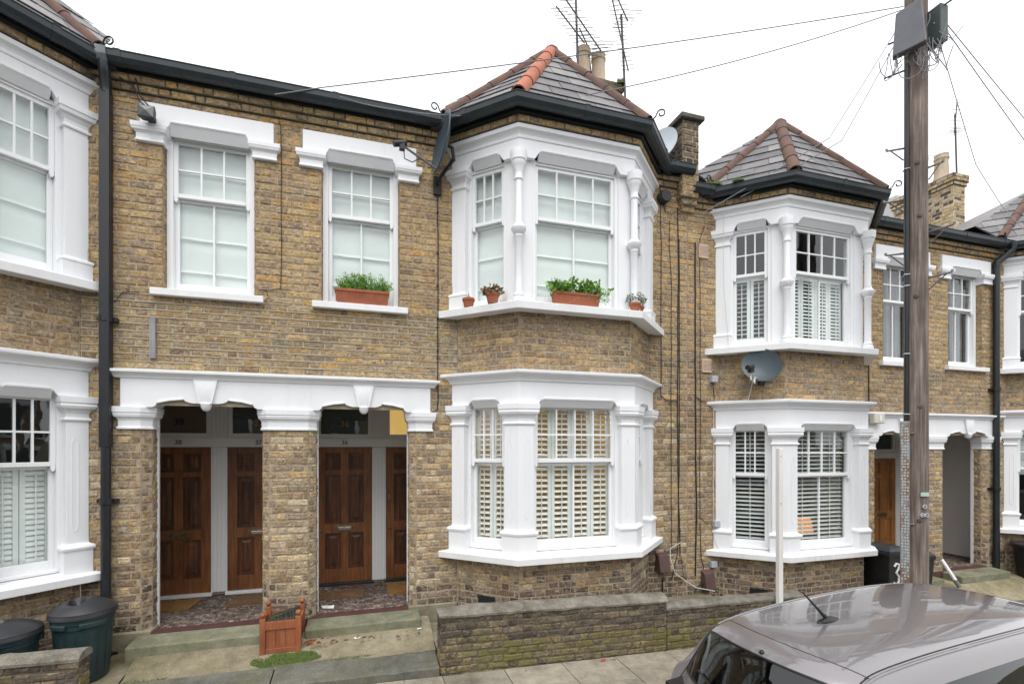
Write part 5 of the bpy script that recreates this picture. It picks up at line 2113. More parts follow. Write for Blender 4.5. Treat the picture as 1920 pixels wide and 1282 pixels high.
AG = 'television aerials on the chimneys'
ev = (1, .15, .42)
aerial((3.74, 8.15, 8.9), (3.68, 8.15, 10.75), [((3.78, 8.15, 10.10), (-.68, 0, .74), 1.3, 19, .44, ev, True), ((3.56, 8.1, 9.93), (-.62, .1, .72), .8, 11, .48, ev, False)], 'spiky television aerial with crossed booms above the left chimney pot', AG, 1)
aerial((4.70, 8.12, 8.6), (4.60, 8.12, 10.4), [((4.55, 8.1, 10.06), (-.26, 0, .97), 1.45, 19, .32, ev, False), ((4.52, 8.05, 10.55), (-.5, 0, .87), .7, 8, .36, ev, True)], 'tall thin television aerial right of the chimney pots', AG, 2)
aerial((4.22, 8.5, 8.9), (4.10, 8.5, 10.0), [((4.06, 8.5, 10.05), (-.5, 0, .85), .55, 6, .4, ev, False)], 'short television aerial standing behind the two chimney pots', AG, 3)
aerial((13.50, 8.0, 8.35), (13.42, 8.0, 10.2), [((13.45, 8, 10.15), (.12, 0, .98), .8, 9, .45, (1, 0, .18), True)], 'television aerial on a tall mast on the far right chimney', AG, 4)
aerial((12.98, 8.4, 8.6), (12.98, 8.4, 9.6), [((12.98, 8.4, 9.5), (-.15, 0, .97), .5, 6, .3, (1, 0, .18), True)], 'small television aerial left of the tall mast on the far chimney', AG, 5)


# ------------------------------------------------------------------ satellite dishes
def dish(root, c, axis, w, hgt, mat, lnb_len, wall_pt, drop=.12, up=None, rot=0.0):
    c = Vector(c)
    ax = Vector(axis).normalized()
    s = Z_AX.cross(ax).normalized()
    t = ax.cross(s)
    cr, sr = math.cos(rot), math.sin(rot)
    s, t = s * cr + t * sr, t * cr - s * sr
    rings, seg = 7, 36
    vs, fs = [], []
    for back in (0, 1):
        for i in range(rings + 1):
            q = i / rings
            for k in range(seg):
                a = 2 * math.pi * k / seg
                dep = .075 * (q * q - 1) - .012 * back
                vs.append(c + s * math.cos(a) * q * w / 2 + t * math.sin(a) * q * hgt / 2 + ax * dep)
    R1_ = (rings + 1) * seg
    for back in (0, 1):
        for i in range(rings):
            for k in range(seg):
                k2 = (k + 1) % seg
                o = back * R1_
                f = (o + i * seg + k, o + i * seg + k2, o + (i + 1) * seg + k2, o + (i + 1) * seg + k)
                fs.append(f if not back else f[::-1])
    for k in range(seg):
        k2 = (k + 1) % seg
        fs.append((rings * seg + k, rings * seg + k2, R1_ + rings * seg + k2, R1_ + rings * seg + k))
    mb = MB()
    mb.add(vs, fs, True)
    mb.build('reflector', mat, root)
    foot = c - t * hgt * .49 - ax * .01
    head = c - t * hgt * drop + ax * lnb_len
    mb = MB()
    mb.tube([foot - ax * .05, foot, foot + (head - foot) * .93 - t * .02], .013, 8)
    mb.build('arm', BOX_GREY, root)
    mb = MB()
    hd = (c - head).normalized()
    mb.tube([head - hd * .10, head - hd * .02, head], .034, 12)
    mb.tube([head, head + hd * .035, head + hd * .05], .03, 12, radii=[.03, .036, .03])
    mb.box(head.x - .03, head.x + .03, head.y - .03, head.y + .03, head.z - .075, head.z - .01)
    mb.build('receiver', BLACK, root)
    wp = Vector(wall_pt)
    mb = MB()
    mb.tube([c - ax * .08, c - ax * .15 - Z_AX * .02, c - ax * .17 - Z_AX * .16], .022, 8)
    mb.tube([c - ax * .17 - Z_AX * .14, Vector((wp.x, wp.y - .1, wp.z + .03)), wp], .02, 8)
    mb.box(wp.x - .05, wp.x + .05, wp.y - .03, wp.y, wp.z - .11, wp.z + .11)
    mb.build('bracket', BLACK, root)
    return head


r1 = thing('satellite_dish', (.85, 5.9, 5.5), 'dark satellite dish seen edge on beside the upper left of the middle bay', 'satellite dish')
hd = dish(r1, (.85, 5.70, 5.90), (-.97, -.15, .15), .62, .70, DISH, .42, (.86, 5.995, 5.52), drop=.30)
r2 = thing('satellite_dish', (5.3, 5.6, 3.3), 'dark grey satellite dish on the brick panel of the right bay', 'satellite dish')
hd2 = dish(r2, (5.28, 5.46, 3.46), (-.80, -.60, .26), .54, .46, DISH, .27, (5.42, 5.62, 3.30), drop=.34, rot=-.55)
mb = MB()
for k in range(3):
    o = .012 * k
    mb.tube([hd2 + Vector((0, 0, -.08)), hd2 + Vector((-.01 + o, 0, -.17)), hd2 + Vector((.06 + o, .02, -.20 - o)), hd2 + Vector((.12, .06, -.13)), (5.43, 5.6, 3.28)], .006, 5)
mb.tube([hd2 + Vector((.05, .02, -.19)), (5.28, 5.66, 3.12), (5.26, 5.68, 3.0), (5.20, 5.72, 2.985)], .006, 5)
mb.build('cable', CABLE_W, r2)
r3 = thing('satellite_dish', (4.2, 6.5, 6.4), 'pale satellite dish tucked behind the middle bay beside the parapet', 'satellite dish')
dish(r3, (4.05, 6.02, 6.64), (-.72, -.62, .3), .44, .56, DISH_PALE, .2, (4.285, 6.35, 6.60), drop=.45, rot=-.2)
mb = MB()
mb.tube([hd + Vector((.02, .02, -.06)), hd + Vector((.03, .05, -.14)), hd + Vector((.12, .08, -.15)), hd + Vector((.2, .09, -.09))], .006, 5)
mb.build('cable', CABLE, r1)


# ------------------------------------------------------------------ small things fixed to the fronts (parts of their houses)
def wall_cable(house, pts, r=.006, mat=None, name='wall_cable'):
    mb = MB()
    q = []
    pts = [Vector(p) for p in pts]
    for i in range(len(pts) - 1):      # a little slack between clips
        n = max(1, int((pts[i + 1] - pts[i]).length / .25))
        for k in range(n):
            p = pts[i].lerp(pts[i + 1], k / n)
            w = .008 if 0 < k else 0
            q.append(p + Vector((mnoise.noise(p * 3.1) * w * 1.4, 0, 0)))
    q.append(pts[-1])
    mb.tube(q, r * .72, 6)
    return mb.build(name, mat or CABLE, house)


Y = 5.988
wall_cable(houseB, [(.862, Y, 5.40), (.862, Y, 3.2), (.868, Y, 2.9), (.855, Y, 2.78), (.80, Y, 2.74)], .009)
wall_cable(houseB, [(4.02, Y, 5.95), (4.03, Y, 3.3), (4.02, Y, 3.05), (4.12, Y, 2.98)], .007)
wall_cable(houseB, [(4.17, Y, 5.55), (4.16, Y, 5.2), (4.20, Y, 4.6), (4.19, Y, 3.2), (4.2, Y, .9)], .006)
wall_cable(houseB, [(4.30, Y, 5.75), (4.315, Y, 5.0), (4.30, Y, 3.0), (4.315, Y, 1.8), (4.34, Y, .75)], .010)
wall_cable(houseB, [(4.325, Y, 5.3), (4.335, Y, 3.6), (4.33, Y, 2.0), (4.30, Y, .8), (4.2, Y, .42)], .007)
wall_cable(houseB, [(4.10, Y, 2.98), (4.29, Y, 2.97), (4.31, Y, 2.8)], .008)
wall_cable(houseC, [(4.60, Y, 5.28), (4.60, Y, 3.0), (4.62, Y, 1.6), (4.60, Y, .45)], .013)
wall_cable(houseC, [(4.76, Y, 5.55), (4.68, Y, 5.35), (4.685, Y, 3.3), (4.68, Y, 1.3), (4.82, Y, 1.18)], .006)
wall_cable(houseC, [(4.60, Y, 3.15), (4.61, Y, 3.05), (4.70, Y, 2.98), (4.8, Y, 2.98)], .007)
wall_cable(houseC, [(4.90, Y, 3.27), (4.93, Y, 3.05), (4.91, Y, 2.9)], .006)
wall_cable(houseC, [(5.0, 5.93, 5.9), (4.985, 5.86, 5.6), (4.99, 5.86, 4.6), (5.04, 5.84, 3.95), (5.02, 5.8, 3.7)], .006, CABLE_W)
wall_cable(houseC, [(4.905, 5.97, 2.95), (4.905, 5.97, 1.0), (4.95, 5.93, .83)], .007, CABLE_W)
wall_cable(houseC, [(7.99, Y, 5.3), (7.985, Y, 4.0), (7.99, Y, 2.8)], .011)
wall_cable(houseC, [(4.68, Y, 1.2), (4.70, Y, .7), (4.75, Y, .52)], .007)
wall_cable(houseB, [(4.02, 5.93, .62), (4.01, 5.9, .45), (4.1, 5.88, .38), (4.34, 5.9, .42), (4.36, Y, .75)], .005)
wall_cable(houseB, [(4.36, Y, .95), (4.15, 5.95, .88), (4.12, 5.9, .75), (4.16, 5.85, .55), (4.42, 5.75, .36), (4.7, 5.7, .3)], .007, CABLE_W)
wall_cable(houseB, [(4.05, Y, .45), (4.05, Y, .25)], .012)
wall_cable(houseC, [(4.80, 5.95, .36), (4.62, 5.92, .33), (4.5, 5.88, .25)], .014)
wall_cable(houseB, [(-.93, Y, 6.02), (-.90, Y, 5.92), (-.895, Y, 4.35), (-.90, Y, 4.1), (-1.0, Y, 4.07), (-1.13, Y, 4.065)], .006)
wall_cable(houseA, [(-1.13, 5.98, 4.065), (-1.04, 5.96, 4.05), (-1.02, 5.96, 3.97), (-1.09, 5.97, 3.92)], .005)
wall_cable(houseA, [(-2.40, 5.93, 6.10), (-2.27, 5.92, 6.02), (-2.23, 5.94, 5.9), (-2.15, 5.92, 5.83)], .010)
wall_cable(houseA, [(-2.26, 5.93, 6.12), (-2.22, 5.94, 5.95), (-2.12, 5.93, 5.83)], .010)
wall_cable(houseA, [(-2.46, 5.97, 3.80), (-2.40, Y, 3.92), (-2.25, Y, 3.94)], .005)
wall_cable(houseB, [(4.04, Y, 5.93), (4.0, Y, 5.98), (3.96, Y, 6.05)], .008)
wall_cable(houseB, [(4.06, Y, 5.76), (4.1, Y, 5.66), (4.2, Y, 5.64), (4.45, 5.84, 5.78), (4.6, 5.8, 5.9)], .007)
wall_cable(houseB, [(4.1, Y, 5.85), (4.25, 5.9, 5.88), (4.55, 5.82, 5.83)], .007)
for hh, pts in ((houseB, [(.862, 5.985, z) for z in (5.2, 4.7, 4.3, 3.9, 3.5)]), ):
    for p in pts:
        mb = MB()
        mb.box(p[0] - .012, p[0] + .012, p[1] - .01, p[1] + .012, p[2] - .008, p[2] + .008)
        mb.build('cable_clip', CABLE, hh)


def small_box(house, name, x0, x1, z0, z1, y0, y1, mat, bevel=.006, label=None):
    mb = MB()
    mb.box(x0, x1, y0, y1, z0, z1)
    return mb.build(name, mat, house, bevel=bevel, label=label)


mb = MB()
mb.tube([(4.05, 6.0, 5.84), (4.05, 5.90, 5.84), (4.05, 5.885, 5.84)], .088, 24, radii=[.088, .088, .078])
mb.build('vent_cowl', BLACK, houseB)
for hh, x, z in ((houseC, 4.745, 5.17), (houseC, 4.80, 3.505)):
    v = small_box(hh, 'air_brick', x - .085, x + .075, z - .10, z + .10, 5.975, 6.01, VENT_T, .004)
    for i in range(8):
        for k in range(8):
            mb = MB()
            mb.box(x - .068 + i * .0185, x - .060 + i * .0185, 5.9735, 5.976, z - .07 + k * .019, z - .061 + k * .019)
            mb.build('air_hole', BLACK, v)
for x, z, y in ((4.90, 3.31, 5.93), (4.95, 1.19, 5.94), (4.90, .60, 5.94)):
    small_box(houseC, 'junction_box', x - .05, x + .05, z - .045, z + .045, y, 6.0, BOX_PALE)
def meter_box(house, x, z):
    mb = MB()
    F = Fr(x, 5.99)
    w, h2 = .085, .13
    mb.hexa([F.p(-w, z - h2, .13), F.p(w, z - h2, .13), F.p(w, z - h2, 0), F.p(-w, z - h2, 0), F.p(-w, z + h2 - .04, .085), F.p(w, z + h2 - .04, .085), F.p(w, z + h2, 0), F.p(-w, z + h2, 0)])
    return mb.build('meter_box', BOX_BROWN, house, bevel=.008)
meter_box(houseB, 4.02, .70)
meter_box(houseC, 4.78, .40)
mb = MB()
mb.lathe((4.80, 5.92, .2), [(.012, 0), (.016, .03), (.012, .06), (.012, .10)], 10)
mb.build('gas_cock', pm('yellow_tag', (.5, .32, .03), .5), houseC)
small_box(houseB, 'socket_box', 3.66, 3.70, .50, .63, 6.02 - .15, 6.02 - .10, BOX_CREAM)
for i, (hh, cx) in enumerate(((houseB, 2.47), (houseC, 6.39))):
    zo = 0 if i == 0 else ZO
    F = Fr(cx - 1.36, 6.0, .62, -.58)
    a = .30 if i == 0 else .40
    g = bpy.data.objects.new('air_grille', None)
    put(g, F.p(a, .42 + zo, 0), hh)
    z0, z1 = .405 + zo, .52 + zo
    mb = MB()
    mb.fbox(F, a, a + .235, z0, z1, -.02, .004)
    mb.build('back_plate', BLACK, g)
    for k in range(9):
        mb = MB()
        mb.fbox(F, a + .006 + k * .0275, a + .013 + k * .0275, z0, z1, .004, .011)
        mb.build('grille_bar', GUTTER, g)
    for k in range(5):
        mb = MB()
        mb.fbox(F, a, a + .235, z0 + k * .027, z0 + .006 + k * .027, .004, .0095)
        mb.build('grille_bar', GUTTER, g)
# alarm box and pipe stubs by the right porch
ab = small_box(houseC, 'alarm_box', 7.94, 8.18, 2.70, 2.87, 5.86, 5.95, BOX_CREAM, .015)
small_box(houseC, 'alarm_lens', 8.05, 8.10, 2.74, 2.83, 5.853, 5.861, WHITE, .003)
small_box(houseC, 'meter_cabinet', 8.95, 9.20, 2.05, 2.5, 7.05, 7.2, BOX_CREAM, .02)
for (x, z0, z1, mt) in ((8.02, .02, .30, GALV), ):
    mb = MB()
    mb.tube([(x, 5.93, z0), (x, 5.93, z1)], .028, 12)
    mb.build('drain_pipe', mt, houseC)
mb = MB()
mb.tube([(9.46, 5.62, .07), (9.40, 5.80, .40)], .028, 12)
mb.build('waste_pipe', WHITE_SILL, houseD)
mb = MB()
mb.tube([(9.475, 5.58, -.02), (9.455, 5.635, .09)], .034, 12)
mb.build('waste_pipe_socket', BOX_GREY, houseD)
# batten on the wall over the left porch
bt = MB()
bt.fbox(F0, -2.155, -2.10, 3.25, 3.685, .001, .03)
bt.build('timber_batten', BATTEN, houseA, bevel=.003)
# floodlight
fl = bpy.data.objects.new('flood_light', None)
put(fl, (-2.13, 5.9, 5.75), houseA)
mb = MB()
mb.hexa([(-2.20, 5.80, 5.665), (-2.05, 5.80, 5.665), (-2.07, 5.90, 5.68), (-2.18, 5.90, 5.68), (-2.20, 5.82, 5.80), (-2.05, 5.82, 5.80), (-2.07, 5.91, 5.785), (-2.18, 5.91, 5.785)])
mb.build('lamp_body', BLACK, fl, bevel=.005)
mb = MB()
mb.add([(-2.19, 5.7985, 5.675), (-2.06, 5.7985, 5.675), (-2.06, 5.8165, 5.79), (-2.19, 5.8165, 5.79), (-2.125, 5.79, 5.735)], [(0, 1, 4), (1, 2, 4), (2, 3, 4), (3, 0, 4)])
mb.build('lens', pm('lens_dark', (.05, .06, .065), .15), fl)
mb = MB()
mb.box(-2.16, -2.09, 5.90, 5.97, 5.71, 5.76)
mb.build('bracket', BLACK, fl)


# downpipes
def downpipe(house, x, y, z0, z1, r, head, square=False):
    p = bpy.data.objects.new('downpipe', None)
    put(p, (x, y, z0), house)
    mb = MB()
    if square:
        mb.box(x - r, x + r, y - r, y + r, z0 + 2.2, z1)
        mb.tube([(x, y, z0), (x, y, z0 + 2.25)], r, 14)
    else:
        mb.tube([(x, y, z0), (x, y, z1)], r, 14)
    mb.build('pipe', PIPE, p, bevel=.004 if square else 0)
    for z in (z0 + .08, z0 + 1.65, (z0 + z1) / 2 + .6):
        mb = MB()
        mb.tube([(x, y, z - .035), (x, y, z - .03), (x, y, z + .03), (x, y, z + .035)], r * 1.25, 14, radii=[r * 1.05, r * 1.28, r * 1.28, r * 1.05])
        mb.box(x - r * 2.0, x + r * 2.0, y + .02, y + .08, z - .02, z + .02)
        mb.build('pipe_collar', PIPE, p)
    hx, hy, hz = head
    mb = MB()
    mb.tube([(x, y, z1 - .02), (x, y, z1 + .05), (hx, hy + .02, hz - .12), (hx, hy, hz - .04), (hx, hy, hz + .03)], r * 1.15, 14)
    mb.build('swan_neck', PIPE, p)
    return p


downpipe(houseA, -2.515, 5.93, .12, 5.93, .044, (-2.50, 5.85, 6.2), True)
downpipe(houseD, 11.04, 5.93, -.1, 5.62, .05, (11.22, 5.78, 5.98))
# grey sleeve of tape where the left pipe meets the gutter
mb = MB()
mb.sweep([(-2.545, 6.0), (-2.455, 6.0)], [(.07, 6.27), (.075, 6.20), (.10, 6.17), (.145, 6.155), (.19, 6.17), (.222, 6.215), (.228, 6.29), (.06, 6.29)])
mb.build('gutter_tape', LEAD, houseA, fix=True)

# doormats
mats_ = (('doormat', -2.72, -2.0, 6.69, 7.10, COIR, 'plain coir doormat in front of door 38', 0), ('doormat', -1.62, -.94, 6.70, 7.08, COIR_D, 'brown coir doormat in front of door 37', 1),
         ('doormat', -.66, .0, 6.62, 6.94, COIR_D, 'worn coir doormat with leaves in front of door 36', 2), ('doormat', .30, .96, 6.62, 7.17, COIR, 'ginger coir doormat in front of the far right door of the porch', 3))
for nm, x0, x1, y0, y1, mt, lb, k in mats_:
    rr = random.Random(k)
    mb = MB()
    n = 10
    vs = []
    sk_ = .03 if k < 3 else 0
    for i in range(n + 1):
        for j in range(6):
            x = x0 + (x1 - x0) * i / n + sk_ * (j / 5 - .5) * (1 if k < 2 else .8)
            y = y0 + (y1 - y0) * j / 5
            vs.append((x, y, .383 + rr.uniform(-.001, .002)))
    fs = [(i * 6 + j, (i + 1) * 6 + j, (i + 1) * 6 + j + 1, i * 6 + j + 1) for i in range(n) for j in range(5)]
    mb.add(vs, fs)
    mb.hexa([(x0 - sk_ / 2, y0, .3665), (x1 - sk_ / 2, y0, .3665), (x1 + sk_ / 2, y1, .3665), (x0 + sk_ / 2, y1, .3665), (x0 - sk_ / 2, y0, .381), (x1 - sk_ / 2, y0, .381), (x1 + sk_ / 2, y1, .381), (x0 + sk_ / 2, y1, .381)])
    mb.build(nm, mt, label=lb, cat='doormat', group='doormats in the porches')


# ------------------------------------------------------------------ plants
def leaves(mb, r, c, rad, n, size, up=.5, droop=0.0, aspect=.5):
    c = Vector(c)
    for _ in range(n):
        while True:
            p = Vector((r.uniform(-1, 1), r.uniform(-1, 1), r.uniform(-1, 1)))
            if p.length < 1:
                break
        q = c + Vector((p.x * rad[0], p.y * rad[1], p.z * rad[2]))
        d = Vector((p.x + r.uniform(-.6, .6), p.y + r.uniform(-.6, .6), up + r.uniform(-.5, .6) - droop)).normalized()
        s = d.cross(Vector((r.uniform(-1, 1), r.uniform(-1, 1), r.uniform(-1, 1)))).normalized()
        nn = s.cross(d)
        L = size * r.uniform(.6, 1.25)
        wd = L * aspect
        mb.add([q, q + d * L * .45 + s * wd * .5 + nn * L * .06, q + d * L * .8 + s * wd * .3, q + d * L - nn * L * .12, q + d * L * .8 - s * wd * .3, q + d * L * .45 - s * wd * .5 + nn * L * .06], [(0, 1, 2, 3, 4, 5)])


def trough(root, x0, x1, y0, y1, z0, hgt, mat, flutes=0, flare=.02):
    mb = MB()
    mb.loft(rect(x0 + flare, x1 - flare, y0 + flare, y1 - flare), [(z0, 0), (z0 + hgt * .8, flare * .85), (z0 + hgt * .82, flare * 1.3), (z0 + hgt, flare * 1.4), (z0 + hgt, flare * .7), (z0 + hgt * .9, flare * .6)])
    b = mb.build('trough', mat, root, bevel=.003)
    if flutes:
        F = Fr(x0, y0)
        w = (x1 - x0) / flutes
        for k in range(flutes):
            a = w * (k + .5)
            mb = MB()
            mb.hexa([F.p(a - w * .32, z0 + .02, -flare + .004), F.p(a + w * .32, z0 + .02, -flare + .004), F.p(a + w * .32, z0 + .02, -flare - .012), F.p(a - w * .32, z0 + .02, -flare - .012), F.p(a - w * .32, z0 + hgt * .74, .003), F.p(a + w * .32, z0 + hgt * .74, .003), F.p(a + w * .32, z0 + hgt * .74, -.015), F.p(a - w * .32, z0 + hgt * .74, -.015)])
            mb.build('flute', mat, root)
    mb = MB()
    mb.box(x0 + .012, x1 - .012, y0 + .012, y1 - .012, z0 + hgt * .85, z0 + hgt * .92)
    mb.build('soil', SOIL, root)


rg = random.Random(31)
# window box of feathery herbs on the single window's sill
t = thing('window_box', (.0, 5.985, 3.988), 'ribbed terracotta window box full of feathery green herbs on the single sill', 'window box')
trough(t, -.325, .275, 5.945, 6.085, 3.989, .165, TERRA, 16, .022)
mb = MB()
for _ in range(150):      # thin arching stems with fine leaflets
    x0, y0 = rg.uniform(-.25, .26), rg.uniform(5.97, 6.06)
    lean = Vector((rg.uniform(-.35, .35) + x0 * .7, rg.uniform(-.35, .2), 1)).normalized()
    L = rg.uniform(.10, .24) * (1.0 if -.2 < x0 < .2 else .75)
    p = Vector((x0, y0, 4.13))
    for k in range(12):
        q = p + lean * L * (k + 1) / 12 + Vector((lean.x, lean.y, -.25)) * .05 * (k / 12) ** 2
        leaves(mb, rg, q, (.018, .018, .012), 3, .026, .6, 0, .32)
mb.build('foliage', LEAF, t)
# long trough of salad leaves on the bay
t = thing('window_box', (2.5, 5.3, 4.0), 'limed terracotta trough of broad salad leaves on the middle bay sill', 'window box')
trough(t, 2.13, 2.71, 5.275, 5.42, 3.99, .15, TERRA_OLD, 0, .018)
mb = MB()
for _ in range(95):
    x0, y0 = rg.uniform(2.12, 2.73), rg.uniform(5.29, 5.40)
    L = rg.uniform(.07, .19)
    lean = Vector((rg.uniform(-.6, .6) + (x0 - 2.42) * 1.2, rg.uniform(-.7, .15), rg.uniform(.5, 1))).normalized()
    p = Vector((x0, y0, 4.125))
    tip = p + lean * L
    mb.tube([p, p + lean * L * .5 + Z_AX * .01, tip], .0022, 4, False)
    leaves(mb, rg, tip, (.02, .02, .015), 3, .062, .15, .25, .62)
    leaves(mb, rg, p + lean * L * .6, (.03, .02, .02), 3, .04, .3, .1, .5)
for _ in range(90):
    leaves(mb, rg, (rg.uniform(2.08, 2.30), rg.uniform(5.27, 5.38), rg.uniform(4.10, 4.26)), (.03, .03, .03), 4, .03, .5, 0, .4)
for _ in range(60):
    leaves(mb, rg, (rg.uniform(2.55, 2.82), rg.uniform(5.25, 5.36), rg.uniform(4.05, 4.2)), (.03, .03, .03), 4, .03, .3, .3, .4)
mb.build('foliage', LEAF, t)


def flower_pot(c, r, hgt, label, fol=None, n=0, rad=None, size=.04, saucer=False, mat=None):
    t = thing('flower_pot', c, label, 'flower pot', 'terracotta flower pots on the middle bay sill')
    mb = MB()
    mb.lathe(c, [(r * .68, 0), (r * .9, hgt * .72), (r * 1.0, hgt * .73), (r * 1.02, hgt * .98), (r * .98, hgt), (r * .9, hgt), (r * .86, hgt * .85)], 24)
    mb.build('pot', mat or TERRA_OLD, t)
    mb = MB()
    mb.lathe(c, [(0, hgt * .86), (r * .87, hgt * .84)], 16)
    mb.build('soil', SOIL, t)
    mb = MB()
    if fol is not None:
        leaves(mb, rg, (c[0] + (.03 if n > 300 else 0), c[1] + (.03 if n > 300 else 0), c[2] + hgt * (1.15 if n < 300 else 1.6)), rad, n, size, .3, .1, .6)
        mb.build('foliage', fol, t)
    else:
        mb.tube([(c[0], c[1], c[2] + hgt * .84), (c[0] + .008, c[1], c[2] + hgt * 1.3), (c[0] + .004, c[1] + .005, c[2] + hgt * 1.65)], .005, 5)
        mb.build('bare_stem', SOIL, t)
    return t


flower_pot((1.20, 5.76, 3.998), .075, .105, 'small terracotta pot with only a bare stem beside the white pilaster')
flower_pot((1.44, 5.53, 3.998), .082, .125, 'terracotta pot of red tinged leaves left of the white column', LEAF_M, 190, (.115, .10, .05), .045, False, TERRA)
flower_pot((3.215, 5.335, 3.998), .075, .10, 'terracotta pot with a bushy dull green plant at the right end of the sill', LEAF_D, 420, (.13, .11, .085), .024)
flower_pot((3.325, 5.415, 3.998), .06, .09, 'half hidden terracotta pot behind the bushy plant at the sill end', LEAF_D, 90, (.07, .07, .06), .022)

# wooden planter with knobbed posts
t = thing('wooden_planter', (-.835, 5.78, .2), 'stained square wooden planter with round knobs and green shoots by the brick pillar', 'planter')
x0, x1, y0, y1, zb, zt = -1.03, -.64, 5.53, 5.90, .185, .515
for x in (x0 + .025, x1 - .025):
    for y in (y0 + .025, y1 - .025):
        top = zt + (.035 if y < 5.7 else .06)
        mb = MB()
        mb.box(x - .027, x + .027, y - .027, y + .027, zb - .05, top)
        p = mb.build('corner_post', PLANTER_WOOD, t, bevel=.004)
        mb = MB()
        mb.lathe((x, y, top - .002), [(.012, 0), (.014, .012), (.026, .022), (.031, .038), (.026, .054), (.012, .064), (0, .066)], 14)
        mb.build('knob', PLANTER_WOOD, p)
for F, L in ((Fr(x0, y0 + .01), x1 - x0), (Fr(x1 - .01, y0, 0, 1), y1 - y0), (Fr(x1, y1 - .01, -1, 0), x1 - x0), (Fr(x0 + .01, y1, 0, -1), y1 - y0)):
    mb = MB()
    mb.fbox(F, .052, L - .052, zt - .085, zt, -.012, .008)
    mb.build('top_rail', PLANTER_WOOD, t, bevel=.003)
    mb = MB()
    mb.fbox(F, .052, L - .052, zb, zb + .05, -.012, .006)
    mb.build('bottom_rail', PLANTER_WOOD, t, bevel=.003)
    n = 3
    for k in range(n):
        a = .052 + (L - .104) * k / n
        mb = MB()
        mb.fbox(F, a + .001, a + (L - .104) / n - .001, zb + .05, zt - .085, -.014, -.006)
        mb.build('side_board', PLANTER_WOOD, t, bevel=.002)
mb = MB()
mb.box(x0 + .03, x1 - .03, y0 + .03, y1 - .03, zt - .1, zt - .045)
mb.build('soil', SOIL, t)
mb = MB()
mb.hexa([(x0 + .06, y1 - .12, zt - .05), (x1 - .05, y1 - .12, zt - .05), (x1 - .05, y1 - .04, zt - .05), (x0 + .06, y1 - .04, zt - .05), (x0 + .06, y1 - .10, zt - .03), (x1 - .05, y1 - .10, zt + .05), (x1 - .05, y1 - .05, zt + .05), (x0 + .06, y1 - .05, zt - .03)])
mb.build('liner', BLACK, t)
mb = MB()
for _ in range(34):
    x, y = rg.uniform(x0 + .06, x1 - .05), rg.uniform(y0 + .05, y1 - .10)
    L = rg.uniform(.04, .12)
    d = Vector((rg.uniform(-.22, .22), rg.uniform(-.15, .15), 1)).normalized()
    s = Vector((.0026, 0, 0))
    p = Vector((x, y, zt - .05))
    mb.add([p - s, p + s, p + d * L * .6 + s * .8, p + d * L, p + d * L * .6 - s * .8], [(0, 1, 2, 3, 4)])
mb.build('foliage', LEAF_D, t)


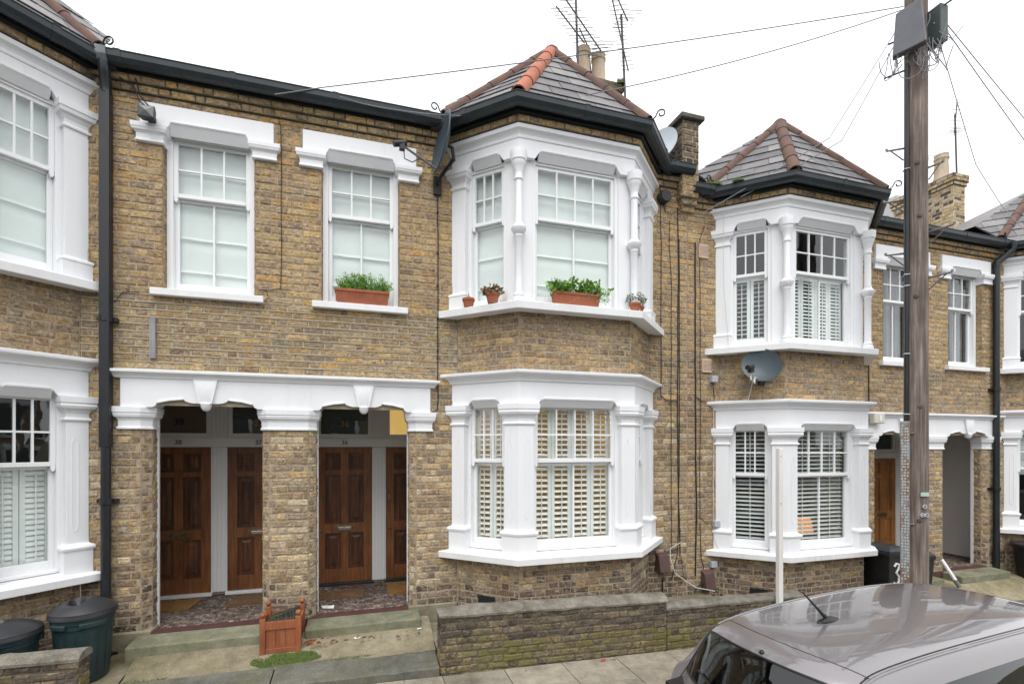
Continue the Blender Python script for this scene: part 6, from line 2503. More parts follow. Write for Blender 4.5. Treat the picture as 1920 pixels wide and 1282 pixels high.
# ------------------------------------------------------------------ bins
def dustbin(c, r, hgt, label, rot, dome=.09, group='green dustbins by the left house', tilt=0.0):
    t = thing('dustbin', c, label, 'dustbin', group)
    mb = MB()
    mb.lathe(c, [(r * .78, 0), (r * .80, .02), (r * .94, hgt * .72), (r * .985, hgt * .725), (r * .99, hgt * .78), (r * 1.02, hgt * .79), (r * 1.03, hgt * .9), (r * .97, hgt * .9), (r * .75, .03)], 40)
    mb.build('body', BIN_GREEN, t)
    n = 18
    for k in range(n):           # shallow moulded panels round the body
        a = 2 * math.pi * k / n + rot
        u = Vector((-math.sin(a), math.cos(a), 0))
        o = Vector((math.cos(a), math.sin(a), 0))
        base = Vector(c)
        w = r * .105
        vs = []
        for z, rr in ((hgt * .1, r * .816), (hgt * .64, r * .919), (hgt * .66, r * .921)):
            ww = w if z < hgt * .65 else w * .7
            for s in (-1, 1):
                for d in (-.004, .0022):
                    vs.append(base + u * ww * s + o * (rr + d) + Z_AX * z)
        mb = MB()
        mb.add(vs, [(1, 3, 7, 5), (0, 1, 5, 4), (3, 2, 6, 7), (5, 7, 11, 9), (4, 5, 9, 8), (7, 6, 10, 11), (9, 11, 10, 8), (0, 2, 3, 1)])
        mb.build('moulded_panel', BIN_GREEN, t)
    for da in (-.75, .35, 2.4):
        a = rot + da
        mb = MB()
        vs = []
        m = 8
        for i in range(m + 1):
            b = a + (i / m - .5) * (.55 if da < 0 else .85)
            o = Vector((math.cos(b), math.sin(b), 0))
            for rr, z in ((1.0, .735), (1.085, .745), (1.09, .80), (1.0, .815)):
                vs.append(Vector(c) + o * r * rr + Z_AX * hgt * z)
        fs = [(i * 4 + k, (i + 1) * 4 + k, (i + 1) * 4 + (k + 1) % 4, i * 4 + (k + 1) % 4) for i in range(m) for k in range(4)] + [(0, 1, 2, 3), (m * 4 + 3, m * 4 + 2, m * 4 + 1, m * 4)]
        mb.add(vs, fs)
        mb.build('handle', BIN_GREEN, t, bevel=.004, fix=True)
    # lid with a pressed-in grip
    seg, rings = 48, 14
    vs, fs = [], []
    for i in range(rings + 1):
        q = i / rings
        for k in range(seg):
            a = 2 * math.pi * k / seg
            x, y = math.cos(a) * q, math.sin(a) * q
            z = dome * (1 - q ** 2.2)
            ca, sa = math.cos(rot), math.sin(rot)
            lx, ly = x * ca + y * sa, -x * sa + y * ca
            g = max(0.0, 1 - ((lx - .12) / .42) ** 2 - ((ly + .18) / .26) ** 2)
            z -= dome * .75 * min(1.0, g * 2.4)
            vs.append(Vector(c) + Vector((x * r * 1.05, y * r * 1.05, hgt * .93 + z)))
    for i in range(rings):
        for k in range(seg):
            k2 = (k + 1) % seg
            fs.append((i * seg + k, (i + 1) * seg + k, (i + 1) * seg + k2, i * seg + k2))
    mb = MB()
    mb.add(vs, fs, True)
    mb.lathe(c, [(r * 1.05, hgt * .93), (r * 1.07, hgt * .925), (r * 1.07, hgt * .90), (r * 1.09, hgt * .885), (r * 1.09, hgt * .855), (r * 1.04, hgt * .85), (r * 1.03, hgt * .88)], 48)
    mb.build('lid', BIN_LID, t)
    return t


dustbin((-2.515, 5.52, .17), .232, .70, 'green plastic dustbin with a domed black lid beside the downpipe', -1.2)
dustbin((-3.0, 5.31, .16), .245, .62, 'green plastic dustbin with a black lid cut off by the left picture edge', -1.9, .075)


def wheelie(c, label, w=.44, d=.52, hgt=.86, num=None, rot=0.0):
    t = thing('wheelie_bin', c, label, 'wheelie bin', 'black wheelie bins by the right porch')
    x, y, z = c
    mb = MB()
    mb.loft(rect(x - w * .40, x + w * .40, y - d * .36, y + d * .40), [(z, 0), (z + .05, .004), (z + hgt * .82, .035), (z + hgt * .83, .05), (z + hgt * .9, .052)])
    mb.build('body', BLACK, t, bevel=.012)
    mb = MB()
    mb.loft(rect(x - w * .44, x + w * .44, y - d * .42, y + d * .48), [(z + hgt * .9, .02), (z + hgt * .93, .022), (z + hgt * .97, -.02), (z + hgt, -.08)])
    mb.build('lid', BIN_LID, t, bevel=.012)
    mb = MB()
    mb.tube([(x - w * .4, y + d * .5, z + hgt * .90), (x - w * .4, y + d * .58, z + hgt * .90), (x + w * .4, y + d * .58, z + hgt * .90), (x + w * .4, y + d * .5, z + hgt * .90)], .016, 8)
    mb.build('handle', BLACK, t)
    for s in (-1, 1):
        mb = MB()
        mb.tube([(x + s * w * .42 - .025, y + d * .4, z + .085), (x + s * w * .42 + .025, y + d * .4, z + .085)], .088, 18)
        mb.build('wheel', RUBBER, t)
    if num:
        F = Fr(x, y - d * .36)
        pts = [(-.055, .60), (-.02, .645), (.035, .63), (.03, .56), (-.01, .50), (.045, .44), (.05, .36), (.01, .31), (-.05, .345)]
        vs = []
        mb = MB()
        mb.tube([F.p(a - .03, z + b * .95, .004 + .045 * b) for a, b in pts], .018, 6)
        mb.build('painted_number', NUM_WHITE, t)
    return t


wheelie((7.58, 5.46, -.02), 'black wheelie bin with a hand painted white 3 on its front', w=.38, num='3')
wheelie((8.36, 5.60, -.04), 'black wheelie bin half hidden behind the telegraph pole', w=.42, hgt=.72)
t = thing('black_tub', (11.52, 5.62, -.05), 'round black plastic tub at the right edge below the far bay', 'tub')
mb = MB()
mb.lathe((11.52, 5.62, -.06), [(.23, 0), (.235, .02), (.285, .56), (.305, .565), (.315, .60), (.312, .64), (.29, .64), (.27, .58), (.22, .05), (0, .04)], 36)
mb.build('tub', BLACK, t)
mb = MB()
mb.lathe((11.52, 5.62, -.06), [(.318, .60), (.328, .61), (.328, .635), (.316, .645)], 36)
mb.build('rim', BIN_LID, t)
# blue bag dumped on the wall stub
t = thing('plastic_bag', (7.95, 5.1, .16), 'crumpled blue plastic bag dumped on the garden wall stub', 'bag')
mb = MB()
vs, fs = [], []
seg, rg_ = 18, 10
for i in range(rg_ + 1):
    ph = math.pi * i / rg_
    for k in range(seg):
        a = 2 * math.pi * k / seg
        d = Vector((math.sin(ph) * math.cos(a), math.sin(ph) * math.sin(a), math.cos(ph)))
        f = 1 + .45 * mnoise.noise(d * 2.3 + Vector((3, 1, 2)))
        vs.append(Vector((7.98, 5.12, .21)) + Vector((d.x * .22 * f, d.y * .10 * f, max(-.03, d.z * .065 * f))))
for i in range(rg_):
    for k in range(seg):
        k2 = (k + 1) % seg
        fs.append((i * seg + k, (i + 1) * seg + k, (i + 1) * seg + k2, i * seg + k2))
mb.add(vs, fs, False)
mb.build('bag', pm('bag_blue', (.05, .10, .26), .35, (.02, .03, .06), 6), t)

# ------------------------------------------------------------------ white post, telegraph pole, wires
t = MB()
PX, PY = 5.07, 4.95
t.box(PX - .033, PX + .033, PY - .03, PY + .03, -.2, 2.30)
tt = thing('white_post', (PX, PY, -.15), 'bare white timber post standing against the garden wall', 'post')
t.build('shaft', POST_WHITE, tt, bevel=.006)
for z in (2.2, 1.6):
    mb = MB()
    mb.tube([(PX - .008, PY - .0295, z), (PX - .008, PY - .034, z)], .007, 8)
    mb.build('bolt', STEEL, tt)

TX, TY = 7.05, 4.65
pole = thing('telegraph_pole', (TX, TY, -.18), 'tall weathered wooden telegraph pole carrying cables on the pavement', 'telegraph pole')
mb = MB()
vs, fs = [], []
seg, nz = 28, 90
for i in range(nz + 1):
    z = -.6 + 9.3 * i / nz
    r0 = .136 - .004 * i / nz * 3
    for k in range(seg):
        a = 2 * math.pi * k / seg
        n_ = mnoise.noise(Vector((math.cos(a) * 6, math.sin(a) * 6, z * .7))) * .004 + mnoise.noise(Vector((math.cos(a) * 14, math.sin(a) * 14, z * .35))) * .003
        vs.append((TX + math.cos(a) * (r0 + n_), TY + math.sin(a) * (r0 + n_), z))
for i in range(nz):
    for k in range(seg):
        k2 = (k + 1) % seg
        fs.append((i * seg + k, i * seg + k2, (i + 1) * seg + k2, (i + 1) * seg + k))
fs.append(tuple(nz * seg + k for k in range(seg)))
mb.add(vs, fs, True)
mb.build('shaft', POLE_WOOD, pole)
toc = Vector((-TX, -TY, 0)).normalized()          # from the pole towards the viewer
sd_ = Vector((-toc.y, toc.x, 0))                  # to the viewer's right... along the picture
if sd_.dot(Vector((CS, -SN, 0))) < 0:
    sd_ = -sd_
POS = Vector((TX, TY, 0))
def onpole(s, z, out=.14):
    q = max(-1.0, min(1.0, s))
    return POS + sd_ * q * out + toc * math.sqrt(max(0, 1 - q * q)) * out + Z_AX * z
# knots
kr = random.Random(5)
for z, s in ((6.05, .1), (5.35, .3), (4.3, .0), (2.85, .35), (1.35, .25)):
    mb = MB()
    p = onpole(s, z, .141)
    d = (p - POS)
    d.z = 0
    d.normalize()
    mb.tube([p - d * .01, p + d * .0015, p + d * .003], .02, 10, radii=[.03, .022, .008])
    mb.build('knot', wood_mat('pole_knot', (.06, .042, .036), (.10, .07, .06), (.14, .10, .085), .85) if 'pole_knot' not in MATS else MATS['pole_knot'], pole)
# cable running down the pole, under a steel guard at the bottom
mb = MB()
mb.tube([onpole(-.62, 7.4, .15), onpole(-.60, 5.0, .155), onpole(-.62, 3.2, .155), onpole(-.66, 2.4, .155)], .024, 10)
mb.build('riser_cable', PIPE, pole)
for z in (6.0, 4.6, 4.45, 3.55, 2.75):
    mb = MB()
    mb.tube([onpole(-.85, z, .16), onpole(-.62, z + .005, .185), onpole(-.38, z, .158)], .008, 6)
    mb.build('cable_clip', GALV, pole)
g0 = POS + sd_ * -.112 + toc * .10
mb = MB()
a_, b_ = sd_ * .052, toc * .055
for (q0, q1) in ((-1, -.82), (.82, 1)):
    pass
mb.hexa([g0 - a_ - b_ + Z_AX * -.3, g0 + a_ - b_ + Z_AX * -.3, g0 + a_ + b_ + Z_AX * -.3, g0 - a_ + b_ + Z_AX * -.3, g0 - a_ - b_ + Z_AX * 2.66, g0 + a_ - b_ + Z_AX * 2.66, g0 + a_ + b_ + Z_AX * 2.66, g0 - a_ + b_ + Z_AX * 2.66])
gd = mb.build('cable_guard', GUARD, pole, bevel=.012, fix=True)
kr = random.Random(8)
mb = MB()
for i in range(70):       # pressed slots
    z = -.1 + i * .039
    for q in (-.55 + kr.uniform(-.1, .1), .02 + kr.uniform(-.1, .1), .55 + kr.uniform(-.1, .1)):
        if kr.random() < .16:
            continue
        p = g0 + a_ * q + b_ * 1.005 + Z_AX * z
        mb.hexa([p - a_ * .16 - b_ * .02, p + a_ * .16 - b_ * .02, p + a_ * .16 + b_ * .04, p - a_ * .16 + b_ * .04, p - a_ * .16 - b_ * .02 + Z_AX * .02, p + a_ * .16 - b_ * .02 + Z_AX * .02, p + a_ * .16 + b_ * .04 + Z_AX * .02, p - a_ * .16 + b_ * .04 + Z_AX * .02])
mb.build('pressed_slots', GUARD_SLOT, gd, kind='stuff')
for z in (2.5, 1.3, .25):
    mb = MB()
    q = onpole(-.1, z, .15)
    mb.tube([g0 + a_ * 1.0 + b_ * .6 + Z_AX * z, q], .012, 6)
    mb.build('guard_strap', STEEL, pole)
# number plates
F = Fr(0, 0)
for z, txt, hh in ((1.70, '', .05), (1.54, '0', .045), (1.43, '20', .045)):
    w = .10 if not txt else .045 * len(txt) + .012
    p = onpole(.60, z, .1465)
    dr = (p - POS)
    dr.z = 0
    dr.normalize()
    tn = Vector((-dr.y, dr.x, 0))
    if tn.dot(sd_) < 0:
        tn = -tn
    f = Fr(p.x, p.y, tn.x, tn.y, p.z)
    mb = MB()
    if txt:
        for i in range(len(txt)):
            c = f.p((i - (len(txt) - 1) / 2) * .055, 0, 0)
            mb.tube([c - f.n * .004, c + f.n * .005], .028, 16)
        pl = mb.build('number_disc', BOX_PALE, pole)
        for i, chx in enumerate(txt):
            text_obj(chx, f, (i - (len(txt) - 1) / 2) * .055, -.017, .0065, .05, NUM_BLACK, pole, 'plate_number', .001)
    else:
        mb.fbox(f, -w / 2, w / 2, -hh / 2, hh / 2, -.006, .006)
        mb.build('number_plate', pm('plate_green', (.42, .55, .50), .5), pole)
# step irons
for z, s, L in ((6.35, -1, .19), (5.65, -1, .22), (4.93, -1, .2), (5.15, 1, .26), (4.55, 1, .24), (6.0, 1, .15)):
    c = POS + sd_ * s * .13 + Z_AX * z
    dr = (sd_ * s * .9 + toc * .35).normalized()
    mb = MB()
    mb.tube([c - dr * .03, c + dr * L], .013, 8)
    mb.tube([c + dr * L, c + dr * (L + .004) + Z_AX * .03], .015, 8)
    mb.tube([c + dr * L * .8, c - Z_AX * .16 + dr * .0], .008, 6)
    mb.build('step_iron', STEEL, pole)
# junction boxes near the top
bc = POS + sd_ * -.06 + toc * .22 + Z_AX * 7.50
dx, dy = (sd_ * .155 + toc * .03), toc * .055
mb = MB()
mb.hexa([bc - dx * 1.18 - dy, bc + dx * 1.08 - dy, bc + dx * 1.08 + dy, bc - dx * 1.18 + dy, bc - dx * .95 - dy + Z_AX * .58, bc + dx * .75 - dy + Z_AX * .62, bc + dx * .75 + dy * .7 + Z_AX * .60, bc - dx * .95 + dy * .7 + Z_AX * .56])
mb.build('junction_box', BOX_GREY, pole, bevel=.014, fix=True)
bc2 = POS + sd_ * .20 + toc * .02 + Z_AX * 7.56
mb = MB()
mb.box(bc2.x - .07, bc2.x + .07, bc2.y - .10, bc2.y + .10, bc2.z, bc2.z + .46)
mb.build('terminal_box', pm('terminal_green', (.05, .075, .07), .5), pole, bevel=.01)
lr = random.Random(44)
mb = MB()
for k in range(26):       # untidy loops of cable under the boxes
    a0 = lr.uniform(-.24, .26)
    a1 = a0 + lr.uniform(-.15, .28)
    z0 = 7.45 + lr.uniform(-.05, .25)
    dz = lr.uniform(.10, .34)
    o = lr.uniform(.1, .24)
    p0 = POS + sd_ * a0 + toc * o + Z_AX * z0
    p3 = POS + sd_ * a1 + toc * o * .9 + Z_AX * (z0 + lr.uniform(-.1, .3))
    pts = []
    for i in range(13):
        t_ = i / 12
        pts.append(p0.lerp(p3, t_) - Z_AX * dz * 4 * t_ * (1 - t_) + sd_ * .04 * math.sin(t_ * 6.28 + k))
    mb.tube(pts, lr.uniform(.004, .008), 5, False)
mb.build('cable_tangle', CABLE_G, pole, kind='stuff')
for dd, L, z in ((-sd_ * .8 + toc * .3, .42, 7.40), (-sd_ * .8 + toc * .3, .36, 7.85), (sd_ * .85 + toc * .2, .46, 7.95), (sd_ * .9 - Z_AX * .05, .38, 8.25)):
    mb = MB()
    mb.tube([POS + Z_AX * z, POS + Z_AX * (z + .08 * (1 if dd.dot(sd_) > 0 else -1)) + dd * L], .011, 6)
    mb.build('hook_bracket', CABLE, pole)


def wire(pts, sag, r, label, mat=None, group='overhead telephone wires'):
    mb = MB()
    q = []
    for (a, b) in zip(pts[:-1], pts[1:]):
        a, b = Vector(a), Vector(b)
        n = 26
        s = sag * (b - a).length / 6
        for i in range(n):
            t_ = i / n
            q.append(a.lerp(b, t_) - Z_AX * s * 4 * t_ * (1 - t_))
    q.append(Vector(pts[-1]))
    mb.tube(q, r, 6)
    return mb.build('overhead_wire', mat or CABLE_G, label=label, cat='wire', group=group)


top = POS + Z_AX * 8.16
L_ = -sd_ * .13 + toc * .1
wire([top + L_ + Z_AX * .04, (-.47, 5.78, 6.30), (-.93, 5.78, 6.13)], .035, .006, 'overhead wire from the pole to the gutter above the window box')
wire([top + L_, (1.09, 5.62, 6.19), (.0, 5.79, 6.22), (-.45, 5.79, 6.29)], .14, .006, 'overhead wire looping from the pole along the bay gutter')
wire([top + L_ - Z_AX * .12, (6.10, 5.12, 6.55), (4.58, 5.78, 5.62)], .03, .006, 'upper overhead wire from the pole across the right bay roof')
wire([top + L_ - Z_AX * .25, (6.32, 5.12, 6.55), (5.05, 5.6, 5.82)], .05, .006, 'lower overhead wire from the pole across the right bay roof')
R_ = sd_ * .18 + toc * .1
wire([top + R_ - Z_AX * .16, (14.0, 5.7, 6.72)], .03, .006, 'upper overhead wire running off to the right from the pole')
wire([top + R_ - Z_AX * .22, (13.4, 5.7, 6.40)], .03, .006, 'second overhead wire running off to the right from the pole')
wire([top + R_ - Z_AX * .35, (9.2, 5.2, 6.75), (10.4, 5.5, 6.4), (11.8, 5.7, 5.98)], .04, .006, 'thin slack wire drooping to the far bay roof', CABLE_W)

# far-off tower block
t = thing('apartment_building', (88, 62, -2), 'distant pale tower block glimpsed left of the telegraph pole', 'building')
mb = MB()
mb.box(83.5, 96, 58, 72, -2, 43.5)
mb.build('wall', pm('tower_render', (.52, .52, .53), .9, (.46, .46, .47), .4), t)
for i in range(8):
    for k in range(12):
        mb = MB()
        x = 84.6 + i * 1.45
        mb.box(x, x + .75, 57.9, 58.05, 41.0 - k * 3.3 - 1.9, 41.0 - k * 3.3)
        mb.build('window', pm('tower_window', (.10, .115, .135), .2) if 'tower_window' not in MATS else MATS['tower_window'], t)
for k in range(12):
    for i in range(3):
        mb = MB()
        y = 60 + i * 3.4
        mb.box(83.4, 83.55, y, y + 1.5, 41.0 - k * 3.3 - 1.9, 41.0 - k * 3.3)
        mb.build('window', MATS['tower_window'], t)

# orange lamp glowing inside the right-hand bay
t = thing('table_lamp', (6.75, 6.05, .75), 'glowing orange table lamp behind the blinds of the right bay', 'lamp')
mb = MB()
mb.lathe((6.55, 5.95, .98), [(.15, 0), (.11, .22), (.10, .22), (.14, 0)], 20)
mb.build('lamp_shade', LAMP_ORANGE, t)
mb = MB()
mb.lathe((6.55, 5.95, .68), [(.07, 0), (.07, .02), (.015, .04), (.04, .15), (.015, .26), (.012, .32)], 14)
mb.build('lamp_base', BRASS, t)

# ------------------------------------------------------------------ the parked car
CAR_YAW = math.radians(6.0)
CAR_O = Vector((2.11, 2.64, -.235))
car = thing('parked_car', CAR_O + Vector((1.7, .2, 0)), 'mauve grey hatchback parked at the kerb with a stubby roof aerial', 'car')
cyw, syw = math.cos(CAR_YAW), math.sin(CAR_YAW)
def rigid(p):
    return CAR_O + Vector((p[0] * cyw - p[1] * syw, p[0] * syw + p[1] * cyw, p[2]))


def grow(p):
    t = max(0.0, min(1.0, (p[0] - .6) / 1.4))
    return Vector((1.12 * p[0] + .95 * t * t * (3 - 2 * t), 1.13 * p[1], .925 * p[2]))


def cw(p):
    return rigid(grow(p))


def cbuild(mb, name, mat, parent=None, **kw):
    mb.v = [cw(v) for v in mb.v]
    return mb.build(name, mat, parent or car, **kw)


def crom(a, b, c, d, t):
    return tuple(.5 * ((2 * b[k]) + (-a[k] + c[k]) * t + (2 * a[k] - 5 * b[k] + 4 * c[k] - d[k]) * t * t + (-a[k] + 3 * b[k] - 3 * c[k] + d[k]) * t ** 3) for k in range(len(a)))


# x, height on the centre line, half width, drop at the edge, plan curve at the edge
ROWS = [(.12, .20, .58, .0, .10), (.06, .34, .635, .0, .11), (.05, .50, .65, .01, .11), (.10, .60, .645, .01, .12), (.13, .74, .605, .015, .18), (.175, .86, .575, .02, .20),
        (.29, 1.05, .535, .035, .16), (.42, 1.225, .495, .045, .11), (.58, 1.305, .475, .05, .09), (.90, 1.355, .485, .055, .05), (1.30, 1.378, .50, .06, .01), (1.70, 1.372, .505, .062, 0),
        (2.02, 1.335, .495, .06, -.02), (2.20, 1.285, .485, .055, -.04), (2.46, 1.12, .54, .05, -.07), (2.74, .925, .60, .05, -.10), (3.02, .86, .615, .06, -.12), (3.34, .76, .60, .07, -.16), (3.53, .60, .57, .05, -.18), (3.60, .42, .56, .02, -.17), (3.56, .22, .53, .0, -.14)]
SUB = 8
def row_at(f):
    i = min(int(f), len(ROWS) - 2)
    t = f - i
    g = lambda k: ROWS[max(0, min(len(ROWS) - 1, k))]
    return crom(g(i - 1), g(i), g(i + 1), g(i + 2), t)


def top_pt(f, s):
    x, z, w, dr, pc = row_at(f)
    q = abs(s)
    return (x + pc * q ** 2.4, w * s, z - dr * (.35 * q ** 2 + .65 * q ** 6))


NS = 28
regions = {'body': MB(), 'rear_window': MB(), 'windscreen': MB(), 'tailgate': MB(), 'front_bumper': MB(), 'rear_bumper': MB(), 'roof_panel': MB()}
NR = (len(ROWS) - 1) * SUB
grid = [[top_pt(i / SUB, -1 + 2 * k / NS) for k in range(NS + 1)] for i in range(NR + 1)]
for i in range(NR):
    f = (i + .5) / SUB
    for k in range(NS):
        s = abs(-1 + 2 * (k + .5) / NS)
        if 5.15 < f < 7.0 and s < .95:
            rg2 = 'rear_window'
        elif 13.1 < f < 14.9 and s < .93:
            rg2 = 'windscreen'
        elif f < 3:
            rg2 = 'rear_bumper'
        elif f < 8.0:
            rg2 = 'tailgate'
        elif f < 13.1:
            rg2 = 'roof_panel'
        elif f > 17.6:
            rg2 = 'front_bumper'
        else:
            rg2 = 'body'
        regions[rg2].add([grid[i][k], grid[i][k + 1], grid[i + 1][k + 1], grid[i + 1][k]], [(0, 1, 2, 3)], True)
# sides
def side_pts(f, sg):
    x, y, z = top_pt(f, 1.0)
    zb = .845 + .03 * math.sin(min(1, max(0, (x - .2) / 3)) * 3.14)
    zt = z
    k = max(0.0, min(1.0, (zt - zb) / .35))
    wb, wm = .665, .70
    e = 1 - max(0, (.45 - x) / .45) ** 2 * .10 - max(0, (x - 3.0) / .6) ** 2 * .16
    zb = min(zb, zt - .012)
    pts = [(x, y, zt), (x, y + .012, zt - .012 * (1 if k > .1 else .3)), (x, y + .03 * k + .004, zt - .035 * k - .004), (x, y + (wb * e - y) * .45 if k > .1 else max(y, wb * e * .985), zt - (zt - zb) * .34),
           (x, max(y, wb * e), zb), (x, wm * e, zb - min(.08, (zb - .2) * .2)), (x, (wm + .012) * e, min(.55, zb * .75)), (x, (wm - .005) * e, .36), (x, (wm - .045) * e, .19)]
    return [(p[0], p[1] * sg, p[2]) for p in pts]


side_glass = {1: MB(), -1: MB()}
door_lines = []
for sg in (-1, 1):
    rows = []
    for i in range(2 * SUB, 19 * SUB + 1, 2):
        c = side_pts(i / SUB, sg)
        fine = []
        for j in range(len(c) - 1):
            g = lambda q: c[max(0, min(len(c) - 1, q))]
            for t in range(4):
                fine.append(crom(g(j - 1), g(j), g(j + 1), g(j + 2), t / 4))
        fine.append(c[-1])
        rows.append((i / SUB, fine))
    for a in range(len(rows) - 1):
        f = (rows[a][0] + rows[a + 1][0]) / 2
        for j in range(len(rows[0][1]) - 1):
            p = [rows[a][1][j], rows[a][1][j + 1], rows[a + 1][1][j + 1], rows[a + 1][1][j]]
            xm = sum(q[0] for q in p) / 4
            glass = 12 <= j < 16 and .72 < xm < 2.42 and not (1.50 < xm < 1.58)
            # wheel arches
            arch = any((xm - wx) ** 2 + ((p[0][2] + p[1][2]) / 2 - .27) ** 2 < .30 ** 2 for wx in (.62, 2.86))
            if arch:
                continue
            (side_glass[sg] if glass else regions['body']).add(p if sg < 0 else p[::-1], [(0, 1, 2, 3)], True)
CP = CAR_PAINT
def weld(ob):
    bm = bmesh.new()
    bm.from_mesh(ob.data)
    bmesh.ops.remove_doubles(bm, verts=bm.verts, dist=.0004)
    bmesh.ops.recalc_face_normals(bm, faces=bm.faces)
    bm.to_mesh(ob.data)
    bm.free()
for nm, mt in (('body', CP), ('roof_panel', CP), ('tailgate', CP), ('rear_bumper', CP), ('front_bumper', CP), ('rear_window', CAR_GLASS), ('windscreen', CAR_GLASS)):
    weld(cbuild(regions[nm], nm, mt))
for sg in (-1, 1):
    weld(cbuild(side_glass[sg], 'side_window', CAR_GLASS))
# seams, roof channels, window seals
def surf_line(pts, r, name, mat=CAR_BLACK, lift=.0, parent=None):
    mb = MB()
    mb.tube([(p[0], p[1], p[2] + lift) for p in pts], r, 6)
    return cbuild(mb, name, mat, parent)
surf_line([top_pt(8.0, -1 + 2 * k / 40) for k in range(41)], .0045, 'tailgate_seam', lift=-.0022)
for sg in (-1, 1):
    surf_line([(lambda p: (p[0], p[1] - .012 * sg, p[2]))(top_pt(7.9 + 5.3 * k / 40, sg)) for k in range(41)], .007, 'roof_channel', lift=.001)
    surf_line([(lambda p: (p[0], p[1] + .010 * sg, p[2]))(top_pt(7.6 + 5.5 * k / 40, sg)) for k in range(41)], .009, 'roof_rail', CP, lift=-.002)
    surf_line([top_pt(2.8 + 5.2 * k / 40, sg * .985) for k in range(41)], .0045, 'tailgate_seam', lift=-.001)
for f0 in (5.15, 7.0):
    surf_line([top_pt(f0, -.95 + 1.9 * k / 40) for k in range(41)], .008, 'window_seal')
for s_ in (-.95, .95):
    surf_line([top_pt(5.15 + 1.85 * k / 20, s_) for k in range(21)], .008, 'window_seal')
# stub aerial on the roof
bx = top_pt(9.15, .06)
mb = MB()
mb.lathe((bx[0], bx[1], bx[2] - .004), [(.045, 0), (.042, .012), (.026, .026), (.016, .036), (0, .04)], 18, True, 1.35, .75)
ab_ = cbuild(mb, 'aerial_base', CAR_BLACK)
mb = MB()
mb.tube([(bx[0] - .005, bx[1], bx[2] + .02), (bx[0] - .045, bx[1], bx[2] + .085), (bx[0] - .14, bx[1] + .015, bx[2] + .255)], .008, 8, radii=[.013, .009, .0045])
cbuild(mb, 'aerial_rod', CAR_BLACK)
wz = top_pt(7.18, .0)
mb = MB()
mb.lathe((wz[0], wz[1], wz[2] - .004), [(.016, 0), (.016, .01), (.010, .02), (0, .023)], 14)
cbuild(mb, 'washer_nozzle', CAR_BLACK)
# rear wiper
w0, w1 = top_pt(5.2, .02), top_pt(5.55, .62)
mb = MB()
mb.tube([(w0[0] - .02, w0[1], w0[2] + .02), (w1[0] - .02, w1[1], w1[2] + .02)], .008, 6)
cbuild(mb, 'rear_wiper', CAR_BLACK)
# lights, plates, wheels, mirrors
for sg in (-1, 1):
    mb = MB()
    vs = []
    for i in range(9):
        for k in range(4):
            p = top_pt(3.2 + 1.25 * i / 8, sg * (.80 + .19 * k / 3))
            vs.append((p[0] - .012, p[1], p[2] + .004))
    mb.add(vs, [(i * 4 + k, i * 4 + k + 1, (i + 1) * 4 + k + 1, (i + 1) * 4 + k) for i in range(8) for k in range(3)], True)
    cbuild(mb, 'tail_light', RED_LENS)
    mb = MB()
    vs = []
    for i in range(6):
        for k in range(6):
            p = top_pt(16.9 + 1.0 * i / 5, sg * (.55 + .43 * k / 5))
            vs.append((p[0] + .004, p[1], p[2] + .008))
    mb.add(vs, [(i * 6 + k, i * 6 + k + 1, (i + 1) * 6 + k + 1, (i + 1) * 6 + k) for i in range(5) for k in range(5)], True)
    cbuild(mb, 'headlight', CHROME)
    mb = MB()
    mb.lathe((2.36, sg * .76, .90), [(0, -.06), (.06, -.045), (.075, 0), (.06, .05), (0, .06)], 14, True, .6, 1.1)
    mb.tube([(2.36, sg * .64, .87), (2.36, sg * .72, .88)], .02, 8)
    cbuild(mb, 'wing_mirror', CP)
    for wx in (.62, 2.86):
        def ring(mb_, prof, seg=30):
            vs, fs = [], []
            for r_, y_ in prof:
                for k in range(seg):
                    a = 2 * math.pi * k / seg
                    g_ = grow((wx, sg * y_, .27))
                    vs.append(rigid((g_.x + math.cos(a) * r_ * 1.02, g_.y, .275 + math.sin(a) * r_ * 1.02)))
            for i in range(len(prof) - 1):
                for k in range(seg):
                    k2 = (k + 1) % seg
                    fs.append((i * seg + k, i * seg + k2, (i + 1) * seg + k2, (i + 1) * seg + k))
            mb_.add(vs, fs, True)
        mb = MB()
        ring(mb, [(.17, .54), (.25, .535), (.27, .56), (.27, .66), (.255, .69), (.18, .685)])
        wh = mb.build('wheel', RUBBER, car, fix=True)
        mb = MB()
        ring(mb, [(.18, .68), (.165, .665), (.05, .655), (.0, .66)])
        for k in range(7):
            a = k * 6.283 / 7
            g_ = grow((wx, sg * .678, .27))
            c0, c1 = (rigid((g_.x + math.cos(a) * q, g_.y, .275 + math.sin(a) * q)) for q in (.05, .165))
            mb.tube([c0, c1], .015, 6)
        mb.build('rim', ALLOY, wh, fix=True)
    # door shut lines
    for xx in (.95, 1.54, 2.42):
        mb = MB()
        pts = []
        best = min(range(2 * SUB, 19 * SUB), key=lambda i: abs(side_pts(i / SUB, sg)[0][0] - xx))
        c = side_pts(best / SUB, sg)
        mb.tube([(p[0], p[1] * 1.001, p[2]) for p in c[4:]], .004, 5)
        cbuild(mb, 'door_seam', CAR_BLACK)
    mb = MB()
    mb.tube([(1.72, sg * .705, .73), (1.76, sg * .725, .735), (1.86, sg * .725, .735), (1.90, sg * .705, .73)], .011, 8)
    cbuild(mb, 'door_handle', CP)
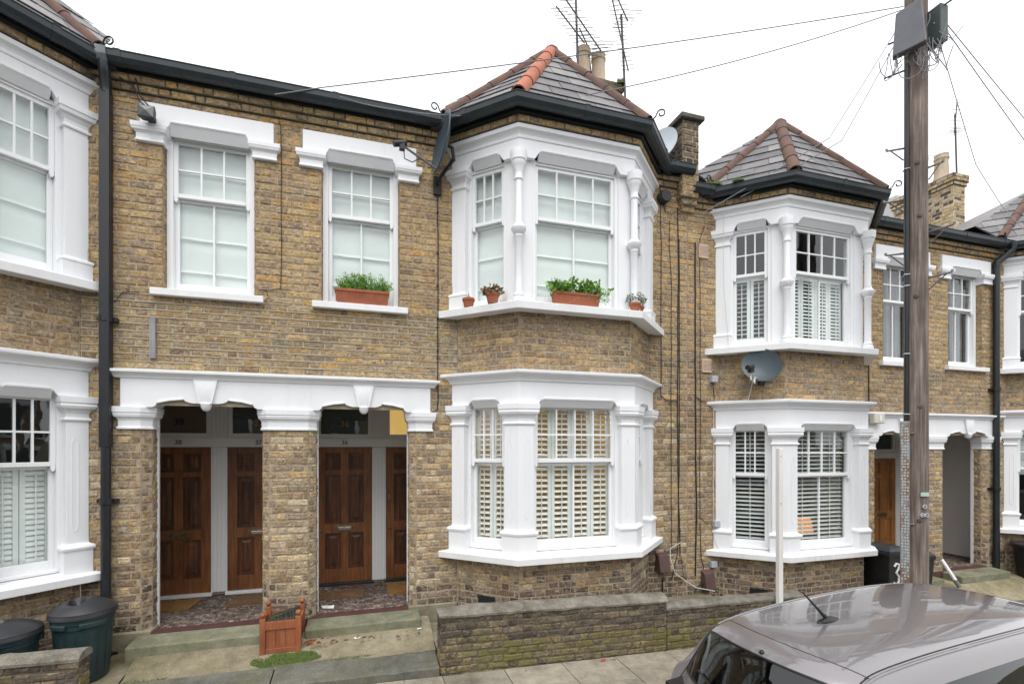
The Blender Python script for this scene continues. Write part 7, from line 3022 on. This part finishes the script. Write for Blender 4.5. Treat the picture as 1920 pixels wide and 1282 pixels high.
# cabin
mb = MB()
mb.box(.35, 3.3, -.60, .60, .18, .24)
cbuild(mb, 'floor_pan', CAR_BLACK)
for x0, ys in ((.72, (-.32, .0, .32)), (1.75, (-.3, .3))):
    for y_ in ys:
        mb = MB()
        ww = .15 if x0 < 1 else .22
        mb.hexa([(x0, y_ - ww, .35), (x0 + .14, y_ - ww, .35), (x0 + .14, y_ + ww, .35), (x0, y_ + ww, .35), (x0 - .16, y_ - ww * .9, .88), (x0 - .05, y_ - ww * .9, .90), (x0 - .05, y_ + ww * .9, .90), (x0 - .16, y_ + ww * .9, .88)])
        st_ = cbuild(mb, 'seat', CAR_SEAT, bevel=.03)
        if y_ != 0:
            mb = MB()
            mb.box(x0 - .21, x0 - .12, y_ - .10, y_ + .10, .92, 1.06)
            mb.v = [cw(v) for v in mb.v]
            mb.build('head_rest', CAR_SEAT, st_, bevel=.03)
mb = MB()
mb.hexa([(2.3, -.58, .55), (2.75, -.58, .55), (2.75, .58, .55), (2.3, .58, .55), (2.35, -.58, .82), (2.75, -.58, .88), (2.75, .58, .88), (2.35, .58, .82)])
cbuild(mb, 'dashboard', CAR_BLACK)
mb = MB()
mb.hexa([(.16, -.55, .40), (.55, -.55, .40), (.55, .55, .40), (.16, .55, .40), (.18, -.55, .80), (.50, -.55, .82), (.50, .55, .82), (.18, .55, .80)])
cbuild(mb, 'parcel_shelf', CAR_BLACK)

# ------------------------------------------------------------------ the other side of the street, seen only as reflections
OPP = pm('opposite_brick', (0.30, 0.22, 0.14), 0.9, (0.20, 0.15, 0.10), 3)
for i in range(5):
    x0 = -14 + i * 7.2
    t = thing('brick_house', (x0 + 3.6, -9.5, -.2), ('leftmost', 'second from left', 'middle', 'second from right', 'rightmost')[i] + ' of five brick houses facing the terrace from across the street', 'house', 'houses across the street')
    mb = MB()
    mb.box(x0, x0 + 7.19, -17, -9.2, -.5, 4.9)
    mb.build('wall', OPP, t)
    mb = MB()
    mb.hexa([(x0, -17.3, 4.9), (x0 + 7.19, -17.3, 4.9), (x0 + 7.19, -8.95, 4.9), (x0, -8.95, 4.9), (x0, -12.7, 6.9), (x0 + 7.19, -12.7, 6.9), (x0 + 7.19, -12.5, 6.9), (x0, -12.5, 6.9)])
    mb.build('roof', SLATE, t)
    for k, (wx, wz, ww, wh) in enumerate(((1.0, 2.9, .95, 1.6), (2.6, 2.9, .95, 1.6), (4.4, 2.9, 2.0, 1.6), (4.4, .5, 2.0, 1.7), (1.0, .3, .9, 2.1), (2.6, .3, .9, 2.1))):
        mb = MB()
        mb.box(x0 + wx - .12, x0 + wx + ww + .12, -9.25, -9.1, wz - .12, wz + wh + .25)
        w_ = mb.build('window', WHITE, t)
        mb = MB()
        mb.box(x0 + wx, x0 + wx + ww, -9.11, -9.09, wz, wz + wh)
        mb.build('pane', FAN_DARK, w_)

# the room behind the shuttered bay is lit from inside
ll = bpy.data.lights.new('room_lamp', 'POINT')
ll.energy = 16
ll.color = (1.0, 0.86, 0.66)
ll.shadow_soft_size = .12
lo_ = bpy.data.objects.new('room_lamp', ll)
put(lo_, (2.5, 6.9, 2.75))
